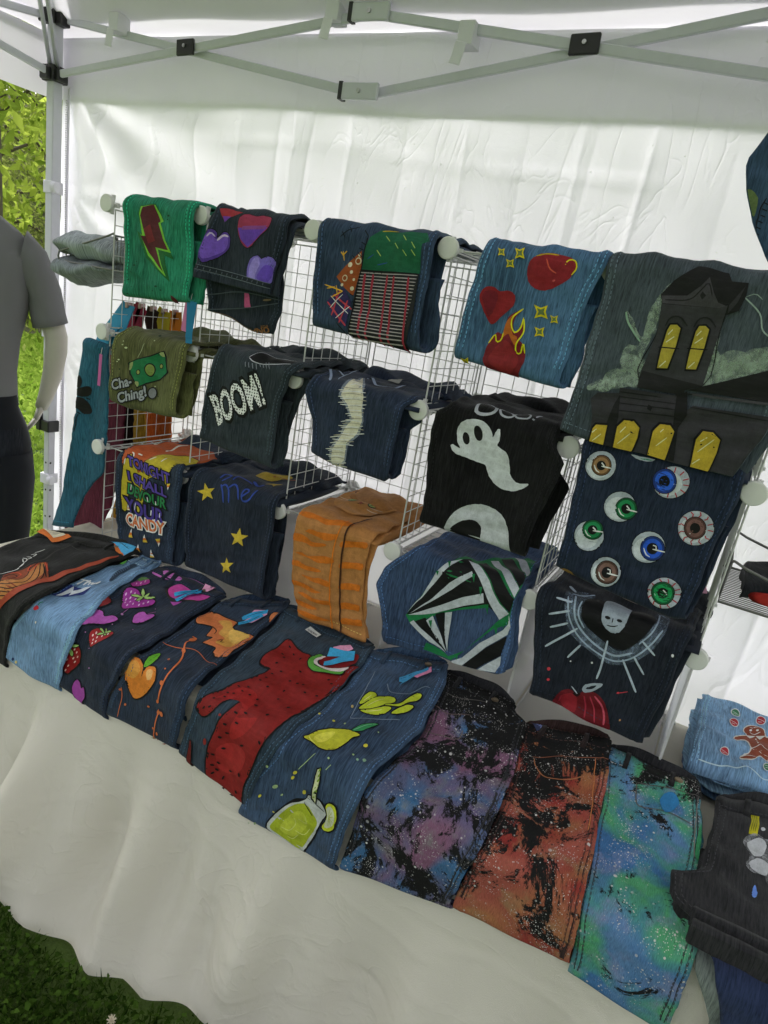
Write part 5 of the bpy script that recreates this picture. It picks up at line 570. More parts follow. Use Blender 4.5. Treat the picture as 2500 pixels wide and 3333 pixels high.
  ('painted_star',[('P','a89030',[(0.5943,0.2489),(0.5877,0.1986),(0.6219,0.1989),(0.6407,0.1493),(0.6676,0.163),(0.6558,0.2139),(0.6323,0.2407)],1,0.0),('L','8a4a38',0.0059,[(0.6318,0.2117),(0.6605,0.1908),(0.6893,0.1698)]),('P','b8a038',[(0.5569,0.0686),(0.5775,0.0722),(0.5901,0.0694),(0.6023,0.1054)],0,0.0)]),
  ('lettering',[('L','2a3f88',0.0052,[(0.5508,0.3558),(0.5678,0.3758),(0.5759,0.4049)]),('L','2a3f88',0.0051,[(0.5564,0.3611),(0.5685,0.3528),(0.5862,0.3661),(0.5946,0.3994)]),('L','2a3f88',0.0052,[(0.5826,0.3581),(0.5977,0.3431),(0.6176,0.357),(0.6268,0.381)]),('L','2a3f88',0.0051,[(0.6345,0.3722),(0.6542,0.3504),(0.6398,0.3449),(0.635,0.3654),(0.644,0.3804),(0.6684,0.3689),(0.6764,0.3367)]),('L','2a3f88',0.0059,[(0.5341,0.3364),(0.542,0.3134),(0.567,0.3226),(0.5461,0.3444)]),('L','2a3f88',0.0059,[(0.5817,0.3332),(0.5846,0.3109),(0.6103,0.3086),(0.638,0.3158)]),('L','2a3f88',0.0087,[(0.631,0.3006),(0.6607,0.3171),(0.67,0.302)])]),
 ]),
 'cat': dict(**{'yb': 0.3,'zt': 1.16,'yf': -0.055,'r': 0.04,'L': [(0.288,0.827),(0.329,0.821),(0.373,0.823),(0.456,0.824),(0.533,0.832),(0.629,0.871)],'R': [(0.234,1.064),(0.324,1.063),(0.37,1.059),(0.438,1.054),(0.567,1.073),(0.628,1.096)],'zb': [(0.875,0.853),(1.097,0.862)],'den': '9a6a3c','shift': 0.02,'cut': 1,'noseam': 1,'label': 'orange jeans painted as a striped cat lying on the wire shelf'},D=[
  ('painted_stripes',[('P','b0601c',[(0.8246,0.3502),(0.8339,0.3404),(0.8641,0.3351),(0.9103,0.3412),(0.9485,0.3271),(0.9872,0.3239),(0.9856,0.3397),(0.9402,0.3518),(0.913,0.3566),(0.887,0.3526),(0.8521,0.3555)],1,0.0),('P','b0601c',[(0.8619,0.3911),(0.8844,0.3794),(0.9086,0.3802),(0.943,0.3746),(0.9626,0.371),(0.9594,0.3837),(0.9293,0.3975),(0.905,0.3947),(0.8805,0.3932)],1,0.0),('P','b0601c',[(0.8205,0.4137),(0.8457,0.4057),(0.8708,0.4084),(0.8902,0.4156),(0.931,0.4075),(0.9292,0.4148),(0.8923,0.4284),(0.8643,0.4254),(0.8229,0.4294)],1,0.0),('P','b0601c',[(0.839,0.4625),(0.8598,0.4555),(0.8849,0.458),(0.9309,0.4424),(0.9603,0.4405),(0.9595,0.4529),(0.9167,0.4663),(0.8919,0.4638),(0.861,0.4634)],1,0.0),('P','b0601c',[(0.8259,0.4905),(0.8516,0.4831),(0.8773,0.4881),(0.9135,0.4838),(0.932,0.4855),(0.9152,0.4942),(0.8794,0.5012),(0.8541,0.4989),(0.8287,0.5022)],1,0.0),('P','b0601c',[(0.8697,0.5186),(0.9062,0.5139),(0.9352,0.505),(0.9599,0.5084),(0.9607,0.5219),(0.9319,0.5213),(0.9016,0.5239)],1,0.0),('P','b0601c',[(0.8377,0.5469),(0.8671,0.542),(0.8983,0.5419),(0.9296,0.5444),(0.942,0.5454),(0.9128,0.5548),(0.8721,0.5542),(0.8411,0.5584)],1,0.0),('P','b0601c',[(0.8657,0.5736),(0.8899,0.5675),(0.9273,0.5677),(0.9692,0.5631),(0.9695,0.5742),(0.9352,0.5788),(0.898,0.5787)],1,0.0),('P','b0601c',[(0.863,0.5975),(0.8849,0.595),(0.9191,0.5934),(0.9383,0.5974),(0.9086,0.606),(0.8697,0.6094)],1,0.0),('P','b0601c',[(0.8737,0.6251),(0.9162,0.6145),(0.9601,0.6174),(0.979,0.6213),(0.9494,0.6273),(0.9002,0.6322)],1,0.0),('P','b0601c',[(0.9797,0.3837),(1.0124,0.3744),(1.0495,0.3663),(1.0504,0.3812),(1.0153,0.3903),(0.9768,0.4004)],1,0.0),('P','b0601c',[(0.987,0.4421),(1.0227,0.4311),(1.0501,0.4256),(1.0501,0.4414),(1.0256,0.4473),(0.9841,0.4591)],1,0.0),('P','b0601c',[(0.9944,0.5015),(1.033,0.4888),(1.0525,0.4857),(1.0526,0.5018),(1.0359,0.5053),(0.9915,0.5189)],1,0.0),('P','b0601c',[(1.0038,0.5556),(1.0426,0.5423),(1.0622,0.5389),(1.0623,0.5552),(1.0455,0.5589),(1.0009,0.5733)],1,0.0),('P','b0601c',[(1.0166,0.5952),(1.0499,0.5835),(1.0777,0.5767),(1.0778,0.5932),(1.053,0.6003),(1.0138,0.6131)],1,0.0),('L','c06a1c',0.0032,[(0.9706,0.3158),(0.9661,0.357),(0.9598,0.4034),(0.9608,0.4781),(0.9697,0.5574),(0.992,0.6617)])]),
  ('fold_edge',[('L','3a2010',0.0053,[(1.0086,0.2617),(0.9885,0.3258),(0.9862,0.3636),(0.9854,0.416),(0.9903,0.4948),(1.0015,0.5731),(1.0221,0.6608)])]),  # dark brown line drawn flat on the cloth along the fold
  ('painted_cat_face',[('P','a8743c',[(0.8568,0.2191),(0.8381,0.1243),(0.8458,0.0852),(0.8715,0.0569),(0.8939,0.0866),(0.941,0.0879),(0.9604,0.0578),(0.9886,0.1106),(1.0201,0.1423),(0.9964,0.1881),(0.9788,0.2659),(0.9132,0.2684)],1,0.0),('P','b87a40',[(0.8501,0.0835),(0.869,0.0527),(0.8937,0.0997),(0.8844,0.1145)],1,0.0034),('P','b88468',[(0.8606,0.0878),(0.8717,0.0645),(0.8872,0.0973)],1,0.0),('P','b87a40',[(0.9346,0.0856),(0.9568,0.051),(0.9872,0.1127),(0.968,0.1185)],1,0.0033),('P','b88468',[(0.9424,0.0858),(0.9591,0.0648),(0.9727,0.0996)],1,0.0),('E','0a0a0c',(0.8877,0.1613),(0.01,-0.0156),(0.0105,0.0172),0.0),('E','9aa860',(0.8877,0.1613),(0.0084,-0.0131),(0.0075,0.0123),0.0),('L','0a0a0c',0.0032,[(0.8865,0.1776),(0.8877,0.1418)]),('E','0a0a0c',(0.9516,0.1596),(0.0109,-0.0122),(0.0095,0.0174),0.0),('E','9aa860',(0.9516,0.1596),(0.0091,-0.0101),(0.0068,0.0124),0.0),('L','0a0a0c',0.0031,[(0.9481,0.1717),(0.9531,0.1412)]),('L','0a0a0c',0.0031,[(0.9139,0.1895),(0.924,0.1856),(0.932,0.178)]),('E','8a4a38',(0.9233,0.182),(0.0032,-0.0048),(0.0036,0.006),0.0),('L','d8c8b0',0.0024,[(0.8439,0.1911),(0.8839,0.1817)]),('L','d8c8b0',0.0024,[(0.8397,0.1603),(0.8822,0.1747)]),('L','d8c8b0',0.0023,[(0.9533,0.1976),(0.995,0.2114)]),('L','d8c8b0',0.0023,[(0.9551,0.1838),(0.9958,0.1782)])]),
 ]),
 'stripes': dict(**{'yb': 0.3,'zt': 1.16,'yf': -0.055,'r': 0.04,'L': [(0.317,1.185),(0.363,1.153),(0.411,1.107),(0.458,1.094),(0.512,1.12),(0.606,1.144)],'R': [(0.27,1.456),(0.342,1.458),(0.408,1.464),(0.502,1.474),(0.554,1.475)],'zb': [(1.148,0.882),(1.244,0.898),(1.453,0.922),(1.475,0.935)],'den': '2a3c58','shift': 0.02,'cut': 1,'label': 'blue jeans painted with black and white striped monster jaws edged in green drips'},D=[
  ('painted_jaw',[('P','17663a',[(1.1991,0.5153),(1.2316,0.4365),(1.2583,0.3707),(1.2821,0.3318),(1.2984,0.2951),(1.3248,0.2913),(1.3566,0.2372),(1.4159,0.1482),(1.4403,0.1633),(1.462,0.3138),(1.4542,0.3735),(1.4525,0.4125),(1.455,0.4388),(1.4268,0.4619),(1.4347,0.4312),(1.404,0.4118),(1.3245,0.4542),(1.2748,0.4857),(1.2177,0.5333)],0,0.0),('P','0a0a0c',[(1.2007,0.5125),(1.2354,0.4351),(1.2657,0.3683),(1.2908,0.3333),(1.3141,0.3045),(1.378,0.3561),(1.4381,0.4299),(1.3919,0.4085),(1.3024,0.4627)],0,0.0),('P','a6acb2',[(1.2007,0.5083),(1.2293,0.4456),(1.2518,0.3769),(1.2744,0.3407),(1.3006,0.3201),(1.2729,0.3658),(1.2392,0.4337)],0,0.0),('P','a6acb2',[(1.2082,0.5075),(1.2576,0.4431),(1.2909,0.3907),(1.3347,0.3438),(1.3426,0.3533),(1.2986,0.4078),(1.2524,0.4574)],0,0.0),('P','a6acb2',[(1.2049,0.5122),(1.27,0.463),(1.3318,0.4154),(1.3792,0.3859),(1.3876,0.4062),(1.3366,0.4375),(1.2736,0.48)],0,0.0),('P','a6acb2',[(1.3152,0.3171),(1.3385,0.3166),(1.3847,0.3537),(1.4229,0.3967),(1.4491,0.4138),(1.4304,0.4368),(1.4023,0.4046),(1.3587,0.3553)],0,0.0),('P','0a0a0c',[(1.3367,0.3121),(1.3474,0.2777),(1.3975,0.3301),(1.4413,0.3671),(1.4542,0.3735),(1.4504,0.4114),(1.4264,0.3954),(1.388,0.3525)],0,0.0),('P','a6acb2',[(1.3538,0.2627),(1.3693,0.2507),(1.4207,0.3117),(1.4559,0.3468),(1.4532,0.3701),(1.4086,0.3299)],0,0.0),('P','0a0a0c',[(1.3714,0.2337),(1.391,0.2093),(1.4394,0.2764),(1.462,0.3138),(1.4545,0.3432),(1.4118,0.2961)],0,0.0),('P','a6acb2',[(1.3932,0.1916),(1.411,0.1846),(1.4517,0.2484),(1.4564,0.2953)],0,0.0),('P','a6acb2',[(1.2145,0.5282),(1.2232,0.5185),(1.2708,0.5457),(1.3186,0.5764),(1.274,0.5612)],0,0.0),('P','0a0a0c',[(1.2275,0.5189),(1.2527,0.4985),(1.2915,0.5456),(1.3182,0.5745),(1.2754,0.548)],0,0.0),('P','a6acb2',[(1.2562,0.5055),(1.2691,0.488),(1.2974,0.5348),(1.3185,0.5722),(1.2877,0.5472)],0,0.0),('P','0a0a0c',[(1.274,0.4819),(1.2939,0.4701),(1.3052,0.5233),(1.3188,0.5679),(1.2974,0.5348)],0,0.0),('P','a6acb2',[(1.2961,0.4713),(1.3124,0.4629),(1.3162,0.5271),(1.3215,0.5709),(1.3049,0.5276)],0,0.0),('P','17663a',[(1.2967,0.59),(1.3369,0.5855),(1.3557,0.5606),(1.4085,0.4813),(1.426,0.4583),(1.4533,0.4317),(1.4533,0.4161),(1.4304,0.4368),(1.4156,0.4625),(1.3678,0.543),(1.3277,0.5809),(1.2663,0.5644),(1.2626,0.5873)],0,0.0),('P','a6acb2',[(1.334,0.591),(1.3647,0.5651),(1.3994,0.5093),(1.4448,0.4587),(1.4533,0.4395),(1.45,0.4174),(1.4601,0.4446),(1.4575,0.4654),(1.416,0.5146),(1.3689,0.5843)],0,0.0),('P','0a0a0c',[(1.3705,0.5827),(1.4165,0.5164),(1.4567,0.4697),(1.4558,0.5221),(1.4254,0.5556),(1.4035,0.5796)],0,0.0),('P','a6acb2',[(1.4075,0.5799),(1.4562,0.5239),(1.4584,0.5494),(1.4519,0.5707)],0,0.0),('P','17663a',[(1.251,0.3732),(1.2591,0.3705),(1.2579,0.3827)],0,0.0),('P','17663a',[(1.271,0.3421),(1.2784,0.3391),(1.2823,0.3569)],0,0.0),('P','17663a',[(1.3653,0.3755),(1.373,0.3727),(1.3745,0.3955)],0,0.0),('P','17663a',[(1.3919,0.4085),(1.3995,0.4056),(1.4018,0.4322)],0,0.0),('P','17663a',[(1.4225,0.4597),(1.4301,0.4567),(1.4313,0.4781)],0,0.0),('P','17663a',[(1.4363,0.4384),(1.4438,0.4354),(1.4446,0.4548)],0,0.0),('P','17663a',[(1.3378,0.351),(1.3452,0.3483),(1.3493,0.3698)],0,0.0),('P','17663a',[(1.2619,0.5032),(1.2703,0.4999),(1.2713,0.5245)],0,0.0),('P','17663a',[(1.3446,0.5653),(1.3527,0.5619),(1.3524,0.5788)],0,0.0)]),
  ('price_tag',[('P','b87a2c',[(1.3761,0.0513),(1.4067,0.0024),(1.4237,0.0327),(1.4201,0.0792),(1.3946,0.1117)],0,0.0)]),
  ('price_tag',[('P','6aa0c8',[(1.3674,0.0089),(1.3878,-0.0182),(1.397,0.0061),(1.3787,0.039)],0,0.0)]),
 ]),
 'skull': dict(**{'yb': 0.3,'zt': 1.17,'yf': -0.055,'r': 0.04,'L': [(0.29,1.52),(0.331,1.498),(0.376,1.5),(0.47,1.522),(0.584,1.541)],'R': [(0.037,1.844),(0.187,1.838),(0.382,1.823),(0.498,1.814),(0.589,1.803)],'zb': [(1.544,0.912),(1.64,0.906),(1.778,0.898),(1.801,0.9)],'den': '0e141e','shift': 0.015,'cut': 1,'label': 'near-black jeans painted with a pale ring of rays and a red apple'},D=[
  ('painted_ring',[('P','~6a788a',[(1.5577,0.3209),(1.587,0.2892),(1.6167,0.2921),(1.6103,0.3281),(1.6065,0.3602),(1.6207,0.3851),(1.6615,0.4078),(1.7042,0.4135),(1.7346,0.3777),(1.7522,0.3369),(1.7537,0.2777),(1.7767,0.2744),(1.7774,0.3464),(1.7598,0.3978),(1.7239,0.4365),(1.6872,0.4524),(1.6346,0.4389),(1.592,0.4125),(1.5702,0.3697)],1,0.0),('P','060709',[(1.6034,0.3291),(1.6196,0.3066),(1.6685,0.3042),(1.7215,0.2908),(1.755,0.3177),(1.7425,0.3601),(1.7255,0.393),(1.7032,0.41),(1.6687,0.4088),(1.6248,0.3874),(1.6049,0.3607)],1,0.0),('L','8a98a8',0.0035,[(1.5657,0.3351),(1.5812,0.3771),(1.606,0.4108),(1.6441,0.4349),(1.6915,0.4426),(1.7271,0.4234),(1.756,0.384),(1.7726,0.3405)]),('L','8a98a8',0.0044,[(1.5795,0.3206),(1.5906,0.366),(1.6138,0.3997),(1.6518,0.4237),(1.6948,0.4293),(1.7293,0.4068)]),('L','8a98a8',0.0035,[(1.598,0.3347),(1.5985,0.3631),(1.6193,0.3935)]),('L','8a98a8',0.0031,[(1.7364,0.3845),(1.7571,0.3432),(1.7578,0.284)]),('L','8a98a8',0.0032,[(1.5679,0.3517),(1.5793,0.3431)]),('L','8a98a8',0.0046,[(1.5716,0.3182),(1.6167,0.2921)]),('L','9aa6b2',0.0048,[(1.543,0.3484),(1.579,0.3474)]),('L','9aa6b2',0.0049,[(1.5383,0.3878),(1.5799,0.3662)]),('L','9aa6b2',0.0049,[(1.5477,0.4182),(1.5837,0.3939)]),('L','9aa6b2',0.0048,[(1.5486,0.4668),(1.6064,0.3987)]),('L','9aa6b2',0.0048,[(1.6024,0.4748),(1.6226,0.4339)]),('L','9aa6b2',0.0044,[(1.674,0.4027),(1.6766,0.465),(1.6748,0.4982)]),('L','9aa6b2',0.0045,[(1.715,0.4285),(1.7376,0.4621),(1.7597,0.4938)]),('L','9aa6b2',0.0044,[(1.7341,0.4125),(1.7639,0.4484)]),('L','9aa6b2',0.0042,[(1.7405,0.3753),(1.7728,0.3979)]),('L','9aa6b2',0.008,[(1.5567,0.2862),(1.5753,0.3024)])]),
  ('painted_mask',[('P','8a949e',[(1.6445,0.3369),(1.6467,0.2998),(1.6728,0.2882),(1.6995,0.3037),(1.6997,0.3389),(1.697,0.363),(1.6878,0.3776),(1.6715,0.3803),(1.6518,0.3654)],1,0.0),('E','0a0a0c',(1.6599,0.3532),(0.0059,0.0001),(0.0,0.0035),0.0),('E','0a0a0c',(1.6848,0.3512),(0.0058,0.0001),(0.0,0.0032),0.0),('L','0a0a0c',0.0027,[(1.663,0.3685),(1.6748,0.3678),(1.6849,0.3621)]),('L','0a0a0c',0.0021,[(1.6711,0.3508),(1.6716,0.3599)])]),
  ('painted_apple',[('P','5a0f18',[(1.6022,0.6028),(1.5998,0.5825),(1.6096,0.5618),(1.6272,0.5512),(1.6436,0.5579),(1.6571,0.5399),(1.6797,0.5307),(1.7014,0.5392),(1.7176,0.5646),(1.7299,0.6109),(1.6674,0.6078)],1,0.0),('P','7a1a24',[(1.6082,0.5786),(1.6295,0.5602),(1.645,0.5635),(1.65,0.5971),(1.6249,0.6006)],1,0.0),('L','b0485a',0.0043,[(1.6817,0.5381),(1.7012,0.5517),(1.7137,0.579),(1.717,0.5983)]),('L','8a2434',0.0037,[(1.6598,0.5503),(1.6688,0.5712),(1.674,0.5982)]),('L','9a3040',0.0033,[(1.6726,0.5444),(1.6873,0.5666),(1.6977,0.5994)]),('L','8a2434',0.003,[(1.6123,0.5725),(1.6094,0.5908)]),('P','1a0508',[(1.6345,0.5579),(1.6419,0.5511),(1.6508,0.5504),(1.6444,0.5609)],1,0.0),('P','8a949e',[(1.6511,0.5377),(1.659,0.5196),(1.69,0.5027),(1.681,0.5219),(1.6611,0.5414)],1,0.0),('P','10151e',[(1.6587,0.5322),(1.6696,0.5189),(1.6788,0.5135),(1.6715,0.5263)],1,0.0),('L','9aa4ae',0.0029,[(1.6269,0.5426),(1.6443,0.5534)])]),
  ('paint_speckle',[('E','b83a44',(1.5701,0.5157),(0.0037,-0.0016),(0.001,0.0042),0.0),('E','b83a44',(1.5747,0.5422),(0.0031,-0.0014),(0.0009,0.0034),0.0),('E','c8ccd0',(1.6558,0.466),(0.0022,-0.0009),(0.0006,0.0026),0.0),('E','c8ccd0',(1.805,0.3823),(0.0025,-0.0011),(0.0008,0.0031),0.0),('E','c8ccd0',(1.6111,0.4805),(0.0016,-0.0007),(0.0005,0.0018),0.0),('E','b83a44',(1.726,0.5074),(0.0021,-0.001),(0.0006,0.0025),0.0),('E','a07a50',(1.7461,0.5694),(0.0018,-0.0009),(0.0005,0.0022),0.0),('L','b83a44',0.0018,[(1.7231,0.5095),(1.7437,0.4972)])]),
  ('price_tag',[('P','c890a8',[(1.8102,-0.0329),(1.8169,-0.0479),(1.8436,0.0248),(1.8145,0.0576)],0,0.0)]),
 ]),
 'black': dict(**{'yb': 0.12,'zt': 0.785,'yf': -0.425,'r': 0.05,'L': [(0.269,-0.089),(0.379,-0.094)],'R': [(0.159,0.3),(0.261,0.251),(0.384,0.237),(0.497,0.248),(0.57,0.216),(0.638,0.155),(0.777,0.132)],'zb': [(0.128,0.522),(0.13,0.521)],'den': '141412','tilt': 0.012,'label': 'black jeans with orange and red woodgrain swirls hanging off the table end','al': 10},D=[
  ('painted_swirls',[('P','7a3a20',[(0.0899,0.5335),(0.0672,0.504),(0.0676,0.464),(0.0758,0.4249),(0.0837,0.3781),(0.1461,0.4174),(0.174,0.4408),(0.1646,0.4726),(0.1604,0.5072),(0.1483,0.5415),(0.1129,0.5712)],1,0.0),('P','a06a38',[(0.0821,0.5268),(0.0878,0.5121),(0.124,0.4908),(0.0983,0.4407),(0.0899,0.4074),(0.082,0.3863),(0.1312,0.4157),(0.147,0.4423),(0.1485,0.4847),(0.1442,0.5371),(0.1115,0.5632)],1,0.0),('L','1a0d08',0.0029,[(0.073,0.5198),(0.1006,0.5093),(0.1218,0.4864),(0.1098,0.4577),(0.0803,0.4281)]),('L','1a0d08',0.0028,[(0.0821,0.5268),(0.1197,0.5168),(0.1403,0.4847),(0.122,0.4484),(0.0948,0.417)]),('L','1a0d08',0.0028,[(0.0923,0.5357),(0.1346,0.5249),(0.1528,0.4876),(0.1429,0.4454),(0.0849,0.3977)]),('L','1a0d08',0.0028,[(0.1007,0.5446),(0.1425,0.5316),(0.1655,0.4965),(0.1531,0.4377),(0.0912,0.3929)]),('L','1a0d08',0.0028,[(0.1085,0.5559),(0.1401,0.5416),(0.1573,0.5138)]),('L','1a0d08',0.0031,[(0.0755,0.5096),(0.0734,0.4853),(0.0963,0.4806),(0.0998,0.4973),(0.0862,0.5052)]),('L','1a0d08',0.0033,[(0.0893,0.4344),(0.0861,0.417),(0.0762,0.3976)]),('L','1a0d08',0.0035,[(0.0883,0.3815),(0.1312,0.4157),(0.1635,0.4361)]),('L','b0432a',0.0031,[(0.0652,0.5055),(0.0683,0.4732),(0.0956,0.4684),(0.1074,0.491)]),('L','b0432a',0.0034,[(0.0778,0.4233),(0.0921,0.4453),(0.1044,0.436),(0.0853,0.4042)]),('L','b0432a',0.0035,[(0.0862,0.3831),(0.1461,0.4174)])]),
  ('painted_hem_band',[('P','8a3a24',[(0.113,0.5829),(0.1291,0.5485),(0.1492,0.5139),(0.1602,0.4636),(0.1832,0.3892),(0.2032,0.3073),(0.2375,0.2391),(0.2483,0.2449),(0.2247,0.3247),(0.2044,0.4052),(0.1851,0.4755),(0.1723,0.5221),(0.1464,0.5563),(0.1213,0.5915),(0.1124,0.6247)],1,0.0)]),
  ('lettering',[('L','c0c0bc',0.0029,[(0.0458,0.5013),(0.0611,0.4624),(0.0556,0.4469),(0.0631,0.4609)]),('L','c0c0bc',0.003,[(0.0556,0.4469),(0.0496,0.4248),(0.0552,0.4406)]),('L','c0c0bc',0.003,[(0.022,0.4117),(0.0418,0.4103),(0.0475,0.4264),(0.0267,0.415)]),('L','c0c0bc',0.003,[(0.0256,0.402),(0.0429,0.3957),(0.0418,0.4103)]),('L','c0c0bc',0.003,[(0.0266,0.3873),(0.0297,0.3707),(0.0403,0.3907)]),('L','c0c0bc',0.0031,[(0.0206,0.3706),(0.0296,0.342)])]),
  ('pocket',[('L','3a3a36',0.0024,[(0.066,0.2767),(0.1074,0.2817),(0.1385,0.2722),(0.1074,0.2817)]),('L','2e2e2a',0.0024,[(0.0639,0.2784),(0.0646,0.2551),(0.0951,0.2198),(0.1358,0.1995),(0.1702,0.2032)]),('P','0c0c0a',[(0.0625,0.2757),(0.0671,0.257),(0.0884,0.2668),(0.0774,0.2753)],1,0.0),('L','3e3c36',0.0018,[(0.0717,0.4609),(0.0698,0.368),(0.0639,0.2784)])]),
  ('price_tag',[('P','b8622a',[(-0.0944,0.2857),(-0.0762,0.2345),(-0.0353,0.2268),(0.0265,0.2462),(0.0003,0.2977),(-0.0362,0.2876)],0,0.0)]),
  ('size_label',[('P','c4bca4',[(-0.0835,0.265),(-0.0617,0.2313),(-0.0033,0.2459),(-0.0193,0.2782)],0,0.0),('L','6a665c',0.0022,[(-0.0704,0.2627),(-0.0525,0.2347)]),('L','6a665c',0.0021,[(-0.0593,0.2653),(-0.042,0.2378)]),('L','6a665c',0.0021,[(-0.0484,0.2679),(-0.0314,0.2409)]),('L','6a665c',0.0021,[(-0.0375,0.2705),(-0.021,0.2439)])]),
  ('price_tag',[('P','b8622a',[(0.1443,0.1774),(0.1461,0.1642),(0.2175,0.1964),(0.2836,0.2),(0.2745,0.2283),(0.2221,0.2222)],0,0.0)]),
  ('price_tag',[('P','4a9ac8',[(0.1516,0.191),(0.1532,0.1666),(0.2676,0.1724),(0.2826,0.1972),(0.2745,0.2283),(0.222,0.2077)],0,0.0),('L','1a2a3a',0.0021,[(0.1789,0.1851),(0.1948,0.1841),(0.1936,0.1774)]),('L','1a2a3a',0.002,[(0.194,0.187),(0.2107,0.1868),(0.2095,0.1802)]),('L','1a2a3a',0.002,[(0.2089,0.189),(0.2264,0.1896),(0.2252,0.183)]),('L','1a2a3a',0.002,[(0.2237,0.1909),(0.242,0.1923),(0.2409,0.1857)]),('L','1a2a3a',0.002,[(0.2384,0.1928),(0.2574,0.1949),(0.2564,0.1885)])]),
  ('embroidery',[('L','b8642a',0.0038,[(0.0348,0.2),(0.0489,0.1969),(0.0522,0.2103)]),('L','b8642a',0.0039,[(0.0438,0.1928),(0.0646,0.2005),(0.0579,0.1898)]),('L','b8642a',0.0039,[(0.0729,0.2019),(0.0799,0.2004),(0.0891,0.1971)]),('L','b8642a',0.0039,[(0.0652,0.1921),(0.0797,0.1966)])]),
 ]),
 'light': dict(**{'yb': 0.14,'zt': 0.775,'yf': -0.425,'r': 0.05,'L': [(0.206,0.268),(0.352,0.235),(0.492,0.234),(0.569,0.228),(0.651,0.165),(0.723,0.137),(0.791,0.123)],'R': [(0.2,0.354),(0.28,0.351),(0.35,0.356),(0.409,0.366),(0.502,0.41),(0.578,0.434),(0.673,0.394),(0.758,0.367)],'zb': [(0.128,0.553),(0.238,0.54),(0.362,0.551)],'den': '5a7896','tilt': 0.012,'shift': 0.012,'label': 'faded light blue jeans with white and navy lettering next to the black pair','al': 10},D=[
  ('lettering',[('P','1d2c66',[(0.1837,0.5061),(0.1915,0.4823),(0.191,0.4458),(0.2156,0.4335),(0.2483,0.4275),(0.2767,0.4184),(0.289,0.4092),(0.2933,0.3998),(0.3002,0.4369),(0.2835,0.467),(0.2695,0.4774),(0.2397,0.4938),(0.2336,0.507),(0.2038,0.5088)],0,0.0),('P','b8bec4',[(0.205,0.5067),(0.2124,0.4434),(0.2312,0.4267),(0.2337,0.4953)],0,0.0),('P','b8bec4',[(0.2468,0.4873),(0.2491,0.4281),(0.2642,0.4429),(0.2769,0.4122),(0.2921,0.402),(0.2749,0.4664),(0.2661,0.4505),(0.2597,0.476)],0,0.0),('P','7a7a80',[(0.1756,0.5062),(0.1791,0.4733),(0.1951,0.4489),(0.2055,0.4657),(0.1956,0.4942)],1,0.0),('L','c0c6cc',0.0059,[(0.2342,0.3943),(0.2693,0.3869)]),('L','c0c6cc',0.0058,[(0.2508,0.3882),(0.2464,0.4166)]),('L','c0c6cc',0.0058,[(0.2643,0.3812),(0.2648,0.4089)]),('L','c0c6cc',0.0058,[(0.265,0.3963),(0.2743,0.3893),(0.2771,0.4028)]),('L','c0c6cc',0.0058,[(0.2795,0.3854),(0.2853,0.3966),(0.2878,0.3792)]),('L','c0c6cc',0.006,[(0.2851,0.3655),(0.2937,0.3872)])]),
  ('paint_speckle',[('P','a8242a',[(0.2392,0.5546),(0.2428,0.5434),(0.253,0.5489),(0.2463,0.5577)],1,0.0),('L','1f6a4a',0.0027,[(0.2453,0.5422),(0.2451,0.5327),(0.2489,0.5281)]),('E','a8242a',(0.138,0.6187),(0.0059,-0.0023),(-0.0001,0.0054),0.0),('E','c8c0b0',(0.2729,0.5848),(0.0032,-0.0012),(0.0008,0.0029),0.0),('E','1c2c50',(0.1688,0.7462),(0.0055,-0.0023),(-0.0001,0.0052),0.0),('E','c8b070',(0.1843,0.7487),(0.0051,-0.0022),(0.0,0.0048),0.0),('E','17404a',(0.1334,0.6533),(0.0043,-0.0017),(0.0,0.0039),0.0),('E','17404a',(0.1502,0.6675),(0.0038,-0.0015),(0.0,0.0035),0.0),('E','c8b87a',(0.1672,0.6294),(0.0033,-0.0013),(0.0,0.0031),0.0)]),
  ('zip_fly',[('P','22303f',[(0.299,0.3454),(0.2876,0.3085),(0.2846,0.2567),(0.2982,0.2325),(0.3017,0.2574),(0.3043,0.3091),(0.3093,0.3441)],1,0.0),('L','6a7f94',0.002,[(0.3401,0.4424),(0.3215,0.3971),(0.3151,0.3523),(0.3455,0.3104),(0.3607,0.253)]),('L','4a5f78',0.0023,[(0.2882,0.3245),(0.2975,0.3273)]),('L','4a5f78',0.0022,[(0.2884,0.3171),(0.2977,0.3199)]),('L','4a5f78',0.0023,[(0.2886,0.3097),(0.2979,0.3126)]),('L','4a5f78',0.0023,[(0.2888,0.3023),(0.2981,0.3052)]),('L','4a5f78',0.0023,[(0.289,0.2948),(0.2984,0.2977)]),('L','4a5f78',0.0023,[(0.2892,0.2873),(0.2986,0.2902)]),('L','4a5f78',0.0023,[(0.2894,0.2797),(0.2988,0.2827)]),('L','4a5f78',0.0023,[(0.2896,0.2721),(0.299,0.2751)]),('L','4a5f78',0.0023,[(0.2898,0.2644),(0.2993,0.2675)])]),
  ('waist_label',[('P','2e4a66',[(0.3074,0.2113),(0.3165,0.1972),(0.3365,0.2101),(0.3325,0.227)],0,0.0),('P','4a8a3a',[(0.2479,0.2639),(0.2502,0.2481),(0.2603,0.246),(0.263,0.2663)],1,0.0)]),
 ]),
 'straw': dict(**{'yb': 0.14,'zt': 0.775,'yf': -0.425,'r': 0.05,'L': [(0.2,0.354),(0.289,0.361),(0.362,0.369),(0.459,0.376),(0.581,0.426),(0.681,0.375),(0.749,0.354)],'R': [(0.209,0.635),(0.246,0.633),(0.33,0.625),(0.489,0.634),(0.576,0.616),(0.678,0.572),(0.761,0.554)],'zb': [(0.354,0.566),(0.549,0.551)],'den': '161f2e','tilt': 0.014,'shift': 0.012,'label': 'dark jeans painted with strawberries and pink hearts,pink waistband lining showing','al': 10},D=[
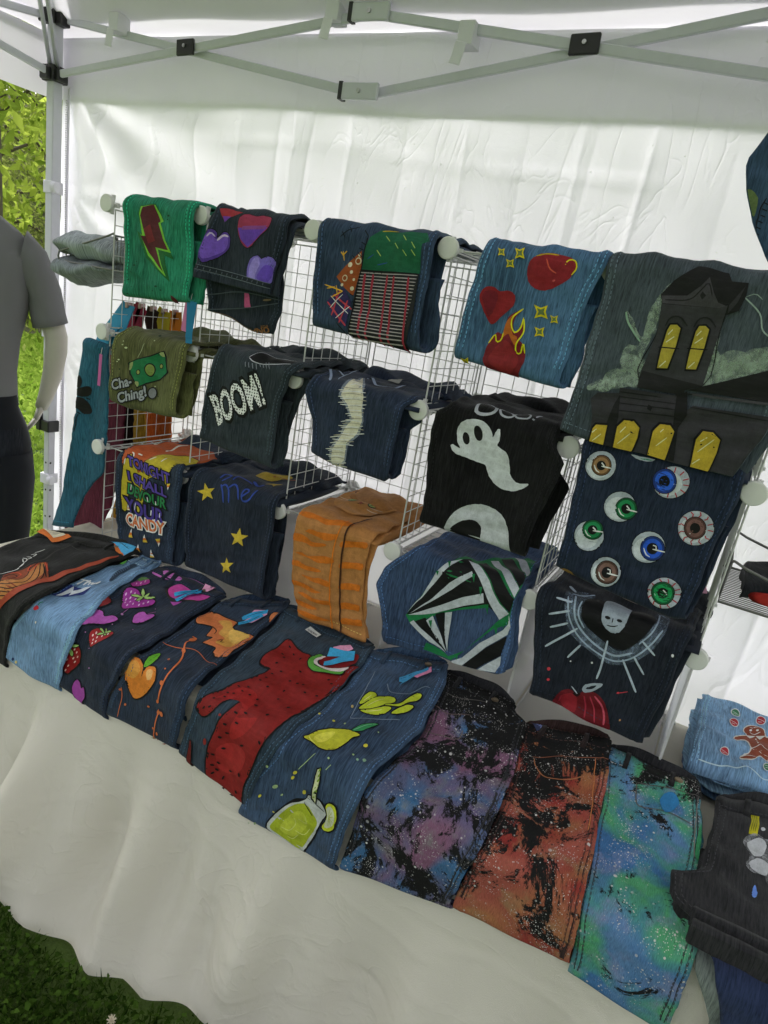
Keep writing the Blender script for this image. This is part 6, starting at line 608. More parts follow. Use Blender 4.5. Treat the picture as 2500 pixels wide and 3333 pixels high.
  ('painted_strawberry',[('P','8e2f78',[(0.3551,0.3133),(0.3576,0.296),(0.3784,0.2751),(0.3952,0.278),(0.4002,0.2895),(0.3853,0.3209),(0.3752,0.3284)],1,0.0029),('E','c08ab0',(0.3731,0.3099),(-0.0028,-0.0054),(0.0028,0.0005),0.0),('E','c08ab0',(0.3802,0.2995),(-0.0028,-0.0054),(0.0028,0.0005),0.0),('E','c08ab0',(0.3843,0.2862),(-0.0028,-0.0055),(0.0028,0.0005),0.0),('P','4a6a3a',[(0.3496,0.2917),(0.3632,0.2783),(0.3717,0.2718),(0.3884,0.2728),(0.3765,0.2848),(0.3706,0.2965)],0,0.0)]),
  ('painted_strawberry',[('P','8e2f86',[(0.4186,0.4013),(0.3837,0.371),(0.3794,0.3431),(0.4037,0.3318),(0.4399,0.3482),(0.4832,0.3442),(0.4937,0.3595),(0.4873,0.3913),(0.4579,0.4174),(0.4439,0.4233)],1,0.0038),('E','d0a8cc',(0.3919,0.3649),(-0.0026,-0.0052),(0.0028,0.0004),0.0),('E','d0a8cc',(0.3976,0.351),(-0.0027,-0.0052),(0.0027,0.0004),0.0),('E','d0a8cc',(0.4095,0.3802),(-0.0026,-0.005),(0.0027,0.0005),0.0),('E','d0a8cc',(0.4164,0.3704),(-0.0025,-0.0051),(0.0027,0.0004),0.0),('E','d0a8cc',(0.4118,0.35),(-0.0027,-0.0051),(0.0027,0.0005),0.0),('E','d0a8cc',(0.4251,0.3965),(-0.0025,-0.0049),(0.0027,0.0004),0.0),('E','d0a8cc',(0.4365,0.3881),(-0.0025,-0.005),(0.0026,0.0004),0.0),('E','d0a8cc',(0.4365,0.3695),(-0.0025,-0.005),(0.0027,0.0004),0.0),('E','d0a8cc',(0.4468,0.4077),(-0.0024,-0.0048),(0.0027,0.0004),0.0),('E','d0a8cc',(0.457,0.3957),(-0.0025,-0.0049),(0.0026,0.0004),0.0),('E','d0a8cc',(0.4588,0.3761),(-0.0024,-0.0049),(0.0027,0.0005),0.0),('E','d0a8cc',(0.4769,0.3765),(-0.0024,-0.005),(0.0026,0.0004),0.0),('E','d0a8cc',(0.4754,0.3911),(-0.0024,-0.0049),(0.0026,0.0004),0.0),('E','d0a8cc',(0.4784,0.3616),(-0.0024,-0.005),(0.0026,0.0005),0.0),('P','8aa860',[(0.4473,0.3521),(0.4267,0.3389),(0.4112,0.3193),(0.4343,0.3332)],1,0.0022),('P','8aa860',[(0.4484,0.3532),(0.4296,0.3606),(0.4094,0.3614),(0.4242,0.3503)],1,0.0022),('P','8aa860',[(0.4501,0.352),(0.4621,0.3411),(0.4803,0.337),(0.4673,0.3514)],1,0.0022),('P','8aa860',[(0.4491,0.3555),(0.4532,0.3711),(0.4467,0.3759),(0.4402,0.3593)],1,0.0022),('P','8aa860',[(0.4467,0.3478),(0.4469,0.3353),(0.4514,0.3301),(0.4555,0.346)],1,0.0022)]),
  ('painted_strawberry',[('P','8a1a1e',[(0.4793,0.5718),(0.4633,0.5526),(0.4593,0.5368),(0.4714,0.5181),(0.5027,0.5108),(0.5189,0.5198),(0.5135,0.5447),(0.4896,0.5699)],1,0.0031),('E','d8b0b0',(0.4708,0.5446),(-0.0008,-0.0035),(0.0024,0.0002),0.0),('E','d8b0b0',(0.4742,0.5348),(-0.0015,-0.0038),(0.0024,0.0002),0.0),('E','d8b0b0',(0.4805,0.5544),(-0.0001,-0.0032),(0.0023,0.0002),0.0),('E','d8b0b0',(0.4876,0.5443),(-0.0007,-0.0034),(0.0024,0.0002),0.0),('E','d8b0b0',(0.4986,0.5362),(-0.0012,-0.0036),(0.0024,0.0002),0.0),('E','d8b0b0',(0.4852,0.5634),(0.0003,-0.0033),(0.0022,0.0002),0.0),('E','d8b0b0',(0.4952,0.555),(0.0,-0.0033),(0.0023,0.0002),0.0),('E','d8b0b0',(0.5074,0.5243),(-0.0022,-0.0043),(0.0024,0.0003),0.0),('P','8aa860',[(0.4948,0.5256),(0.4769,0.5227),(0.4689,0.5184),(0.4784,0.5168)],1,0.0014),('P','8aa860',[(0.4953,0.5237),(0.4807,0.5091),(0.4916,0.5149)],1,0.0014),('P','8aa860',[(0.4979,0.5249),(0.5052,0.513),(0.4955,0.512)],1,0.0015),('P','8aa860',[(0.4956,0.5287),(0.4821,0.5392),(0.4844,0.5288)],1,0.0014),('P','8aa860',[(0.4988,0.5266),(0.5064,0.5306),(0.5001,0.5325)],1,0.0014)]),
  ('painted_strawberry',[('P','7c0f14',[(0.3606,0.6293),(0.3874,0.6135),(0.4276,0.5878),(0.4458,0.5935),(0.4524,0.6131),(0.442,0.6448),(0.4193,0.6731),(0.3959,0.695),(0.377,0.6731),(0.3642,0.6508)],1,0.0037),('E','d0a8a0',(0.3759,0.632),(0.0029,-0.0046),(0.0022,0.0003),0.0),('E','d0a8a0',(0.3939,0.629),(0.0029,-0.0046),(0.0022,0.0002),0.0),('E','d0a8a0',(0.4287,0.6052),(0.0029,-0.0045),(0.0022,0.0002),0.0),('E','d0a8a0',(0.4377,0.6104),(0.0028,-0.0045),(0.0022,0.0002),0.0),('E','d0a8a0',(0.3824,0.6476),(0.0029,-0.0046),(0.0022,0.0003),0.0),('E','d0a8a0',(0.4005,0.649),(0.0029,-0.0046),(0.0022,0.0003),0.0),('E','d0a8a0',(0.4239,0.6344),(0.0028,-0.0046),(0.0022,0.0002),0.0),('E','d0a8a0',(0.4411,0.6225),(0.0028,-0.0046),(0.0022,0.0002),0.0),('E','d0a8a0',(0.389,0.6678),(0.003,-0.0047),(0.0023,0.0003),0.0),('E','d0a8a0',(0.407,0.6646),(0.003,-0.0047),(0.0022,0.0002),0.0),('E','d0a8a0',(0.4301,0.6431),(0.0029,-0.0046),(0.0022,0.0002),0.0),('E','d0a8a0',(0.3956,0.6835),(0.003,-0.0047),(0.0022,0.0002),0.0),('P','8aa860',[(0.4048,0.5972),(0.3914,0.585),(0.3869,0.5803),(0.4042,0.5842)],1,0.002),('P','8aa860',[(0.4048,0.5994),(0.3694,0.6187),(0.3663,0.6168),(0.387,0.6023)],1,0.0021),('P','8aa860',[(0.4078,0.5982),(0.4445,0.5854),(0.4284,0.5985)],1,0.002),('P','8aa860',[(0.4061,0.6011),(0.4232,0.6165),(0.4178,0.6302),(0.4024,0.6163)],1,0.0021),('P','8aa860',[(0.4093,0.593),(0.4226,0.5805),(0.4164,0.5932)],1,0.002)]),
  ('painted_heart',[('P','6e1a1e',[(0.35,0.4522),(0.3412,0.431),(0.3517,0.4092),(0.3782,0.4082),(0.3969,0.4265),(0.3895,0.4456),(0.3718,0.4559)],1,0.0027)]),
  ('painted_heart',[('P','9a4a98',[(0.4189,0.5347),(0.3885,0.5118),(0.3778,0.4852),(0.3853,0.462),(0.4093,0.462),(0.4351,0.476),(0.4534,0.4642),(0.4751,0.4653),(0.4778,0.4801),(0.4626,0.506),(0.4351,0.5263)],1,0.0024)]),
  ('painted_heart',[('P','9a4a98',[(0.5194,0.4514),(0.4991,0.4307),(0.5007,0.414),(0.5119,0.4058),(0.5277,0.4098),(0.5389,0.4016),(0.5488,0.4029),(0.55,0.4173),(0.5383,0.4376)],1,0.0026)]),
  ('painted_heart',[('P','8c3c8a',[(0.4499,0.769),(0.4341,0.7504),(0.4258,0.7213),(0.438,0.6948),(0.4557,0.6937),(0.4651,0.7057),(0.4793,0.6946),(0.4866,0.7027),(0.4808,0.7286)],1,0.0026)]),
  ('painted_heart',[('P','a04a98',[(0.525,0.3225),(0.5542,0.3055),(0.5466,0.3323)],0,0.0)]),
  ('painted_pocket_lining',[('P','b0408a',[(0.4812,0.2885),(0.4691,0.268),(0.4826,0.2458),(0.5225,0.2379),(0.5644,0.2264),(0.6009,0.2283),(0.6049,0.2633),(0.5893,0.2888),(0.5428,0.3),(0.5086,0.3065)],1,0.0),('L','2e2a24',0.0052,[(0.4538,0.2795),(0.4564,0.2675),(0.4835,0.2965),(0.5229,0.3148),(0.5641,0.2982),(0.5952,0.289)])]),
  ('pink_waist_lining',[('P','b064a8',[(0.3735,0.2473),(0.3649,0.2215),(0.3694,0.2016),(0.4266,0.1962),(0.4899,0.1857),(0.5499,0.1665),(0.5736,0.1795),(0.5576,0.2067),(0.5049,0.226),(0.446,0.2396)],1,0.0),('L','8a4a84',0.003,[(0.3808,0.2364),(0.4539,0.2233),(0.5604,0.1844)]),('P','141b26',[(0.4231,0.1989),(0.4416,0.1957),(0.4685,0.2734),(0.4521,0.2807)],0,0.0)]),
  ('paint_speckle',[('E','9a6a98',(0.4685,0.4446),(0.0028,-0.0021),(0.0034,0.0029),0.0),('E','9a6a98',(0.4479,0.5475),(0.002,-0.0009),(0.0012,0.0012),0.0),('E','9a6a98',(0.4852,0.4912),(0.0012,-0.0009),(0.0014,0.0012),0.0),('E','9a6a98',(0.5536,0.4818),(0.0013,-0.0008),(0.0014,0.0013),0.0),('E','9a6a98',(0.5047,0.622),(0.0033,-0.0015),(0.0,0.0018),0.0),('E','9a6a98',(0.4875,0.5768),(0.002,-0.0008),(0.0005,0.001),0.0),('E','9a6a98',(0.5244,0.3773),(0.0013,-0.0009),(0.0015,0.0014),0.0),('L','9a5a94',0.0016,[(0.4674,0.4411),(0.4666,0.4199)]),('L','9a5a94',0.0016,[(0.5293,0.4086),(0.5407,0.3899)])]),
  ('price_tag',[('P','2f8ab8',[(0.5087,0.2922),(0.5486,0.2313),(0.5636,0.2348),(0.5241,0.3045)],0,0.0),('L','12303f',0.0028,[(0.5215,0.2903),(0.5316,0.277),(0.5528,0.2448)])]),
  ('price_tag',[('P','2f8ab8',[(0.5322,0.3125),(0.5596,0.2397),(0.5712,0.2428),(0.5463,0.3178)],0,0.0),('L','12303f',0.0028,[(0.5421,0.3079),(0.5502,0.2898),(0.5625,0.255)])]),
  ('price_tag',[('P','c88aa8',[(0.5593,0.2302),(0.5475,0.1991),(0.5466,0.1268),(0.5941,0.1436),(0.6026,0.1729),(0.5847,0.2356)],0,0.0),('T','2a1a24','$ 85',(0.5708,0.1425),(-0.0016,0.0464),(0.0197,0.0141),''),('T','2a1a24','00',(0.5752,0.2004),(-0.0014,0.0111),(0.0086,0.0056),''),('L','5a3a4a',0.0024,[(0.5936,0.1594),(0.5895,0.1777),(0.5903,0.2168)])]),
 ]),
 'peach': dict(**{'yb': 0.14,'zt': 0.775,'yf': -0.425,'r': 0.05,'L': [(0.218,0.643),(0.315,0.646),(0.493,0.645),(0.584,0.628),(0.688,0.581),(0.747,0.562)],'R': [(0.125,0.788),(0.194,0.811),(0.329,0.823),(0.494,0.83),(0.607,0.836),(0.722,0.809)],'zb': [(0.559,0.566),(0.807,0.586)],'den': '1a2636','tilt': 0.014,'shift': 0.012,'label': 'dark jeans with a painted peach,an orange melt and orange paint splashes','al': 10},D=[
  ('painted_peach',[('P','c0722c',[(0.6071,0.5781),(0.6091,0.5592),(0.6244,0.5462),(0.6455,0.5433),(0.6658,0.5542),(0.6709,0.5643),(0.679,0.5484),(0.6983,0.544),(0.7128,0.5548),(0.7186,0.5759),(0.7041,0.6071),(0.6803,0.6355),(0.6551,0.6516),(0.6384,0.6418),(0.6201,0.6106)],1,0.0038),('P','cc8a40',[(0.6177,0.5778),(0.6237,0.5574),(0.6445,0.5506),(0.6626,0.5676),(0.646,0.599),(0.6248,0.5998)],1,0.0),('P','d09a60',[(0.6832,0.5632),(0.6882,0.553),(0.7027,0.555),(0.707,0.573),(0.6962,0.5774)],1,0.0),('L','0a0a0c',0.0031,[(0.6673,0.5515),(0.6717,0.5639),(0.6735,0.5788)]),('P','5a9a28',[(0.6691,0.5549),(0.6613,0.538),(0.6554,0.5152),(0.668,0.4974),(0.6809,0.5194),(0.6797,0.5435)],1,0.0024),('L','2a5a18',0.0016,[(0.6697,0.5525),(0.6691,0.5279),(0.6681,0.5024)])]),
  ('painted_melt',[('P','b4683e',[(0.6537,0.3516),(0.6359,0.3216),(0.6317,0.2936),(0.6532,0.2868),(0.6794,0.2853),(0.7433,0.2904),(0.7559,0.3229),(0.788,0.324),(0.8251,0.3132),(0.8248,0.337),(0.82,0.3787),(0.8255,0.419),(0.8023,0.4319),(0.7825,0.4241),(0.7768,0.4096),(0.7426,0.4115),(0.7331,0.4069),(0.7387,0.3795),(0.7152,0.3767),(0.7096,0.3565),(0.7007,0.3383),(0.68,0.345)],1,0.0036),('P','b88a44',[(0.695,0.3086),(0.7257,0.2947),(0.7635,0.3256),(0.806,0.3269),(0.8036,0.3829),(0.7778,0.3939),(0.76,0.3913),(0.766,0.3637),(0.736,0.3536),(0.7277,0.3269)],1,0.0),('P','c09a50',[(0.7571,0.3302),(0.8103,0.3199),(0.8122,0.3461),(0.7975,0.3644),(0.7755,0.3569)],1,0.0),('L','1a0f08',0.003,[(0.7007,0.3383),(0.7223,0.3473),(0.7287,0.3629)]),('L','1a0f08',0.0025,[(0.7589,0.3844),(0.765,0.3684),(0.7694,0.3846),(0.7766,0.3756)])]),
  ('paint_splash',[('L','b8643a',0.0045,[(0.6826,0.3965),(0.7039,0.4048),(0.6971,0.433),(0.7128,0.4594),(0.731,0.4829),(0.7457,0.5227),(0.7457,0.5488),(0.7453,0.5688),(0.746,0.5921),(0.7458,0.6178)]),('L','b8643a',0.0041,[(0.7452,0.6396),(0.7411,0.6809),(0.7366,0.7185),(0.736,0.7413)]),('L','b8643a',0.0019,[(0.7085,0.4551),(0.6814,0.4594),(0.6458,0.4661)]),('L','b8643a',0.0019,[(0.7115,0.4529),(0.7516,0.4464),(0.7942,0.4593),(0.8288,0.4593)]),('L','b8643a',0.002,[(0.6111,0.6367),(0.611,0.6768),(0.6008,0.7315)]),('E','b8643a',(0.7006,0.415),(0.0036,-0.0096),(0.0095,0.0064),0.0),('E','b8643a',(0.715,0.4616),(0.009,0.0059),(-0.0018,0.0044),0.0),('E','b8643a',(0.7424,0.5681),(0.0053,0.0043),(-0.0042,0.0034),0.0),('E','b8643a',(0.7454,0.6137),(0.0005,0.0057),(-0.0047,0.0022),0.0),('E','b8643a',(0.7584,0.6462),(0.005,0.0044),(-0.005,0.0052),0.0),('E','b8643a',(0.7459,0.6479),(0.0006,0.0067),(-0.0055,0.0027),0.0),('E','b8643a',(0.7147,0.5123),(-0.0004,-0.0042),(0.0036,0.0012),0.0),('E','b8643a',(0.6251,0.6836),(0.0011,0.0034),(-0.0032,0.002),0.0),('E','b8643a',(0.7125,0.6465),(0.004,0.0001),(-0.0014,0.0031),0.0),('E','b8643a',(0.7511,0.7068),(0.0015,0.0045),(-0.004,0.0027),0.0),('E','b8643a',(0.735,0.6993),(0.0025,0.0022),(-0.0026,0.0027),0.0),('E','b8643a',(0.7304,0.5377),(0.002,-0.0011),(0.0014,0.0014),0.0),('E','b8643a',(0.6089,0.6443),(0.0026,0.0023),(-0.0028,0.0027),0.0),('E','b8643a',(0.7586,0.7341),(0.0035,-0.0017),(0.0002,0.0021),0.0),('P','b09a60',[(0.7031,0.758),(0.7245,0.7291),(0.7324,0.7611)],0,0.0)]),
  ('price_tag',[('P','c88aa8',[(0.763,0.2887),(0.7533,0.2266),(0.7857,0.2072),(0.7974,0.2251),(0.7847,0.2771)],0,0.0)]),
  ('price_tag',[('P','2f8ab8',[(0.7411,0.2663),(0.7415,0.2573),(0.7848,0.2061),(0.7939,0.2207),(0.7541,0.2783)],0,0.0),('L','12303f',0.0021,[(0.7516,0.2629),(0.7669,0.243),(0.7824,0.2229)])]),
  ('price_tag',[('P','2f8ab8',[(0.7577,0.3009),(0.778,0.2306),(0.7952,0.2354),(0.7678,0.3126)],0,0.0),('L','12303f',0.0021,[(0.7648,0.3),(0.7749,0.2716),(0.7852,0.2427)])]),
  ('painted_peach_pocket',[('P','b87048',[(0.8111,0.2324),(0.8024,0.2083),(0.8128,0.1945),(0.8286,0.1979),(0.8407,0.2237),(0.8317,0.2387)],1,0.0021),('P','b87048',[(0.8495,0.2384),(0.8473,0.2188),(0.8651,0.2186),(0.8713,0.2433),(0.8594,0.2478)],1,0.0021)]),
 ]),
 'melon': dict(**{'yb': 0.14,'zt': 0.775,'yf': -0.425,'r': 0.05,'L': [(0.134,0.795),(0.22,0.832),(0.34,0.841),(0.5,0.851),(0.597,0.858),(0.734,0.826)],'R': [(0.156,1.114),(0.222,1.122),(0.424,1.129),(0.551,1.114),(0.673,1.065),(0.768,1.037)],'zb': [(0.82,0.574),(1.031,0.544)],'den': '22303c','tilt': 0.014,'shift': 0.008,'label': 'blue jeans covered in a red watermelon pattern with black seeds','al': 10},D=[
  ('painted_watermelon',[('P','741a18',[(0.9054,0.3836),(0.8936,0.3632),(0.8974,0.3157),(0.9032,0.2687),(0.9379,0.2789),(0.9685,0.2875),(0.9948,0.291),(1.0092,0.3242),(1.0348,0.3342),(1.0733,0.3241),(1.1055,0.3117),(1.1025,0.2933),(1.1213,0.259),(1.1301,0.2875),(1.1262,0.3502),(1.1168,0.4011),(1.0992,0.4615),(1.0853,0.5115),(1.0749,0.5545),(1.0639,0.5841),(1.0533,0.6256),(1.0383,0.675),(1.0238,0.7338),(1.0177,0.774),(0.9833,0.7741),(0.9437,0.7746),(0.939,0.7552),(0.9185,0.7621),(0.9125,0.7303),(0.9154,0.6728),(0.921,0.6403),(0.9299,0.5983),(0.9423,0.5661),(0.9565,0.5359),(0.9588,0.5175),(0.9409,0.5178),(0.9206,0.5365),(0.9134,0.5564),(0.8989,0.5811),(0.8787,0.5964),(0.8627,0.5857),(0.8622,0.5635),(0.8749,0.5373),(0.8926,0.4945),(0.916,0.4452),(0.9316,0.4071),(0.9313,0.383)],1,0.0038),('P','8a201e',[(0.8961,0.5402),(0.9252,0.4781),(0.9742,0.4818),(0.989,0.532),(0.9724,0.5567),(1.0225,0.541),(1.0107,0.5794),(0.9726,0.614),(0.967,0.5807),(0.9686,0.5289),(0.9148,0.5298)],1,0.0),('P','8a2422',[(0.9408,0.6512),(0.9909,0.617),(1.0275,0.6269),(1.0009,0.6954),(0.9479,0.7112)],1,0.0)]),
  ('painted_seeds',[('E','0a0808',(0.9233,0.2856),(0.0049,0.0014),(0.0005,0.0026),0.0),('E','0a0808',(0.9244,0.319),(0.0048,0.0014),(0.0004,0.0026),0.0),('E','0a0808',(0.9498,0.3046),(0.0047,0.0031),(-0.0005,0.0022),0.0),('E','0a0808',(0.9799,0.3163),(0.001,-0.0043),(0.0023,0.0015),0.0),('E','0a0808',(0.9385,0.3311),(0.0032,-0.0022),(0.0019,0.0024),0.0),('E','0a0808',(0.9376,0.3608),(0.003,-0.0022),(0.0018,0.0023),0.0),('E','0a0808',(0.9514,0.3965),(0.0044,0.0004),(0.0008,0.0024),0.0),('E','0a0808',(0.9516,0.4201),(0.0039,-0.0005),(0.0011,0.0024),0.0),('E','0a0808',(0.9678,0.3815),(0.004,-0.0005),(0.0011,0.0024),0.0),('E','0a0808',(0.9483,0.4391),(0.0043,0.0003),(0.0007,0.0023),0.0),('E','0a0808',(0.9219,0.4411),(0.004,-0.0006),(0.0011,0.0023),0.0),('E','0a0808',(0.9368,0.47),(0.0042,0.0002),(0.0007,0.0022),0.0),('E','0a0808',(0.9162,0.4812),(0.0042,0.0002),(0.0007,0.0022),0.0),('E','0a0808',(0.9232,0.508),(0.0029,-0.002),(0.0017,0.0019),0.0),('E','0a0808',(0.9354,0.4901),(0.0044,0.001),(0.0004,0.0021),0.0),('E','0a0808',(0.9083,0.5121),(0.0039,-0.0005),(0.0012,0.0022),0.0),('E','0a0808',(0.9598,0.4918),(0.0029,-0.002),(0.0016,0.002),0.0),('E','0a0808',(0.9823,0.4916),(0.0022,-0.0026),(0.0018,0.0018),0.0),('E','0a0808',(0.9797,0.4495),(0.003,-0.002),(0.0017,0.002),0.0),('E','0a0808',(1.0184,0.4353),(0.0009,-0.0039),(0.0021,0.0012),0.0),('E','0a0808',(1.0089,0.3559),(0.004,-0.0005),(0.0011,0.0025),0.0),('E','0a0808',(1.0456,0.3937),(0.003,-0.0021),(0.0016,0.0021),0.0),('E','0a0808',(1.0685,0.4191),(0.0041,0.0003),(0.0006,0.0023),0.0),('E','0a0808',(1.024,0.4657),(0.0029,-0.002),(0.0015,0.0019),0.0),('E','0a0808',(1.0093,0.3995),(0.003,-0.0021),(0.0016,0.0022),0.0),('E','0a0808',(0.8941,0.5433),(0.0033,-0.0016),(0.0013,0.0016),0.0),('E','0a0808',(0.8811,0.5721),(0.0025,-0.0041),(0.0024,0.0008),0.0),('E','0a0808',(0.8973,0.5634),(0.0036,-0.0032),(0.0018,0.0015),0.0),('E','0a0808',(0.9133,0.5281),(0.0039,-0.0005),(0.0009,0.002),0.0),('E','0a0808',(0.9673,0.5495),(0.0052,0.0001),(0.0002,0.0021),0.0),('E','0a0808',(0.9895,0.5408),(0.0051,0.0002),(0.0003,0.0022),0.0),('E','0a0808',(0.9937,0.5109),(0.0043,-0.0016),(0.0017,0.0027),0.0),('E','0a0808',(0.9793,0.5681),(0.0051,0.0001),(-0.0003,0.0022),0.0),('E','0a0808',(0.9537,0.5811),(0.0051,0.0001),(-0.0007,0.0024),0.0),('E','0a0808',(1.0394,0.5241),(0.0029,-0.0033),(0.0022,0.0021),0.0),('E','0a0808',(1.0666,0.4812),(0.0036,-0.0026),(0.0019,0.0025),0.0),('E','0a0808',(0.962,0.6008),(0.0054,-0.0008),(-0.0006,0.0029),0.0),('E','0a0808',(0.944,0.6203),(0.0051,0.0001),(-0.0012,0.0029),0.0),('E','0a0808',(1.0116,0.6064),(0.0054,-0.0027),(0.0004,0.0025),0.0),('E','0a0808',(0.9583,0.6442),(0.0054,-0.0009),(-0.0007,0.0029),0.0),('E','0a0808',(0.9318,0.6728),(0.0052,0.0),(-0.0012,0.003),0.0),('E','0a0808',(1.0595,0.5771),(0.0036,0.0024),(-0.0017,0.0019),0.0),('E','0a0808',(0.9458,0.6931),(0.0041,0.0021),(-0.002,0.0028),0.0),('E','0a0808',(0.9335,0.7277),(0.0046,-0.0053),(0.0017,0.0015),0.0),('E','0a0808',(0.9829,0.6966),(0.0056,-0.002),(-0.0001,0.0028),0.0),('E','0a0808',(1.015,0.6834),(0.0025,0.0038),(-0.0024,0.0023),0.0),('E','0a0808',(0.9636,0.7264),(0.0023,-0.0061),(0.0026,0.0),0.0),('E','0a0808',(0.9542,0.7642),(0.0046,-0.0054),(0.0017,0.0016),0.0),('E','0a0808',(0.9823,0.7659),(0.0034,0.003),(-0.0022,0.0027),0.0),('E','0a0808',(1.0065,0.7393),(0.0025,0.0038),(-0.0025,0.0023),0.0),('E','0a0808',(0.9435,0.7136),(0.0048,0.001),(-0.0016,0.003),0.0),('E','0a0808',(0.9309,0.7053),(0.0056,-0.001),(-0.0007,0.003),0.0),('E','0a0808',(0.9584,0.7597),(0.0051,-0.0048),(0.0012,0.002),0.0),('E','0a0808',(1.0306,0.3977),(0.003,-0.0021),(0.0016,0.0021),0.0),('E','0a0808',(1.0888,0.347),(0.003,-0.0022),(0.0015,0.0022),0.0),('E','0a0808',(1.1038,0.3561),(0.003,-0.0021),(0.0015,0.0023),0.0),('E','0a0808',(1.0993,0.4133),(0.0029,-0.0021),(0.0014,0.002),0.0)]),
  ('painted_rind_pocket',[('P','4f8a3a',[(1.0092,0.3242),(1.0017,0.3007),(1.0071,0.2748),(1.02,0.273),(1.0145,0.2989),(1.0264,0.3191),(1.0468,0.3187),(1.0871,0.311),(1.1025,0.3002),(1.103,0.3148),(1.0632,0.3292),(1.0317,0.3363)],1,0.0023),('P','c4b8b8',[(1.0248,0.3167),(1.0143,0.2918),(1.0232,0.2708),(1.0314,0.276),(1.0223,0.2933),(1.0325,0.3112),(1.0623,0.3078),(1.1056,0.2876),(1.1071,0.3004),(1.0763,0.3152)],1,0.0),('P','6a1216',[(1.0339,0.3067),(1.0254,0.2876),(1.0343,0.2665),(1.0931,0.2209),(1.1119,0.2585),(1.0994,0.2885),(1.0616,0.3068)],1,0.0)]),
  ('painted_drop',[('P','5a1414',[(0.8573,0.6727),(0.8627,0.6915),(0.8647,0.734),(0.8581,0.7544),(0.8508,0.7503),(0.8514,0.7235)],1,0.0018),('E','7a2420',(0.9069,0.6474),(0.0053,-0.0027),(0.001,0.0088),0.0),('E','7a2420',(0.8042,0.7483),(0.0067,-0.0035),(0.0005,0.0051),0.0),('E','7a2420',(0.9342,0.5677),(0.0036,-0.0015),(0.0013,0.0024),0.0)]),
  ('price_tag',[('P','c88aa8',[(1.0286,0.2369),(1.0395,0.2176),(1.0611,0.1998),(1.0769,0.21),(1.0453,0.255)],0,0.0)]),
  ('price_tag',[('P','3a94c0',[(1.0229,0.2425),(1.085,0.2155),(1.101,0.2483),(1.0482,0.3107),(1.0383,0.2928),(1.063,0.2535),(1.0322,0.2703)],0,0.0)]),
  ('waist_label',[('P','b4b6b4',[(0.9147,0.2069),(0.9209,0.1893),(0.965,0.1988),(0.9634,0.2186)],0,0.0),('T','3a3c3e','DENIM BENCH',(0.9557,0.2055),(-0.035,-0.0055),(0.0026,0.0072),'')]),
 ]),
 'lemon': dict(**{'yb': 0.14,'zt': 0.78,'yf': -0.425,'r': 0.05,'L': [(0.171,1.122),(0.266,1.134),(0.454,1.135),(0.592,1.106),(0.7,1.048),(0.806,1.027)],'R': [(0.122,1.306),(0.208,1.337),(0.38,1.359),(0.517,1.334),(0.608,1.323),(0.705,1.305),(0.803,1.294)],'zb': [(1.021,0.507),(1.293,0.514)],'den': '2a3c52','tilt': 0.016,'shift': 0.012,'label': 'blue jeans painted with a lemon,lemon drops and a jar of lemonade','al': 10},D=[
  ('painted_lemon',[('P','a8a830',[(1.1444,0.528),(1.1498,0.5156),(1.1585,0.4932),(1.1822,0.4742),(1.2097,0.4608),(1.2273,0.457),(1.2483,0.4589),(1.238,0.474),(1.2337,0.498),(1.2207,0.5258),(1.199,0.5343),(1.167,0.5284)],1,0.0029),('L','c8c860',0.0024,[(1.1512,0.5176),(1.1606,0.5251),(1.1749,0.5283)]),('P','c0bc48',[(1.1619,0.5154),(1.1679,0.495),(1.1928,0.4779),(1.1947,0.4929),(1.1806,0.5191)],1,0.0),('P','2f7a4a',[(1.2261,0.4551),(1.2328,0.4339),(1.2474,0.4183),(1.2653,0.4048),(1.2601,0.4263),(1.2452,0.4475)],1,0.0024),('L','7ab08a',0.0012,[(1.2284,0.4524),(1.2453,0.4281),(1.262,0.4093)])]),
  ('painted_lemon_drops',[('P','a4b030',[(1.1923,0.3682),(1.1878,0.3403),(1.1916,0.3185),(1.205,0.3124),(1.213,0.3259),(1.2047,0.3473)],1,0.0026),('P','a4b030',[(1.1982,0.3812),(1.2044,0.3537),(1.2176,0.3195),(1.2381,0.304),(1.2556,0.3056),(1.2613,0.3234),(1.2435,0.3498),(1.2182,0.3697)],1,0.0026),('P','a4b030',[(1.2042,0.3842),(1.2284,0.3662),(1.2552,0.3489),(1.2676,0.3492),(1.262,0.3679),(1.2377,0.3818)],1,0.0025),('P','a4b030',[(1.248,0.3457),(1.2755,0.3217),(1.2837,0.2913),(1.294,0.2639),(1.3054,0.2636),(1.3053,0.2857),(1.2874,0.3135),(1.2774,0.3326)],1,0.0031),('P','a4b030',[(1.275,0.361),(1.2827,0.3349),(1.2932,0.3168),(1.3069,0.3122),(1.3067,0.3272),(1.2887,0.3533)],1,0.003),('L','c8cc80',0.0022,[(1.1958,0.3535),(1.2014,0.3277)]),('L','c8cc80',0.0021,[(1.2109,0.3645),(1.2347,0.3201)]),('L','c8cc80',0.0021,[(1.2164,0.3805),(1.2509,0.3626)])]),
  ('back_pocket',[('L','6a7684',0.002,[(1.1958,0.4136),(1.2025,0.4177),(1.2463,0.3963),(1.2773,0.3806),(1.3011,0.3671)]),('L','6a7684',0.002,[(1.1973,0.4127),(1.1774,0.309),(1.1674,0.2484)]),('L','5a6674',0.0027,[(1.2145,0.272),(1.2325,0.2889),(1.2643,0.2859),(1.2806,0.2777)]),('L','5a6674',0.0026,[(1.2806,0.2777),(1.2982,0.2397),(1.3129,0.2359)]),('E','9a8a5a',(1.1838,0.3881),(0.0026,-0.0018),(0.0024,0.0038),0.0)]),
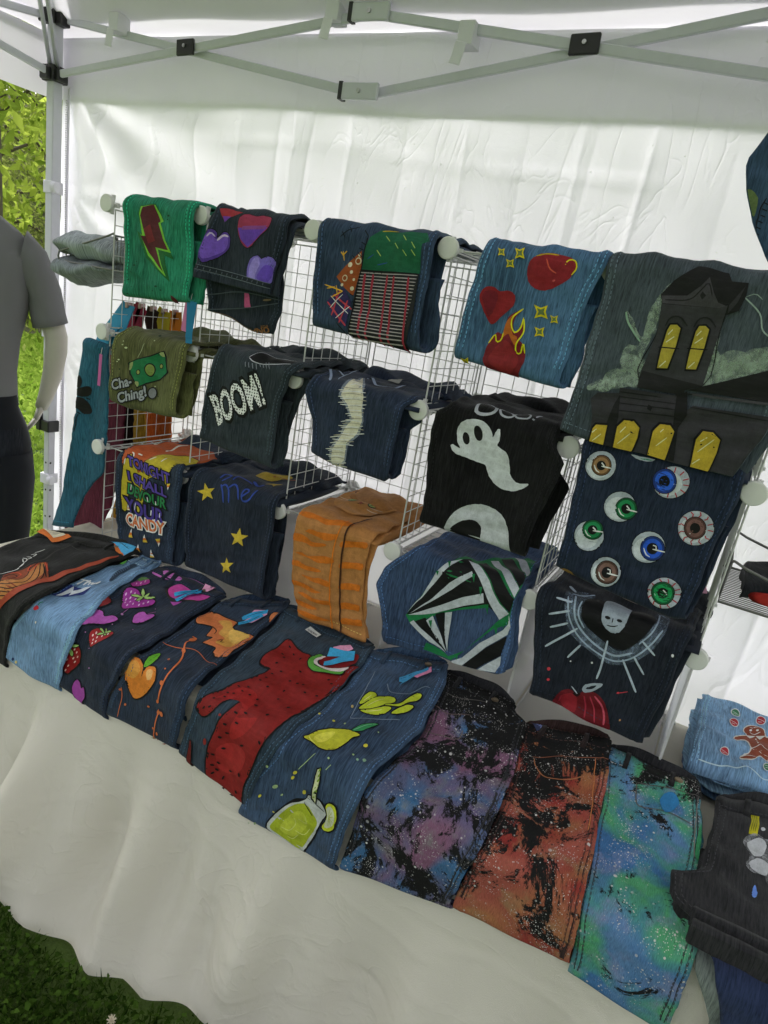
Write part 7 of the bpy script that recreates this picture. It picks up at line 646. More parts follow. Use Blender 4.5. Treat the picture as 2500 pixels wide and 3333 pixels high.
  ('painted_lemonade',[('P','0a0a0c',[(1.1005,0.7976),(1.1105,0.7615),(1.1483,0.7017),(1.1693,0.6772),(1.1917,0.6645),(1.2006,0.6453),(1.2233,0.6385),(1.2441,0.6465),(1.2573,0.6668),(1.2479,0.6925),(1.2385,0.731),(1.2251,0.7726),(1.2062,0.8078),(1.1647,0.8102),(1.1219,0.8106)],1,0.0),('P','a8aca8',[(1.1045,0.7952),(1.1148,0.7612),(1.1527,0.7033),(1.1923,0.6682),(1.2019,0.6485),(1.2221,0.6431),(1.2412,0.6521),(1.2526,0.6688),(1.244,0.6928),(1.2345,0.7313),(1.2208,0.7711),(1.2035,0.8044),(1.1641,0.8063),(1.1233,0.8054)],1,0.0),('P','8f9a28',[(1.1125,0.7904),(1.1235,0.7624),(1.1539,0.7109),(1.1934,0.6757),(1.2239,0.6905),(1.2348,0.7085),(1.2214,0.7497),(1.2006,0.7985),(1.1632,0.8004),(1.1287,0.7978)],1,0.0),('P','a4ac3a',[(1.1388,0.7789),(1.1606,0.7278),(1.189,0.6987),(1.2117,0.7141),(1.1979,0.7557),(1.1727,0.7796)],1,0.0),('L','b8c070',0.0016,[(1.1421,0.7726),(1.1665,0.7664),(1.1793,0.7418),(1.1732,0.7287)]),('L','b8c070',0.0016,[(1.1817,0.7571),(1.206,0.7549),(1.2184,0.7308)]),('L','b8c070',0.0016,[(1.1611,0.7866),(1.1777,0.785),(1.191,0.7641)]),('L','b8c070',0.0016,[(1.1845,0.722),(1.2086,0.7201),(1.2019,0.7034)]),('L','0a0a0c',0.0023,[(1.1929,0.6719),(1.2202,0.6926)]),('L','0a0a0c',0.0019,[(1.2052,0.6487),(1.2184,0.6572),(1.249,0.6637)]),('P','0a0a0c',[(1.2093,0.6544),(1.2084,0.5953),(1.2104,0.5728),(1.2218,0.567),(1.2256,0.5937),(1.2255,0.6572)],0,0.0),('P','b4b890',[(1.2129,0.6524),(1.2112,0.5937),(1.2136,0.5747),(1.2196,0.5706),(1.2221,0.5956),(1.2224,0.657)],0,0.0),('P','6f8a2a',[(1.2138,0.6479),(1.223,0.6366),(1.2213,0.6316),(1.2143,0.6412)],0,0.0),('P','6f8a2a',[(1.2146,0.6338),(1.2231,0.623),(1.2215,0.618),(1.2151,0.6271)],0,0.0),('P','6f8a2a',[(1.2155,0.6198),(1.2232,0.6095),(1.2216,0.6045),(1.216,0.6132)],0,0.0),('P','6f8a2a',[(1.2163,0.6059),(1.2233,0.5961),(1.2216,0.5913),(1.2168,0.5993)],0,0.0),('P','6f8a2a',[(1.2172,0.5921),(1.2229,0.5837),(1.2208,0.5795),(1.2174,0.5861)],0,0.0),('P','6f8a2a',[(1.217,0.5799),(1.2213,0.5728),(1.2189,0.569),(1.2167,0.5746)],0,0.0)]),
  ('painted_lemon_slice',[('P','0a0a0c',[(1.2477,0.6444),(1.2605,0.6291),(1.278,0.6309),(1.2875,0.653),(1.285,0.6825),(1.2694,0.704),(1.2486,0.7084),(1.2456,0.7021),(1.2561,0.6715)],1,0.0),('P','a8b030',[(1.2508,0.6446),(1.2611,0.6327),(1.2762,0.6359),(1.2841,0.655),(1.2812,0.6827),(1.267,0.7014),(1.2498,0.7036),(1.2579,0.6705)],1,0.0),('P','b0b49a',[(1.2542,0.6486),(1.2622,0.6392),(1.2726,0.6439),(1.2789,0.6581),(1.276,0.679),(1.264,0.6951),(1.2542,0.6949),(1.2589,0.6698)],1,0.0),('L','9aa04a',0.0015,[(1.2632,0.6674),(1.2619,0.6464)]),('L','9aa04a',0.0015,[(1.2632,0.6674),(1.2693,0.648)]),('L','9aa04a',0.0015,[(1.2632,0.6674),(1.2745,0.6563)]),('L','9aa04a',0.0015,[(1.2632,0.6674),(1.2756,0.6706)]),('L','9aa04a',0.0015,[(1.2632,0.6674),(1.2718,0.6819)]),('L','9aa04a',0.0015,[(1.2632,0.6674),(1.265,0.6882)])]),
  ('paint_speckle',[('E','b4ac3c',(1.1574,0.6132),(0.0046,-0.0058),(0.0027,0.0023),0.0),('E','b4ac3c',(1.153,0.6296),(0.003,-0.0058),(0.0031,0.001),0.0),('E','8aa070',(1.1145,0.6713),(0.0066,-0.0053),(0.0017,0.004),0.0),('E','b4ac3c',(1.08,0.7135),(0.0031,-0.0051),(0.0025,0.0012),0.0),('E','b4ac3c',(1.1921,0.642),(0.0032,-0.0075),(0.0041,0.0008),0.0),('E','b4ac3c',(1.2764,0.4794),(0.0035,-0.0041),(0.0031,0.0036),0.0),('E','7a9a80',(1.2989,0.5227),(0.0049,0.0022),(-0.0008,0.0037),0.0),('E','7a9a80',(1.2848,0.5273),(0.003,0.0004),(0.0,0.0022),0.0),('E','8aa070',(1.0873,0.6288),(0.0036,0.0003),(-0.0012,0.0031),0.0),('E','8aa070',(1.1334,0.6854),(0.0026,-0.0035),(0.0016,0.0012),0.0),('E','b4ac3c',(1.1761,0.456),(0.003,-0.0017),(0.0017,0.0028),0.0),('E','b4ac3c',(1.1368,0.4573),(0.0011,-0.0028),(0.0021,0.0015),0.0),('E','8aa070',(1.201,0.4473),(0.0005,-0.0032),(0.0021,0.001),0.0),('E','8aa070',(1.0759,0.795),(0.0022,-0.0042),(0.0021,0.0006),0.0),('E','8aa070',(1.0491,0.811),(0.0025,-0.0035),(0.0015,0.0011),0.0),('E','b4ac3c',(1.1201,0.7389),(0.0023,0.0013),(-0.0015,0.0024),0.0),('E','8aa070',(1.2276,0.5482),(0.0026,0.0005),(-0.0004,0.0017),0.0),('E','8aa070',(1.2841,0.4371),(0.0022,0.0005),(0.0001,0.0018),0.0),('E','8aa070',(1.2704,0.5223),(0.0027,0.0005),(0.0001,0.0022),0.0),('E','b4ac3c',(1.1092,0.4764),(0.0003,-0.0023),(0.0016,0.0008),0.0),('L','8aa070',0.0013,[(1.1937,0.5502),(1.1859,0.564),(1.1653,0.599)]),('L','8aa070',0.001,[(1.2341,0.567),(1.2399,0.5561)])]),
  ('price_tag',[('P','c87a9a',[(1.2443,0.2131),(1.2763,0.1589),(1.284,0.1746),(1.2704,0.2203)],0,0.0)]),
  ('price_tag',[('P','3a80a8',[(1.2304,0.2383),(1.2703,0.1632),(1.2754,0.1702),(1.2568,0.2248),(1.2446,0.2684),(1.2461,0.2525),(1.2382,0.2555)],0,0.0),('L','12303f',0.0017,[(1.2357,0.2422),(1.2422,0.2274),(1.2537,0.2065)])]),
 ]),
 'purple': dict(**{'yb': 0.14,'zt': 0.775,'yf': -0.425,'r': 0.05,'L': [(0.124,1.307),(0.215,1.345),(0.383,1.37),(0.511,1.344),(0.602,1.334),(0.785,1.314)],'R': [(0.156,1.515),(0.185,1.555),(0.309,1.575),(0.447,1.588),(0.556,1.587),(0.64,1.571),(0.728,1.558)],'zb': [(1.301,0.523),(1.556,0.586)],'den': 'galaxy1','tilt': 0.014,'shift': 0.014,'label': 'black jeans bleached in purple,blue and pink galaxy clouds with white specks','al': 10},D=[
  ('pocket',[('L','5a4a4a',0.0026,[(1.3364,0.2567),(1.3858,0.2684),(1.4316,0.2487)]),('L','4a4644',0.0022,[(1.3437,0.2036),(1.3897,0.1974),(1.4442,0.1849)]),('L','5a524e',0.0024,[(1.3441,0.344),(1.3988,0.3457),(1.436,0.3367),(1.4343,0.2991)]),('L','504844',0.0024,[(1.3499,0.34),(1.3647,0.3067)])]),
 ]),
 'red': dict(**{'yb': 0.14,'zt': 0.775,'yf': -0.425,'r': 0.05,'L': [(0.193,1.557),(0.312,1.582),(0.45,1.595),(0.556,1.597),(0.645,1.582),(0.722,1.574)],'R': [(0.137,1.74),(0.263,1.758),(0.392,1.771),(0.514,1.783),(0.592,1.79),(0.695,1.797)],'zb': [(1.575,0.591),(1.798,0.62)],'den': 'galaxy2','tilt': 0.014,'shift': 0.01,'label': 'black jeans bleached in red and orange nebula clouds with white specks','al': 10},D=[
  ('pocket',[('L','8a5a3c',0.0025,[(1.6053,0.2849),(1.6161,0.3061),(1.645,0.3253),(1.6929,0.2985),(1.7187,0.2703)]),('L','0a0808',0.0039,[(1.6107,0.287),(1.6239,0.3065),(1.6474,0.321),(1.6885,0.296)]),('L','7a4a34',0.0022,[(1.6005,0.2823),(1.6824,0.2327),(1.7503,0.1926)]),('L','a8683c',0.0017,[(1.7194,0.2135),(1.7438,0.3271),(1.7555,0.4149)])]),
  ('waist_label',[('P','2e3450',[(1.5588,0.1781),(1.5649,0.1583),(1.593,0.1853),(1.5874,0.2105)],0,0.0),('T','6a74a0','MODI',(1.589,0.1945),(-0.0273,-0.0205),(0.0028,-0.0127),'')]),
 ]),
 'teal': dict(**{'yb': 0.14,'zt': 0.775,'yf': -0.425,'r': 0.05,'L': [(0.149,1.743),(0.274,1.763),(0.402,1.776),(0.511,1.787),(0.589,1.796),(0.718,1.814)],'R': [(0.156,1.94),(0.257,1.956),(0.378,1.959),(0.465,1.957),(0.518,1.98),(0.628,1.976),(0.716,1.978)],'zb': [(1.814,0.598),(1.974,0.588)],'den': 'galaxy3','tilt': 0.012,'shift': 0.006,'label': 'black jeans bleached in blue and green nebula clouds with white specks','al': 10},D=[
  ('pocket',[('L','54524e',0.0025,[(1.8175,0.2257),(1.8271,0.2767),(1.8456,0.2844),(1.891,0.2739),(1.9207,0.2735),(1.9358,0.2777)]),('L','6a6864',0.002,[(1.9395,0.1968),(1.9417,0.2452),(1.9443,0.3088),(1.9501,0.3573)]),('L','4a4846',0.0021,[(1.817,0.2233),(1.861,0.2126),(1.9442,0.1936)]),('P','2a6a9a',[(1.8694,0.2434),(1.8797,0.2211),(1.8948,0.2188),(1.9058,0.2369),(1.8934,0.2675),(1.8816,0.2777)],1,0.0),('P','2f7a50',[(1.9498,0.2871),(1.9577,0.2726),(1.967,0.3589),(1.9515,0.3564)],1,0.0)]),
  ('lettering',[('T','a8aaac','UALS',(1.7523,0.19),(0.0395,0.0004),(-0.0014,-0.0167),'')]),
 ]),
 'heartswaist': dict(**{'yb': 0.3,'zt': 1.872,'yf': -0.03,'r': 0.03,'L': [(0.4,0.405),(0.499,0.416),(0.57,0.427)],'R': [(0.373,0.656),(0.486,0.673),(0.53,0.675),(0.595,0.648)],'zb': [(0.427,1.619),(0.518,1.611),(0.609,1.587),(0.648,1.592)],'den': '1a212b','parent': 'hearts','cut': 1,'label': ''},D=[
  ('waist_label',[('T','7a5230','ONA',(0.6415,0.5802),(-0.0542,0.0143),(0.0039,0.0139),''),('T','7a5230','N CO.',(0.6399,0.5759),(-0.0216,0.0058),(0.0017,0.005),'')]),
  ('pink_loop',[('P','a84a74',[(0.5563,0.5064),(0.5702,0.5044),(0.5825,0.5398),(0.5629,0.5444)],0,0.0)]),
  ('seam_lines',[('L','3e464e',0.0023,[(0.422,0.5294),(0.5501,0.5053),(0.6738,0.5081)]),('L','3e464e',0.0023,[(0.4264,0.5683),(0.5555,0.5466),(0.6702,0.5161)]),('L','5a4a3a',0.0019,[(0.4377,0.5725),(0.5177,0.5738),(0.5927,0.5968),(0.6425,0.5942)]),('E','6a5a44',(0.6358,0.513),(0.0123,-0.0027),(0.0007,0.0025),0.0)]),
 ]),
 'tealpants': dict(**{'yb': 0.05,'zt': 1.45,'yf': 0.0,'r': 0.02,'L': [(0.06,-0.113),(0.15,-0.124),(0.315,-0.133),(0.44,-0.16),(0.599,-0.194),(0.683,-0.238),(0.718,-0.258)],'R': [(0.045,0.002),(0.178,0.02),(0.301,0.018),(0.475,0.007),(0.513,-0.037),(0.581,-0.084),(0.689,-0.134)],'zb': [(-0.272,0.755),(-0.134,0.789)],'cut': 1,'noseam': 1,'single': 1,'den': '17495c','cat': 'trousers','label': 'teal trousers with a black flower print hanging outside the wire panel'},D=[
  ('flower_print',[('P','0a0a0c',[(-0.1247,0.171),(-0.1142,0.1607),(-0.1013,0.1786),(-0.1095,0.1988),(-0.1259,0.2001)],1,0.0),('P','0a0a0c',[(-0.1274,0.2087),(-0.1005,0.1969),(-0.0737,0.1893),(-0.0642,0.2017),(-0.0753,0.2205),(-0.1052,0.229),(-0.1298,0.2259)],1,0.0),('P','0a0a0c',[(-0.1293,0.2383),(-0.099,0.2318),(-0.074,0.2472),(-0.0637,0.2741),(-0.0906,0.2844),(-0.1156,0.2731),(-0.1294,0.2678)],1,0.0),('L','0a0a0c',0.0036,[(-0.1274,0.2885),(-0.1324,0.3195),(-0.1362,0.3505)]),('L','0a0a0c',0.0036,[(-0.1149,0.2899),(-0.1229,0.3216),(-0.1279,0.3528)]),('L','0a0a0c',0.0035,[(-0.0869,0.2292),(-0.0717,0.2321)]),('L','0a0a0c',0.0036,[(-0.1214,0.2829),(-0.1027,0.2871)])]),
 ]),
 'maroonpants': dict(**{'yb': 0.2,'zt': 1.42,'yf': 0.15,'r': 0.02,'L': [(0.201,-0.211),(0.385,-0.215),(0.543,-0.234),(0.653,-0.306),(0.772,-0.381)],'R': [(0.172,-0.074),(0.351,-0.074),(0.497,-0.1),(0.636,-0.114),(0.726,-0.163)],'zb': [(-0.381,0.677),(-0.163,0.73)],'cut': 1,'noseam': 1,'single': 1,'den': '52162a','cat': 'trousers','label': 'dark maroon trousers hanging between the teal and the brown pairs'},D=[
 ]),
 'brownpants': dict(**{'yb': 0.25,'zt': 1.42,'yf': 0.2,'r': 0.02,'L': [(0.192,-0.162),(0.374,-0.15),(0.668,-0.151)],'R': [(0.179,-0.099),(0.358,-0.086),(0.651,-0.098)],'zb': [(-0.151,0.794),(-0.098,0.805)],'cut': 1,'noseam': 1,'single': 1,'den': '1c1210','cat': 'trousers','label': 'very dark brown trousers hanging next to the maroon pair'},D=[
 ]),
 'yellowpants': dict(**{'yb': 0.3,'zt': 1.42,'yf': 0.25,'r': 0.02,'L': [(0.196,-0.174),(0.382,-0.161),(0.764,-0.261)],'R': [(0.178,-0.086),(0.36,-0.071),(0.712,-0.11)],'zb': [(-0.261,0.697),(-0.109,0.735)],'cut': 1,'noseam': 1,'single': 1,'den': 'b87c10','cat': 'trousers','label': 'mustard yellow trousers hanging between the brown and the orange pairs'},D=[
 ]),
 'orangepants': dict(**{'yb': 0.35,'zt': 1.42,'yf': 0.3,'r': 0.02,'L': [(0.195,-0.159),(0.383,-0.144),(0.63,-0.131)],'R': [(0.164,-0.009),(0.347,0.002),(0.588,0.012)],'zb': [(-0.131,0.831),(0.013,0.863)],'cut': 1,'noseam': 1,'single': 1,'den': 'cc5410','cat': 'trousers','label': 'bright orange trousers hanging last on the wire panel'},D=[
 ]),
 'ginger': dict(**{'yb': 0.46,'zt': 0.868,'yf': 0.055,'r': 0.035,'L': [(0.077,1.926),(0.266,1.922),(0.387,1.917),(0.424,1.918)],'R': [(0.077,2.234),(0.346,2.184)],'zb': [(1.922,0.82),(2.189,0.835)],'den': '5f7f9e','al': 0,'cut': 1,'label': 'light blue jeans painted with a gingerbread man,folded on a stack'},D=[
  ('painted_gingerbread_man',[('P','c8c4bc',[(1.9948,0.2638),(1.9974,0.2489),(2.0084,0.2349),(2.0234,0.2153),(2.0157,0.2047),(2.0194,0.1859),(2.0328,0.1673),(2.0502,0.1563),(2.0616,0.164),(2.065,0.1872),(2.0685,0.1969),(2.0835,0.1923),(2.0902,0.2156),(2.0784,0.2461),(2.074,0.2814),(2.0696,0.3118),(2.0523,0.3058),(2.0379,0.3333),(2.0133,0.3431),(2.0105,0.336),(2.0149,0.3265),(2.0273,0.31),(2.0309,0.2873),(2.0254,0.2598),(2.0161,0.2555),(2.0014,0.2684)],1,0.0),('P','7a3a26',[(1.9969,0.262),(1.9989,0.2518),(2.0094,0.2383),(2.0253,0.2166),(2.018,0.2027),(2.0213,0.1887),(2.0328,0.1718),(2.0492,0.1617),(2.0596,0.168),(2.063,0.1889),(2.0675,0.2021),(2.0815,0.1982),(2.0873,0.218),(2.0766,0.2456),(2.0712,0.2838),(2.0672,0.3082),(2.0523,0.3012),(2.038,0.3288),(2.015,0.3379),(2.0132,0.3337),(2.0282,0.3138),(2.0331,0.2874),(2.0272,0.2561),(2.017,0.2506),(2.0023,0.2635)],1,0.0),('L','d8d0c8',0.0018,[(2.0299,0.181),(2.0366,0.1817),(2.0424,0.1722),(2.0491,0.1706)]),('E','d8d0c8',(2.0328,0.1917),(0.003,-0.0014),(-0.0003,0.0042),0.0),('E','d8d0c8',(2.0471,0.1848),(0.003,-0.0015),(-0.0004,0.0041),0.0),('L','d8d0c8',0.002,[(2.0309,0.2),(2.0403,0.2046),(2.0537,0.1885)]),('P','d8d0c8',[(2.0224,0.2204),(2.0309,0.2321),(2.0441,0.2078),(2.0533,0.2187),(2.0648,0.1981),(2.0422,0.2094)],0,0.0),('E','d8d0c8',(2.0449,0.224),(0.0019,-0.0016),(0.0,0.0034),0.0),('E','d8d0c8',(2.0466,0.2371),(0.0019,-0.0016),(0.0,0.0033),0.0),('E','d8d0c8',(2.0474,0.2508),(0.0019,-0.0016),(0.0,0.0032),0.0),('L','d8d0c8',0.0016,[(2.0282,0.3014),(2.0454,0.2707),(2.0529,0.2562),(2.0599,0.2701),(2.0688,0.2742)]),('L','d8d0c8',0.0016,[(2.0132,0.3356),(2.0238,0.3246),(2.0415,0.3208)])]),
  ('painted_sweet',[('E','c8ccd0',(1.9963,0.1329),(0.0112,0.0023),(-0.0036,0.0238),0.0),('E','2f6a48',(1.9963,0.1329),(0.0094,0.0019),(-0.003,0.0199),0.0),('L','d0d4d8',0.0019,[(1.9882,0.1306),(1.9962,0.1305),(2.0043,0.1352)]),('L','d0d4d8',0.0019,[(1.9905,0.1429),(1.9984,0.1405)])]),
  ('painted_sweet',[('E','c8ccd0',(1.9934,0.1912),(0.0109,0.002),(-0.0034,0.0225),0.0),('E','9a2430',(1.9934,0.1912),(0.0092,0.0017),(-0.0029,0.0188),0.0),('L','d0d4d8',0.0018,[(1.9856,0.1891),(1.9934,0.189),(2.0012,0.1932)]),('L','d0d4d8',0.0018,[(1.9878,0.2007),(1.9955,0.1983)])]),
  ('painted_sweet',[('E','c8ccd0',(2.0575,0.1131),(0.0109,0.0024),(-0.0043,0.0239),0.0),('E','9a2430',(2.0575,0.1131),(0.0091,0.002),(-0.0036,0.02),0.0),('L','d0d4d8',0.0018,[(2.0497,0.1108),(2.0575,0.1107),(2.0652,0.1154)]),('L','d0d4d8',0.0018,[(2.0515,0.1231),(2.0593,0.1208)])]),
  ('painted_sweet',[('E','c8ccd0',(1.9775,0.3414),(0.0101,0.0014),(-0.0031,0.0194),0.0),('E','a02a34',(1.9775,0.3414),(0.0085,0.0011),(-0.0026,0.0162),0.0),('L','d0d4d8',0.0015,[(1.9702,0.3399),(1.9774,0.3395),(1.9847,0.3429)]),('L','d0d4d8',0.0016,[(1.9723,0.3497),(1.9794,0.3474)])]),
  ('painted_sweet',[('E','c8ccd0',(2.0674,0.3433),(0.0096,0.0013),(-0.0039,0.0188),0.0),('E','2f6a48',(2.0674,0.3433),(0.008,0.0011),(-0.0032,0.0157),0.0),('L','d0d4d8',0.0015,[(2.0605,0.3418),(2.0674,0.3414),(2.0742,0.3447)]),('L','d0d4d8',0.0015,[(2.0621,0.3514),(2.069,0.3491)])]),
  ('painted_icing_line',[('L','a8bcc4',0.0025,[(1.9267,0.4037),(1.9515,0.4023),(1.9719,0.3989),(1.9878,0.3913),(2.0065,0.3883),(2.0241,0.3756),(2.0417,0.3805),(2.0596,0.3889),(2.0756,0.3826)])]),
 ]),
 'cloud': dict(**{'yb': 0.16,'zt': 0.815,'yf': -0.405,'r': 0.03,'L': [(0.188,1.987),(0.328,1.979),(0.41,1.97),(0.443,1.924),(0.506,1.929),(0.536,1.965)],'R': [(0.103,2.216),(0.477,2.173)],'zb': [(1.969,0.808),(2.169,0.813)],'den': '1c1c1e','al': 4,'label': 'black jeans painted with a grey rain cloud,a yellow belt loop on the waist'},D=[
  ('yellow_loop',[('P','a8a020',[(2.0444,0.1768),(2.0595,0.1728),(2.0536,0.2634),(2.0377,0.2675)],0,0.0),('L','6a6a18',0.0017,[(2.0468,0.1862),(2.0413,0.2598)]),('L','6a6a18',0.0017,[(2.0507,0.185),(2.0449,0.2586)]),('L','6a6a18',0.0017,[(2.0545,0.1838),(2.0486,0.2574)])]),
  ('painted_cloud',[('P','~9a9ca0',[(2.0285,0.3016),(2.0325,0.2789),(2.0505,0.2606),(2.0689,0.2624),(2.093,0.2547),(2.0918,0.3662),(2.0746,0.3741),(2.0692,0.3605),(2.0464,0.368),(2.0346,0.3586),(2.0398,0.3318)],1,0.0),('P','a8aaae',[(2.036,0.2962),(2.0567,0.2662),(2.0719,0.275),(2.0632,0.3149),(2.0456,0.3276)],1,0.0),('P','a0a2a6',[(2.0402,0.35),(2.0574,0.3284),(2.0749,0.3341),(2.0721,0.3585),(2.0492,0.3616)],1,0.0),('E','b0b2b6',(2.0632,0.2401),(0.0043,-0.0032),(0.0001,0.0061),0.0)]),
  ('painted_raindrop',[('P','5a7ac0',[(2.0526,0.3962),(2.0578,0.4113),(2.0557,0.4219),(2.0508,0.4245),(2.0487,0.4157)],1,0.0)]),
 ]),
 'navy': dict(**{'yb': -0.25,'zt': 0.79,'yf': -0.45,'r': 0.05,'L': [(0.118,1.994),(0.159,2.009),(0.203,2.025),(0.255,2.048)],'R': [(0.03,2.186),(0.198,2.167)],'zb': [(2.091,0.596),(2.209,0.632)],'den': '141f38','al': 0,'cut': 1,'noseam': 1,'label': 'dark navy jeans hanging over the table edge below the black cloud pair'},D=[
 ]),
 'towel': dict(**{'yb': -0.25,'zt': 0.775,'yf': -0.43,'r': 0.05,'L': [(0.135,1.982),(0.179,1.993),(0.225,2.023),(0.252,2.039)],'R': [(0.104,2.025),(0.182,2.036),(0.235,2.059)],'zb': [(2.076,0.575),(2.096,0.594)],'den': '5a625e','al': 0,'cut': 1,'noseam': 1,'cat': 'towel','single': 1,'label': 'thin grey fleece strip hanging beside the navy jeans'},D=[
 ]),
 'hung': dict(**{'yb': 0.16,'zt': 2.4,'yf': 0.1,'r': 0.02,'L': [(0.26,1.687),(0.298,1.674),(0.346,1.654),(0.395,1.666),(0.452,1.692),(0.516,1.741),(0.555,1.779)],'R': [(0.298,1.992),(0.516,2.069)],'zb': [(1.789,1.89),(2.08,1.905)],'den': '2a3e58','cut': 1,'noseam': 1,'single': 1,'label': 'patched blue jeans hanging from the truss above the haunted house pair'},D=[
  ('painted_stitches',[('L','181a24',0.0025,[(1.7107,0.4166),(1.7058,0.438),(1.7099,0.476),(1.7143,0.5014)]),('L','181a24',0.0021,[(1.7095,0.4803),(1.7186,0.4828)]),('L','181a24',0.0021,[(1.7095,0.4691),(1.7185,0.4717)]),('L','181a24',0.0021,[(1.7094,0.458),(1.7185,0.4606)]),('L','181a24',0.0021,[(1.7094,0.447),(1.7184,0.4496)]),('L','181a24',0.002,[(1.7093,0.436),(1.7183,0.4386)]),('L','181a24',0.002,[(1.7092,0.4251),(1.7182,0.4277)]),('P','5a6a44',[(1.6719,0.4029),(1.6955,0.4178),(1.6991,0.4514),(1.6859,0.4355)],1,0.0)]),
 ]),
}

def smooth_closed(P, k=5):
    P = np.array(P); n = len(P); out = []
    for i in range(n):
        a, b, c, d = P[i-1], P[i], P[(i+1) % n], P[(i+2) % n]
        for j in range(k):
            t = j/k; out.append(.5*((2*b)+(-a+c)*t+(2*a-5*b+4*c-d)*t*t+(-a+3*b-3*c+d)*t**3))
    return np.array(out)
def smooth_open(P, step=.008):
    P = np.array(P, float)
    if len(P) > 2:
        Q = np.vstack([2*P[0]-P[1], P, 2*P[-1]-P[-2]]); out = []
        for i in range(1, len(Q)-2):
            a, b, c, d = Q[i-1:i+3]
            for j in range(4): t = j/4; out.append(.5*((2*b)+(-a+c)*t+(2*a-5*b+4*c-d)*t*t+(-a+3*b-3*c+d)*t**3))
        P = np.vstack([out, P[-1:]])
    seg = np.hypot(*np.diff(P, axis=0).T); L = np.concatenate([[0], np.cumsum(seg)])
    if L[-1] < 1e-6: return P
    n = max(2, int(L[-1]/step)+1); q = np.linspace(0, L[-1], n); return np.stack([np.interp(q, L, P[:, 0]), np.interp(q, L, P[:, 1])], 1)
def ribbon(P, wd, closed=False, taper=True):
    n = len(P); d = np.gradient(P, axis=0) if not closed else np.roll(P, -1, 0)-np.roll(P, 1, 0)
    d /= np.linalg.norm(d, axis=1, keepdims=True)+1e-9; nn = np.stack([-d[:, 1], d[:, 0]], 1); ww = np.full(n, wd/2)
    if taper and not closed and n > 3: ww[0] *= .55; ww[-1] *= .55
    V = np.vstack([P+nn*ww[:, None], P-nn*ww[:, None]])
    F = [(i, i+1, n+i+1, n+i) for i in range(n-1)] + ([(n-1, 0, n, 2*n-1)] if closed else [])
    return V, F
STUFFY = ('paint_speckle', 'painted_seeds', 'painted_stripes', 'painted_sparkles', 'paint_splash', 'painted_candy_corn', 'faded_streaks', 'painted_stitches', 'painted_lemon_drops', 'frayed_tear', 'painted_drop', 'painted_glow', 'embroidery', 'painted_facade', 'painted_jaw')
_tx = {}
def glyphs(txt, off=0):
    if (txt, off) in _tx: return _tx[(txt, off)]
    cu = bpy.data.curves.new('t', 'FONT'); cu.body = txt; cu.offset = off; cu.resolution_u = 3; o = bpy.data.objects.new('t', cu); COL.objects.link(o)
    dg = bpy.context.evaluated_depsgraph_get(); dg.update(); me = o.evaluated_get(dg).to_mesh(); V = np.array([v.co[:2] for v in me.vertices]); F = [tuple(p.vertices) for p in me.polygons]
    bpy.data.objects.remove(o); bpy.data.curves.remove(cu); _tx[(txt, off)] = (V, F); return V, F
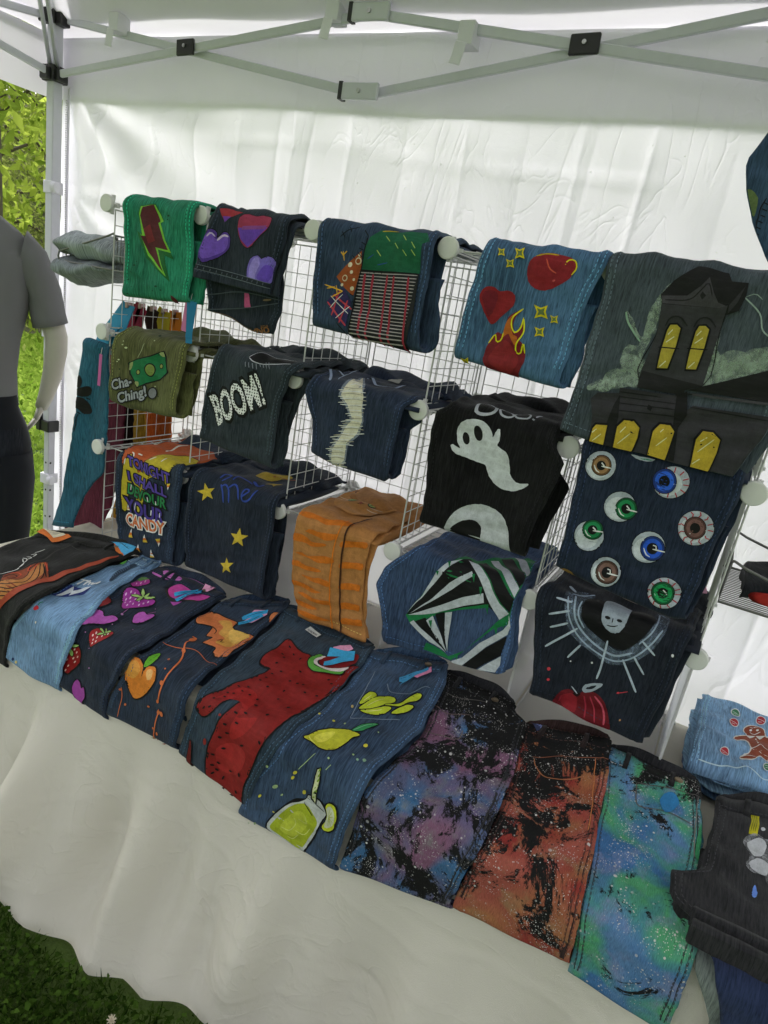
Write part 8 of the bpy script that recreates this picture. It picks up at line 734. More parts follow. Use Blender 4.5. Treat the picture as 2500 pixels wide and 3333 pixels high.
class Garment:
    """a trouser leg: a flattened tube swept along a drape (shelf or table, over the edge, down, and back up behind)"""
    def __init__(g, d, seed, dz=0, dy=0, dx=0, drop=0, wrinkle=1.15, th=.009, fold=True):
        g.yb, g.zt, g.yf, g.r = d['yb'], d['zt']+dz, d['yf']+dy, d['r']; g.th = th; g.seed = seed; g.al = math.radians(d.get('al', 0)); rw = np.random.default_rng(seed+3)
        g.LA = g.yb-(g.yf+g.r); g.tC = g.LA+g.r*math.pi/2; g.r2 = .017
        Lp, Rp = np.array(d['L']), np.array(d['R'])
        def dense(P):
            tt = np.linspace(P[0, 0], P[-1, 0]+.02, 40); return np.stack([tt, np.interp(tt, P[:, 0], P[:, 1])+.0016*np.sin(tt*38+rw.uniform(0, 6))+.0007*np.sin(tt*110+rw.uniform(0, 6))], 1)
        Lp, Rp = dense(Lp), dense(Rp); g.Lt, g.Lx, g.Rt, g.Rx = Lp[:, 0], Lp[:, 1]+dx-d.get('ext', 0), Rp[:, 0], Rp[:, 1]+dx
        zb = np.array(sorted(d['zb'])); g.zbx, g.zbz = zb[:, 0]+dx, zb[:, 1]+drop; g.cut = d.get('cut') or not fold
        g.tw = (d.get('twL', 0.0), d.get('twR', 0.0)); tilt = d.get('tilt', 0); shift = d.get('shift', 0)
        s = np.array([0, .004, .012, .025, .045, .07]+list(np.linspace(.10, .90, 23))+[.93, .955, .975, .988, .996, 1]); g.s = s
        nA, nB, nC, nU, nE = 34, 8, 34, 8, 18; g.n = (nA, nB, nC, nU, nE)
        rows = [('A', k/nA) for k in range(nA)]+[('B', k/nB) for k in range(nB)]+[('C', k/nC) for k in range(nC+1)]
        if not g.cut: rows += [('U', (k+1)/nU) for k in range(nU)]+[('E', (k+1)/nE) for k in range(nE)]
        R = len(rows); Pt = np.zeros((R, len(s), 3)); UV = np.zeros((R, len(s), 2))
        zmean = g.zbz.mean(); 
        for j, (sg, f) in enumerate(rows):
            Dm = (g.zt-g.r)-(zmean+(0 if g.cut else g.r2))
            if sg == 'A': tm = g.tw[0]*.5+g.tw[1]*.5; tm = tm+(g.LA-tm)*f
            elif sg == 'B': tm = g.LA+g.r*math.pi/2*f
            elif sg == 'C': tm = g.tC+Dm*f
            elif sg == 'U': tm = g.tC+Dm
            else: tm = g.tC+Dm*(1-f*.72)
            xl, xr = np.interp(tm, g.Lt, g.Lx), np.interp(tm, g.Rt, g.Rx)
            if sg == 'U': xr += shift*f
            if sg == 'E': xr += shift*(1+.3*math.sin(f*6)); xl += shift*.4*f
            x = xl+(xr-xl)*s; zb_ = np.interp(x, g.zbx, g.zbz); D = (g.zt-g.r)-(zb_+(0 if g.cut else g.r2))
            if sg == 'A': t0 = g.tw[0]+(g.tw[1]-g.tw[0])*s; t = t0+(g.LA-t0)*f; y = g.yf+g.r+(g.LA-t)*math.cos(g.al); z = g.zt+(g.LA-t)*math.sin(g.al)
            elif sg == 'B': a = math.pi/2*f; t = np.full_like(x, g.LA+g.r*a); y = np.full_like(x, g.yf+g.r-g.r*math.sin(a)); z = np.full_like(x, g.zt-g.r+g.r*math.cos(a))
            elif sg == 'C': t = g.tC+D*f; y = np.full_like(x, g.yf); z = g.zt-g.r-D*f
            elif sg == 'U': a = math.pi*f; t = g.tC+D+g.r2*a; y = g.yf+g.r2-g.r2*np.cos(a)+0*x; z = zb_+g.r2-g.r2*math.sin(a)
            else: t = g.tC+D+g.r2*math.pi+D*f*.72; y = np.full_like(x, g.yf+2*g.r2); z = zb_+g.r2+D*f*.72
            Pt[j] = np.stack([x, y, z], 1); UV[j] = np.stack([x, t], 1)
        tu = np.gradient(Pt, axis=1); tv = np.gradient(Pt, axis=0); N = np.cross(tv, tu); N /= np.linalg.norm(N, axis=2, keepdims=True)+1e-9
        X, T = UV[..., 0], UV[..., 1]; rr = np.random.default_rng(seed)
        h = np.zeros_like(X); dropw = np.clip((T-g.LA+.05)/.25, 0, 1)
        ph = rr.uniform(0, 6.28, 8); lx = rr.uniform(.16, .26)
        h += wrinkle*.0045*dropw*np.sin(2*np.pi*X/lx+ph[0]+T*2.5)+wrinkle*.002*np.sin(2*np.pi*(X/.11+T/.5)+ph[1])
        h += wrinkle*.0022*(1-dropw)*np.sin(2*np.pi*(T/.10+X/.35)+ph[2])+wrinkle*.0016*np.sin(2*np.pi*(T/.075-X/.16)+ph[3])*(1-.6*dropw)
        h += wrinkle*.0010*np.exp(-((T-g.LA-.02)/.06)**2)*np.sin(2*np.pi*(X/.055)+ph[4]+T*20)
        h += wrinkle*.0025*np.exp(-((T-g.LA-.3)/.07)**2)*np.sin(2*np.pi*(T/.05+X/.2)+ph[5])
        for k in range(7):
            x0 = rr.uniform(g.Lx.min(), g.Rx.max()); t0 = rr.uniform(g.LA-.12, T.max()*.75); a = rr.uniform(-.7, .7); dd = (T-t0)*math.cos(a)-(X-x0)*math.sin(a); al = (X-x0)*math.cos(a)+(T-t0)*math.sin(a)
            h += rr.choice([-1, 1])*wrinkle*.0026*np.exp(-np.abs(dd)/.010)*np.exp(-(al/.07)**2)
        e = np.minimum(s, 1-s); wid = (np.interp(.4, g.Rt, g.Rx)-np.interp(.4, g.Lt, g.Lx)); em = np.clip(1-e*wid/.006, 0, 1); edge = -(th/2)*(1-np.sqrt(1-em**2))
        h = h+edge[None, :]+tilt*(s[None, :]-.35)*np.where(T < g.tC+.05, 1, np.clip(1-(T-g.tC-.05)/.3, .25, 1))
        h += .0035*np.exp(-((e*wid-.013)/.005)**2)[None, :]*(0 if d.get('noseam') else 1)    # felled side seams
        if not g.cut: h *= np.clip(np.abs(T-(g.tC+(g.zt-g.r)-(np.interp(X, g.zbx, g.zbz)+g.r2))-g.r2*1.57)/.07, .15, 1)
        g.top = Pt+N*h[..., None]; g.N = N; g.UV = UV; g.R = R
        hb = h-(th-2*(-edge))[None, :]; hb = np.where(em[None, :] >= .999, h, hb)
        g.bot = Pt+N*hb[..., None]
    def build(g, name, m, parent=None):
        R, C = g.top.shape[:2]; V = np.concatenate([g.top.reshape(-1, 3), g.bot.reshape(-1, 3)]); n = R*C; F = []
        i, j = np.meshgrid(np.arange(R-1), np.arange(C-1), indexing='ij'); a = (i*C+j).ravel()
        F = np.concatenate([np.stack([a, a+C, a+C+1, a+1], 1), np.stack([n+a, n+a+1, n+a+C+1, n+a+C], 1)])
        k = np.arange(C-1); F = np.concatenate([F, np.stack([k, k+1, n+k+1, n+k], 1), np.stack([(R-1)*C+k, n+(R-1)*C+k, n+(R-1)*C+k+1, (R-1)*C+k+1], 1)])
        k = np.arange(R-1)*C; F = np.concatenate([F, np.stack([k, n+k, n+k+C, k+C], 1), np.stack([k+C-1, k+2*C-1, n+k+2*C-1, n+k+C-1], 1)])
        uv = np.concatenate([g.UV.reshape(-1, 2)]*2)
        me = bpy.data.meshes.new(name); me.vertices.add(len(V)); me.vertices.foreach_set('co', V.reshape(-1).astype(np.float32)); me.loops.add(F.size); me.loops.foreach_set('vertex_index', F.ravel().astype(np.int32))
        me.polygons.add(len(F)); me.polygons.foreach_set('loop_start', np.arange(0, F.size, 4, dtype=np.int32)); l = me.uv_layers.new(name='UVMap'); l.data.foreach_set('uv', uv[F.ravel()].reshape(-1).astype(np.float32))
        me.update(calc_edges=True); me.validate(); return link(name, me, parent, m)
    def at(g, x, t, off):
        x, t = np.asarray(x, float), np.asarray(t, float); nA, nB, nC, nU, nE = g.n
        xl, xr = np.interp(t, g.Lt, g.Lx), np.interp(t, g.Rt, g.Rx); s = np.clip((x-xl)/(xr-xl), .006, .994); ci = np.interp(s, g.s, np.arange(len(g.s)))
        t0 = g.tw[0]+(g.tw[1]-g.tw[0])*s; zb_ = np.interp(x, g.zbx, g.zbz); D = (g.zt-g.r)-(zb_+(0 if g.cut else g.r2))
        ri = np.where(t < g.LA, nA*np.clip((t-t0)/(g.LA-t0), 0, 1), np.where(t < g.tC, nA+nB*(t-g.LA)/(g.r*math.pi/2), nA+nB+nC*np.clip((t-g.tC)/D, 0, 1)))
        if not g.cut: ri = ri+nU*np.arcsin(np.clip((t-g.tC-D)/g.r2, 0, 1))/math.pi
        ri = np.clip(ri, 0, g.R-1.001); ci = np.clip(ci, 0, len(g.s)-1.001); r0, c0 = ri.astype(int), ci.astype(int); fr, fc = (ri-r0)[:, None], (ci-c0)[:, None]
        def bl(A): return (A[r0, c0]*(1-fr)*(1-fc)+A[r0+1, c0]*fr*(1-fc)+A[r0, c0+1]*(1-fr)*fc+A[r0+1, c0+1]*fr*fc)
        N = bl(g.N); N /= np.linalg.norm(N, axis=1, keepdims=True); return bl(g.top)+N*np.asarray(off)[:, None]
    def decal(g, name, shapes, parent, base=.0009):
        if name == 'price_tag': base = .007
        if name in ('size_label',): base = .0085
        if name in ('waist_label',): base = .006
        fill = bmesh.new(); V2, F2, M2 = [], [], []; mats = []; lay = 0
        def mi(h):
            if h not in mats: mats.append(h)
            return mats.index(h)
        def addpoly(P, h, z):
            P = [(float(a), float(b)) for a, b in P]
            vs = [fill.verts.new((a, b, z)) for a, b in P]
            for tri in tessellate_polygon([[Vector((a, b, 0)) for a, b in P]]):
                try: f = fill.faces.new([vs[k] for k in tri]); f.material_index = mi(h)
                except ValueError: pass
        def addmesh(V, F, h, z):
            o = len(V2); V2.extend([(v[0], v[1], z) for v in V]); F2.extend([tuple(o+k for k in f) for f in F]); M2.extend([mi(h)]*len(F))
        for sh in shapes:
            lay += 1; z = min(lay*.00016, .0018)+lay*.00001
            if sh[0] == 'P':
                P = smooth_closed(sh[2]) if sh[3] else np.array(sh[2])
                if sh[3]: P = P+RNG.normal(size=P.shape)*.00035
                if sh[4] > 0:
                    Q = np.vstack([P, P[:1]]); Q = smooth_open(Q, .005) if not sh[3] else Q[:-1]; V, F = ribbon(Q, sh[4]*2.2, True); addmesh(V, F, '0a0a0c', z)
                addpoly(P, sh[1], z+.00008)
            elif sh[0] == 'L':
                V, F = ribbon(smooth_open(sh[3], .006), max(sh[2], .0016)); addmesh(V, F, sh[1], z)
            elif sh[0] == 'E':
                o, X, Y = map(np.array, sh[2:5]); a = np.linspace(0, 2*np.pi, 23)[:-1]; P = o+np.outer(np.cos(a), X)+np.outer(np.sin(a), Y)
                if sh[5] > 0: V, F = ribbon(P, sh[5]*2.2, True); addmesh(V, F, '0a0a0c', z)
                addpoly(P, sh[1], z+.0001)
            elif sh[0] == 'T':
                o, X, Y = map(np.array, sh[3:6]); V, F = glyphs(sh[2]); lo, hi = V.min(0), V.max(0); cap = glyphs('H')[0][:, 1].max()
                def mp(W): return o+np.outer((W[:, 0]-lo[0])/(hi[0]-lo[0]), X)+np.outer(W[:, 1]/cap, Y)
                if sh[6]:
                    W, FF = glyphs(sh[2], .11); q = mp(W); o_ = len(V2)
                    for f in FF: 
                        vs = [fill.verts.new((*q[k], z)) for k in f]; fc = fill.faces.new(vs); fc.material_index = mi(sh[6])
                W2, FF2 = glyphs(sh[2], .028); q = mp(W2)
                for f in FF2:
                    vs = [fill.verts.new((*q[k], z+.00025)) for k in f]; fc = fill.faces.new(vs); fc.material_index = mi(sh[1])
        if len(fill.verts):
            C = np.array([v.co[:2] for v in fill.verts]); lo, hi = C.min(0), C.max(0); st = .008
            for ax in (0, 1):
                for q in np.arange(math.ceil(lo[ax]/st)*st, hi[ax], st):
                    co = (q, 0, 0) if ax == 0 else (0, q, 0); no = (1, 0, 0) if ax == 0 else (0, 1, 0)
                    bmesh.ops.bisect_plane(fill, geom=fill.verts[:]+fill.edges[:]+fill.faces[:], plane_co=co, plane_no=no)
            fill.verts.index_update(); o = len(V2); V2.extend([tuple(v.co) for v in fill.verts])
            for f in fill.faces: F2.append(tuple(o+v.index for v in f.verts)); M2.append(f.material_index)
        fill.free(); A = np.array(V2); lo, hi = A[:, :2].min(0), A[:, :2].max(0); bx = getattr(g, 'boxes', [])
        for l2, h2, tp in bx:
            if (lo < h2).all() and (hi > l2).all() and tp+.0002 > base: base = tp+.0002
        bx.append((lo, hi, base+A[:, 2].max())); g.boxes = bx; Pw = g.at(A[:, 0], A[:, 1], base+A[:, 2]); me = mesh(name, Pw, F2)
        l = me.uv_layers.new(name='UVMap'); li = np.zeros(len(me.loops), np.int32); me.loops.foreach_get('vertex_index', li); l.data.foreach_set('uv', A[li, :2].reshape(-1).astype(np.float32))
        for h in mats: me.materials.append(paint(h))
        me.polygons.foreach_set('material_index', M2)
        o = link(name, me, parent)
        if name in STUFFY: o['kind'] = 'stuff'
        return o
    def strip(g, name, pts, wd, m, parent, off=.0016, thick=0):
        V, F = ribbon(smooth_open(pts, .01), wd, False, False); top = g.at(V[:, 0], V[:, 1], np.full(len(V), off+thick))
        if thick:
            bot = g.at(V[:, 0], V[:, 1], np.full(len(V), -.001)); n = len(V)//2; o = len(V); VV = np.vstack([top, bot]); FF = list(F)
            for i in range(n-1): FF += [(i, o+i, o+i+1, i+1), (n+i, n+i+1, o+n+i+1, o+n+i)]
            FF += [(0, n, o+n, o), (n-1, o+n-1, o+2*n-1, 2*n-1)]
        else: VV, FF = top, F
        me = mesh(name, VV, FF); l = me.uv_layers.new(name='UVMap'); li = np.zeros(len(me.loops), np.int32); me.loops.foreach_get('vertex_index', li); W = np.vstack([V, V]); l.data.foreach_set('uv', W[li].reshape(-1).astype(np.float32))
        return link(name, me, parent, m)
    def stitches(g, name, lines, col, parent, wd=.0014, dash=.006, gap=.004):
        V2, F2 = [], []
        for P in lines:
            P = smooth_open(P, .002); per = int((dash+gap)/.002); nd_ = int(dash/.002)
            for k in range(0, len(P)-nd_, per):
                V, F = ribbon(P[k:k+nd_+1:nd_], wd, False, False); o = len(V2); V2.extend(V); F2.extend([tuple(o+q for q in f) for f in F])
        if not V2: return
        A = np.array(V2); me = mesh(name, g.at(A[:, 0], A[:, 1], np.full(len(A), .0012)), F2); o = link(name, me, parent, col); o['kind'] = 'stuff'; return o
X3, Y3, Z3 = Vector((1, 0, 0)), Vector((0, 1, 0)), Vector((0, 0, 1)); M_brass = plain('dark_brass', (.22, .17, .11), .35, .8)
_thread = {}
def thread(h):
    if h not in _thread: _thread[h] = plain('thread_'+h, rgb(h, GAIN), .8)
    return _thread[h]
def dens(d): return galaxy(d) if d.startswith('galaxy') else denim(d)
def hexmul(h, k): return ''.join('%02x' % max(0, min(255, int(int(h[i:i+2], 16)*k))) for i in (0, 2, 4))
BUILT = {}
def garment(key, d, seed):
    istable = d['zt'] < .9; fixed = dict(d)
    if istable: fixed['twL'], fixed['twR'] = d['L'][0][0], d['R'][0][0]; fixed['ext'] = .012
    g = Garment(fixed, seed); cx = float(np.mean(g.Lx)*.5+np.mean(g.Rx)*.5)
    par = BUILT[d['parent']][0] if d.get('parent') else None
    e = par or empty(d.get('cat', 'jeans').replace(' ', '_'), (cx, g.yf+.1, g.zt-.02), d['label'], d.get('cat', 'jeans')); m = paint(d['den']) if key == 'cat' else dens(d['den']); plainhex = {'galaxy1': '1a1a1c', 'galaxy2': '241614', 'galaxy3': '1a1a1c'}.get(d['den'], d['den'])
    g.build('waist_section' if par else 'leg', m, e)
    u = dict(fixed); u['zb'] = [(a, b+random.uniform(-.004, .012)) for a, b in d['zb']]; u['tilt'] = 0
    g2 = Garment(u, seed+50, dz=-.014, dy=.014+(.0 if g.cut else .036), dx=.010, fold=False); g2.cut = True
    if not par and not d.get('single'): g2.build('under_leg', m, e)
    tend = g.tC+(g.zt-g.r)-(g.zbz.mean()+(0 if g.cut else g.r2))
    if not d.get('noseam'):
        th = thread(hexmul(plainhex, 1.9) if int(plainhex[:2], 16) < 80 else hexmul(plainhex, 1.4)); lines = []
        t0 = max(g.tw)+.01 if istable else g.LA-.16
        ts = np.linspace(t0, tend-.012, 40)
        for side in (0, 1):
            for o in (.0075, .0185):
                xx = (np.interp(ts, g.Lt, g.Lx)+o) if side == 0 else (np.interp(ts, g.Rt, g.Rx)-o); lines.append(np.stack([xx, ts], 1))
        for side in (0, 1):
            xx = (np.interp(ts, g.Lt, g.Lx)+.013) if side == 0 else (np.interp(ts, g.Rt, g.Rx)-.013); g.strip('side_seam', np.stack([xx, ts], 1), .0085, denim(hexmul(plainhex, 1.22)), e, .0005)
        g.stitches('stitching', lines, th, e)
    if g.cut and not istable and not par:
        xs_ = np.linspace(g.zbx[0]+.01, g.zbx[-1]-.01, 30); zz = np.interp(xs_, g.zbx, g.zbz); tt = g.tC+(g.zt-g.r)-zz
        g.stitches('hem_stitching', [np.stack([xs_, tt-.019], 1)], thread(hexmul(plainhex, 1.8)), e)
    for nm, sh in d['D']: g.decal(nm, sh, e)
    if par or d.get('single') or key in ('navy', 'ginger'): BUILT[key] = (e, g); return e, g
    if istable:      # waist: band, loops, inside of the back band
        s = np.linspace(.03, .97, 26); tw = g.tw[0]+(g.tw[1]-g.tw[0])*s; xs_ = np.interp(tw, g.Lt, g.Lx)+(np.interp(tw, g.Rt, g.Rx)-np.interp(tw, g.Lt, g.Lx))*s
        wb = g.strip('waistband', np.stack([xs_, tw+.02], 1), .036, m if d['den'].startswith('galaxy') else denim(hexmul(plainhex, .9)), e, .001, .0025)
        for o in (.005, .035): 
            sn = g.stitches('waistband_stitching', [np.stack([xs_, tw+o], 1)], thread(hexmul(plainhex, 2.0)), e)
            if sn:
                for v in sn.data.vertices: v.co.z += .0032
        for f in (.25, .72):
            xa = np.interp(f, s, xs_); ta = np.interp(f, s, tw); g.strip('belt_loop', [(xa, ta-.002), (xa+.001, ta+.02), (xa, ta+.046)], .011, denim(hexmul(plainhex, .8)), e, .003, .004)
        if key in ('black', 'purple', 'teal', 'lemon', 'straw', 'cloud'):
            q = Vector(g.at(np.array([xs_[20]]), np.array([tw[20]+.02]), np.array([.004]))[0]); MB().loft([(q, X3*.009, Y3*.009), (q+Z3*.002, X3*.0095, Y3*.0095), (q+Z3*.0035, X3*.006, Y3*.006)], 14).build('button', M_brass, e)
        P = g.at(xs_, tw, np.zeros(26)); lift = .016*np.sin(np.pi*s)**.7; back = .03*np.sin(np.pi*s)**.6
        Pt = np.zeros((26, 5, 3))
        for k in range(5):
            f = k/4; Pt[:, k] = P+np.stack([0*s, back*(.35+.65*f), -.008+lift*f+.004*f], 1)
        uv = np.stack([np.repeat(xs_[:, None], 5, 1), np.repeat(np.linspace(0, .04, 5)[None], 26, 0)], 2)
        bw = link('back_waistband', gridmesh('back_waistband', Pt, uv), e, denim(hexmul(plainhex, 1.15 if int(plainhex[:2], 16) < 60 else .8)))
        sm = bw.modifiers.new('thickness', 'SOLIDIFY'); sm.thickness = .004; sm.offset = 0
    elif 1.05 < d['zt'] < 1.8:   # rumpled upper part of the jeans at the back of the shelf
        xl, xr = np.interp(.1, g.Lt, g.Lx), np.interp(.1, g.Rt, g.Rx); xl, xr = xl+.01, xr+.015; n, k = 26, 15; Pt = np.zeros((n, k, 3)); uv = np.zeros((n, k, 2)); r = np.random.default_rng(seed+9)
        p0, p1 = r.uniform(0, 6, 2)
        for i in range(n):
            for j in range(k):
                a = math.pi*j/(k-1); f = i/(n-1); rx = xl+(xr-xl)*f; hh = (.030+.008*math.sin(f*9+p0))*(min(1, f*9, (1-f)*9))**.5; yy = .225+.012*math.sin(f*6+p1)
                Pt[i, j] = (rx+.006*math.sin(a*3+f*5), yy-.085*math.cos(a), g.zt-.012+hh*math.sin(a)+.005*math.sin(a*5+f*13+p0)); uv[i, j] = (rx, .09*a)
        rp = link('rumpled_waist', gridmesh('rumpled_waist', Pt, uv), e, m)
        me = bpy.data.meshes.new('folded_bundle'); b = MB(); b.loft([((xx, .12, g.zt-.030), (0, .165, 0), (0, 0, .013)) for xx in np.linspace(xl+.006, xr-.006, 12)], 16); b.build('folded_bundle', m, e, True)
    BUILT[key] = (e, g); return e, g
for i, (key, d) in enumerate(GARMENTS.items()): garment(key, d, 100+i*7)
# ------------------------------------------------------------------ mannequin
def mannequin():
    c0 = Vector((-.815, .105, 0)); Rv = Vector((.6, .8, 0)); Fv = Vector((-.8, .6, 0))
    e = empty('mannequin', (c0.x, c0.y, 0), 'white mannequin seen from behind in a grey T-shirt and dark jeans', 'mannequin')
    def P(u, f, z): return c0+Rv*u+Fv*f+Vector((0, 0, z))
    def ring(z, hu, hf, u=0, f=0): return (P(u, f, z), Rv*hu, Fv*hf)
    M_skin = plain('mannequin_plastic', (.52, .49, .44), .45, var=.03); M_tee = fabric('grey_jersey', (.235, .235, .25), .02, 3, .95, .5); M_j = denim('0c0f16')
    b = MB(); rs = [ring(1.10, .124, .112), ring(1.13, .122, .112), ring(1.22, .120, .108), ring(1.34, .132, .110), ring(1.46, .160, .118), ring(1.57, .186, .125), ring(1.645, .195, .118), ring(1.70, .172, .10), ring(1.745, .125, .082), ring(1.775, .082, .068), ring(1.785, .070, .062)]
    o = b.loft(rs, 40).build('t_shirt', M_tee, e, True)
    for v in o.data.vertices:
        q = v.co-c0; u = q.dot(Rv); v.co += Fv*(.006*math.sin(u*38+v.co.z*9)*(1.75-v.co.z)+.004*math.sin(v.co.z*40+u*12))
    b = MB(); b.loft([(P(.135, 0, 1.66), Rv*.02+Vector((0, 0, .09)), Fv*.085), (P(.19, -.01, 1.60), Rv*.03+Vector((0, 0, .085)), Fv*.082), (P(.214, 0, 1.52), Rv*.058+Vector((0, 0, .035)), Fv*.075), (P(.228, -.005, 1.45), Rv*.061+Vector((0, 0, .02)), Fv*.070), (P(.236, -.01, 1.415), Rv*.063+Vector((0, 0, .018)), Fv*.071)], 26, False).build('sleeve', M_tee, e, True).modifiers.new('t', 'SOLIDIFY').thickness = .004
    b = MB(); b.loft([(P(-.135, 0, 1.66), Rv*.02-Vector((0, 0, .09)), Fv*.085), (P(-.215, -.0, 1.52), Rv*.062-Vector((0, 0, .035)), Fv*.075), (P(-.232, .0, 1.405), Rv*.070, Fv*.073)], 26, False).build('sleeve', M_tee, e, True).modifiers.new('t', 'SOLIDIFY').thickness = .004
    body = MB(); body.loft([ring(1.70, .08, .07), ring(1.80, .056, .056), ring(1.86, .054, .054), ring(1.875, .045, .045)], 24)
    for sgn, hand in ((1, -.2), (-1, .05)):
        pts = [P(sgn*.19, 0, 1.63), P(sgn*.226, 0, 1.48), P(sgn*.258, -.02, 1.37), P(sgn*.258, -.02, 1.32), P(sgn*.246, .01, 1.22), P(sgn*.222, .04, 1.12), P(sgn*.205, .058, 1.07)]
        body.tube(pts, [.050, .046, .042, .041, .037, .029, .024], 20)
        q = pts[-1]; d = (pts[-1]-pts[-2]).normalized()    # hand: palm, four fingers and a thumb
        side = (Rv if sgn > 0 else -Rv); body.loft([(q-d*.01, Fv*.026, side*.018), (q+d*.03, Fv*.034, side*.014), (q+d*.062, Fv*.034, side*.012)], 14)
        for k in range(4):
            s_ = q+d*.058+Fv*(-.026+.0173*k); L = (.048, .060, .064, .054)[k]; body.tube([s_, s_+d*L*.5-side*.006, s_+d*L-side*.016], [.0085, .008, .006], 8)
        body.tube([q+d*.012+Fv*.03, q+d*.04+Fv*.048, q+d*.065+Fv*.05], [.0105, .0095, .007], 8)
    body.build('body', M_skin, e, True)
    b = MB(); b.loft([ring(.86, .168, .135), ring(.93, .172, .142), ring(1.00, .156, .130), ring(1.08, .124, .108), ring(1.125, .117, .104)], 40)
    for s in (-1, 1): b.loft([ring(.04, .062, .075, s*.085), ring(.25, .066, .08, s*.085), ring(.46, .074, .085, s*.087), ring(.62, .086, .1, s*.089), ring(.78, .098, .122, s*.088), ring(.90, .094, .13, s*.082)], 28)
    jn = b.build('jeans', M_j, e, True)
    n = 14; Pt = np.zeros((n, n, 3)); uv = np.zeros((n, n, 2))
    for s in (.082, -.082):
        for i in range(n):
            for j in range(n):
                u = s-.062+.124*i/(n-1); zz = 1.005-.13*j/(n-1)-(.018*(1-abs(2*i/(n-1)-1)) if j == n-1 else 0); hw = np.interp(zz, [.86, .93, 1.0, 1.08], [.168, .172, .156, .124]); hf = np.interp(zz, [.86, .93, 1.0, 1.08], [.135, .142, .130, .108]); Pt[i, j] = P(u, -hf*math.sqrt(max(.02, 1-(u/hw)**2))-.004, zz); uv[i, j] = (u, zz)
        link('back_pocket', gridmesh('back_pocket', Pt.copy(), uv), e, denim('10141d'))
    MB().loft([ring(1.085, .126, .112), ring(1.128, .121, .108)], 40, False).build('waistband', M_j, e, True)
    MB().loft([(P(0, 0, .02), Rv*.16, Fv*.16), (P(0, 0, .03), Rv*.155, Fv*.155)], 30).build('base_plate', M_white, e)
    MB().tube([P(0, .0, .03), P(0, 0, .9)], .015, 10).build('stand_pole', M_bar, e, True)
mannequin()
# ------------------------------------------------------------------ wire baskets and the folded clothes in them
def basket(x, s, z, lab, y0=.02, y1=.30, dp=.25, rise=.10):
    e = empty('wire_basket', (x, y0, z), lab, 'basket'); xo = x+s*dp; r = .0032
    MB().tube([(x, y0, z+rise), (x, y0, z), (xo, y0, z), (xo, y1, z), (x, y1, z), (x, y1, z+rise), (x, y0, z+rise)], r, 6).build('frame', M_greywire, e, True)
    for y in (y0, y1): MB().tube([(x-s*.012, y, z+rise-.012), (x+s*.004, y, z+rise+.006), (x+s*.03, y, z+rise-.004), (xo, y, z+.028), (xo+s*.006, y, z+.012), (xo, y, z)], r, 6).build('side_rail', M_greywire, e, True)
    MB().tube([(xo, y0, z+.028), (xo, y1, z+.028)], r, 6).build('front_rail', M_greywire, e, True)
    b = MB()
    for k in range(1, 22): yy = y0+(y1-y0)*k/22; b.tube([(x, yy, z+rise), (x, yy, z+.001), (xo, yy, z+.001), (xo, yy, z+.028)], .0015, 5, False)
    b.build('wire_floor', M_greywire, e, True)
basket(-.008, -1, 1.675, 'grey wire basket hooked on the shelf end beside the tent pole')
basket(PC*5+.008, 1, 1.232, 'grey wire basket hooked on the shelf end above the gingerbread jeans', .06, .36, .28, .09)
def roll(name, rings, hx, lab, seed, cat='jeans', n=30, extra=None, parent=None):
    """a bundle of folded cloth: rings of (centre, half-axis a, half-axis b) with soft wrinkles"""
    e = parent or empty(name, rings[0][0], lab, cat); b = MB(); rs = []
    for i in range(len(rings)-1):
        for k in range(6):
            t = k/6; rs.append(tuple(Vector(a).lerp(Vector(c), t) for a, c in zip(rings[i], rings[i+1])))
    rs.append(tuple(Vector(v) for v in rings[-1])); b.loft(rs, n); o = b.build('leg' if parent else 'folded_body', denim(hx), e, True); r = random.Random(seed); p = [r.uniform(0, 6) for _ in range(6)]
    me = o.data; me.uv_layers.new(name='UVMap')
    for v in me.vertices:
        c = v.co; w_ = .004*math.sin(c.x*55+c.y*30+p[0])+.003*math.sin(c.z*90+c.x*40+p[1])+.003*math.sin(c.y*70-c.z*60+p[2]); v.co += Vector((w_*.5, w_*.6, w_))
    for l in me.loops: c = me.vertices[l.vertex_index].co; me.uv_layers[0].data[l.index].uv = (c.x+c.y*.4, c.z+c.y)
    return e
X, Yv, Z = Vector((1, 0, 0)), Vector((0, 1, 0)), Vector((0, 0, 1))
e = roll('jeans', [((-.005, .15, 1.718), Yv*.10, Z*.030), ((-.09, .14, 1.726), Yv*.115, Z*.040), ((-.18, .13, 1.731), Yv*.12, Z*.044), ((-.255, .13, 1.729), Yv*.12, Z*.043), ((-.285, .13, 1.726), Yv*.115, Z*.036), ((-.300, .13, 1.722), Yv*.09, Z*.018)], '868c94', 'pale grey jeans rolled up in the basket by the tent pole', 3)
roll('jeans', [((-.03, .13, 1.682), Yv*.09, Z*.010), ((-.12, .12, 1.668), Yv*.11, Z*.020), ((-.19, .11, 1.654), Yv*.115, Z*.036), ((-.25, .11, 1.652), Yv*.11, Z*.046), ((-.282, .11, 1.66), Yv*.10, Z*.036), ((-.296, .11, 1.67), Yv*.08, Z*.02)], '747a82', '', 4, parent=e)
e = roll('jeans', [((1.90, .20, 1.262), Yv*.11, Z*.024), ((1.96, .20, 1.272), Yv*.12, Z*.032), ((2.06, .20, 1.27), Yv*.12, Z*.03), ((2.13, .2, 1.26), Yv*.11, Z*.02)], '1b1d22', 'folded charcoal jeans at the bottom of the basket with a red and white hem', 6)
MB().loft([((1.93, .085, 1.258), X*.02, Z*.012), ((1.96, .078, 1.262), X*.03, Z*.016), ((2.0, .078, 1.26), X*.04, Z*.015), ((2.08, .08, 1.255), X*.02, Z*.01)], 12).build('red_hem', paint('9a2824'), e, True)
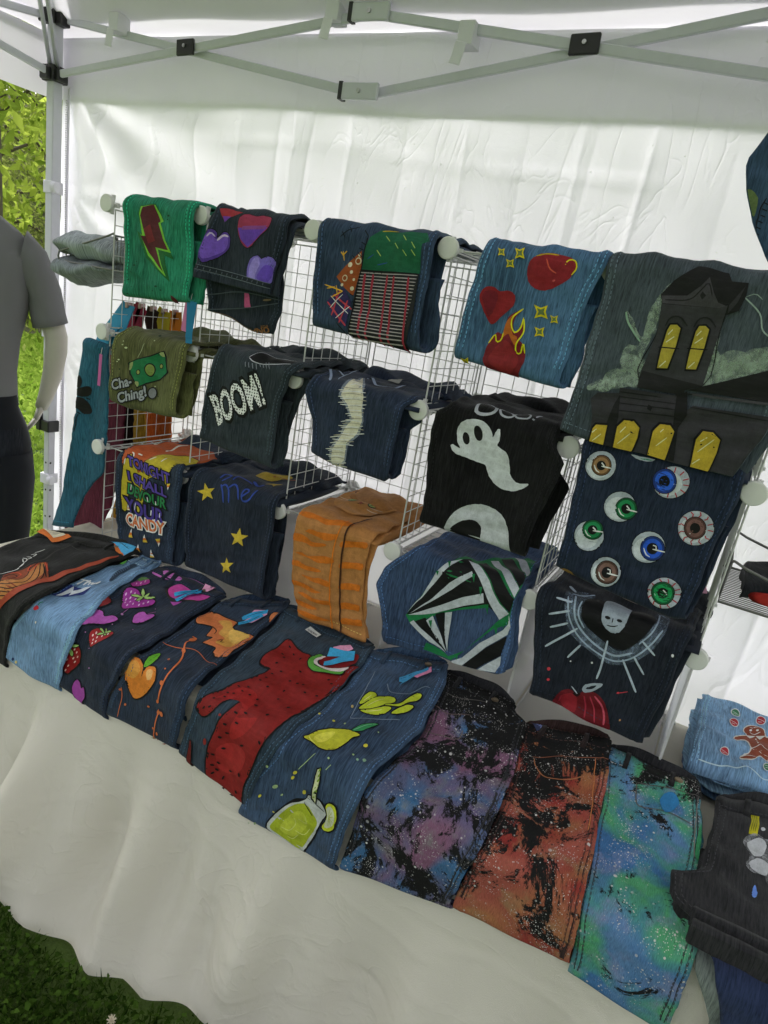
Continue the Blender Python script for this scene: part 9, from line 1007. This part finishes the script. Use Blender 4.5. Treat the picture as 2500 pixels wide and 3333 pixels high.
e = roll('jeans', [((1.945, .22, 1.318), Yv*.09, Z*.012), ((1.965, .22, 1.335), Yv*.11, Z*.032), ((2.05, .22, 1.345), Yv*.12, Z*.038), ((2.13, .22, 1.34), Yv*.11, Z*.03)], '33485f', 'rolled blue jeans with red and white candy prints lying on the charcoal pair', 8)
for k, (dx, dz) in enumerate(((.0, .022), (.03, -.004), (.06, .026), (.075, -.012), (.015, -.02))):
    c = Vector((1.985+dx, .105+abs(dz)*.5, 1.34+dz)); MB().loft([(c, X*.016, Z*.007), (c+Vector((0, -.003, 0)), X*.010, Z*.004)], 12).build('painted_sweet', paint('a8333c' if k % 2 else 'b8a898'), e, True)
# gingerbread stack: the folded layers under the top pair
e, g = BUILT['ginger']
for k, (z0, hz, dx, hx) in enumerate(((.765, .018, .01, '3d5878'), (.800, .016, -.012, '6a8aa8'), (.834, .016, -.02, '587894'))):
    roll('x', [((1.90+dx+k*.012, .24, z0), Yv*.15, Z*.004), ((1.915+dx+k*.012, .24, z0), Yv*.17, Z*hz), ((2.10, .23, z0), Yv*.18, Z*hz), ((2.30, .23, z0), Yv*.18, Z*hz)], hx, '', 20+k, parent=e)
e, g = BUILT['cloud']
roll('x', [((1.945, -.25, .79), Yv*.05, Z*.006), ((1.965, -.26, .79), Yv*.10, Z*.022), ((2.05, -.26, .785), Yv*.12, Z*.022), ((2.3, -.24, .78), Yv*.12, Z*.02)], '17171a', '', 31, parent=e)
# ------------------------------------------------------------------ straps, clips and loose tags
def ribbon3(name, pts, wd, th, m, parent, up=Yv):
    b = MB(); rs = []
    for i, p in enumerate(pts):
        p = Vector(p); d = (Vector(pts[min(i+1, len(pts)-1)])-Vector(pts[max(i-1, 0)])).normalized(); s_ = d.cross(up).normalized(); rs.append((p, s_*wd/2, s_.cross(d)*th/2))
    b.loft(rs, 10); return b.build(name, m, parent, True)
CL = {'tealpants': ('2c7a9a', [[(-.012, .09, 1.575), (-.03, .07, 1.53), (-.045, .03, 1.47), (-.05, .01, 1.42)], [(-.012, .09, 1.575), (-.015, .06, 1.50), (-.02, .02, 1.42)]]),
      'maroonpants': ('7a1c30', [[(-.02, .15, 1.575), (-.06, .15, 1.50), (-.07, .15, 1.42), (-.10, .155, 1.40)], [(-.03, .15, 1.575), (-.04, .15, 1.50), (.0-.02, .15, 1.45), (-.05, .155, 1.40)]]),
      'brownpants': ('2a1a16', [[(-.02, .20, 1.57), (-.03, .20, 1.53), (-.01, .20, 1.47), (-.06, .2, 1.41)]]),
      'yellowpants': ('d89a14', [[(-.02, .25, 1.565), (-.06, .25, 1.50), (-.09, .25, 1.42)], [(-.02, .25, 1.565), (-.02, .25, 1.50), (-.04, .25, 1.42)]]),
      'orangepants': ('e8680e', [[(-.02, .30, 1.565), (-.03, .30, 1.49), (-.06, .30, 1.41)], [(-.02, .30, 1.565), (-.008, .30, 1.50), (-.02, .3, 1.41)]])}
M_clip = plain('rose_clip', (.42, .28, .28), .3, .4)
for k, (key, (hx, paths)) in enumerate(CL.items()):
    e, g = BUILT[key]
    for p in paths: ribbon3('waist_tie', p, .058, .007, denim(hx), e)
    q = Vector(paths[0][0]); cl = empty('binder_clip', q, ['small pink clip holding the teal trousers to the wire panel', 'small pink clip holding the maroon trousers to the wire panel', 'small pink clip holding the brown trousers to the wire panel', 'small pink clip holding the yellow trousers to the wire panel', 'small pink clip holding the orange trousers to the wire panel'][k], 'clip', 'clips along the wire panel')
    MB().box(q, (.012, .024, .018)).build('clip_body', M_clip, cl, bevel=.002)
    for s in (-1, 1): MB().tube([q+Vector((s*.004, -.008, .008)), q+Vector((s*.008, -.007, .028)), q+Vector((s*.008, .0, .034)), q+Vector((s*.008, .007, .028)), q+Vector((s*.004, .008, .008))], .0009, 5).build('clip_handle', M_steel, cl, True)
def loose_tag(lab, top, cards, cat='price tag'):
    e = empty('price_tag', top, lab, cat); t = Vector(top)
    MB().tube([t, t+Vector((0, -.004, -.02))], .0007, 5).build('string', M_white, e)
    for k, (hx, dx, L, wd, rot) in enumerate(cards):
        c = t+Vector((dx, -.006-.003*k, -.02-L/2)); b = MB().box(c, (wd, .0008, L), Matrix.Rotation(rot, 3, 'Y') @ Matrix.Rotation(.25*k, 3, 'Z')); b.build('card', paint(hx), e)
loose_tag('blue and pink paper tags hanging on the wire post beside the olive jeans', (.375, -.035, 1.655), [('b06a90', -.012, .085, .02, .12), ('2a6f98', .006, .115, .020, -.05), ('2a6f98', .014, .10, .018, .1)])
loose_tag('dark blue paper tags dangling behind the green jeans', (.372, .06, 1.83), [('2a4a78', .0, .06, .03, .1), ('5a8ab0', .02, .05, .025, .3)])
loose_tag('narrow pink paper tag hanging beside the teal trousers', (.0, -.016, 1.44), [('b05a90', .0, .10, .012, .05)])
e, g = BUILT['hung']; MB().tube([(1.95, .115, 2.41), (1.95, .3, 2.45), (1.955, .575, 2.40)], .004, 6).build('hanging_cord', M_white, e, True)
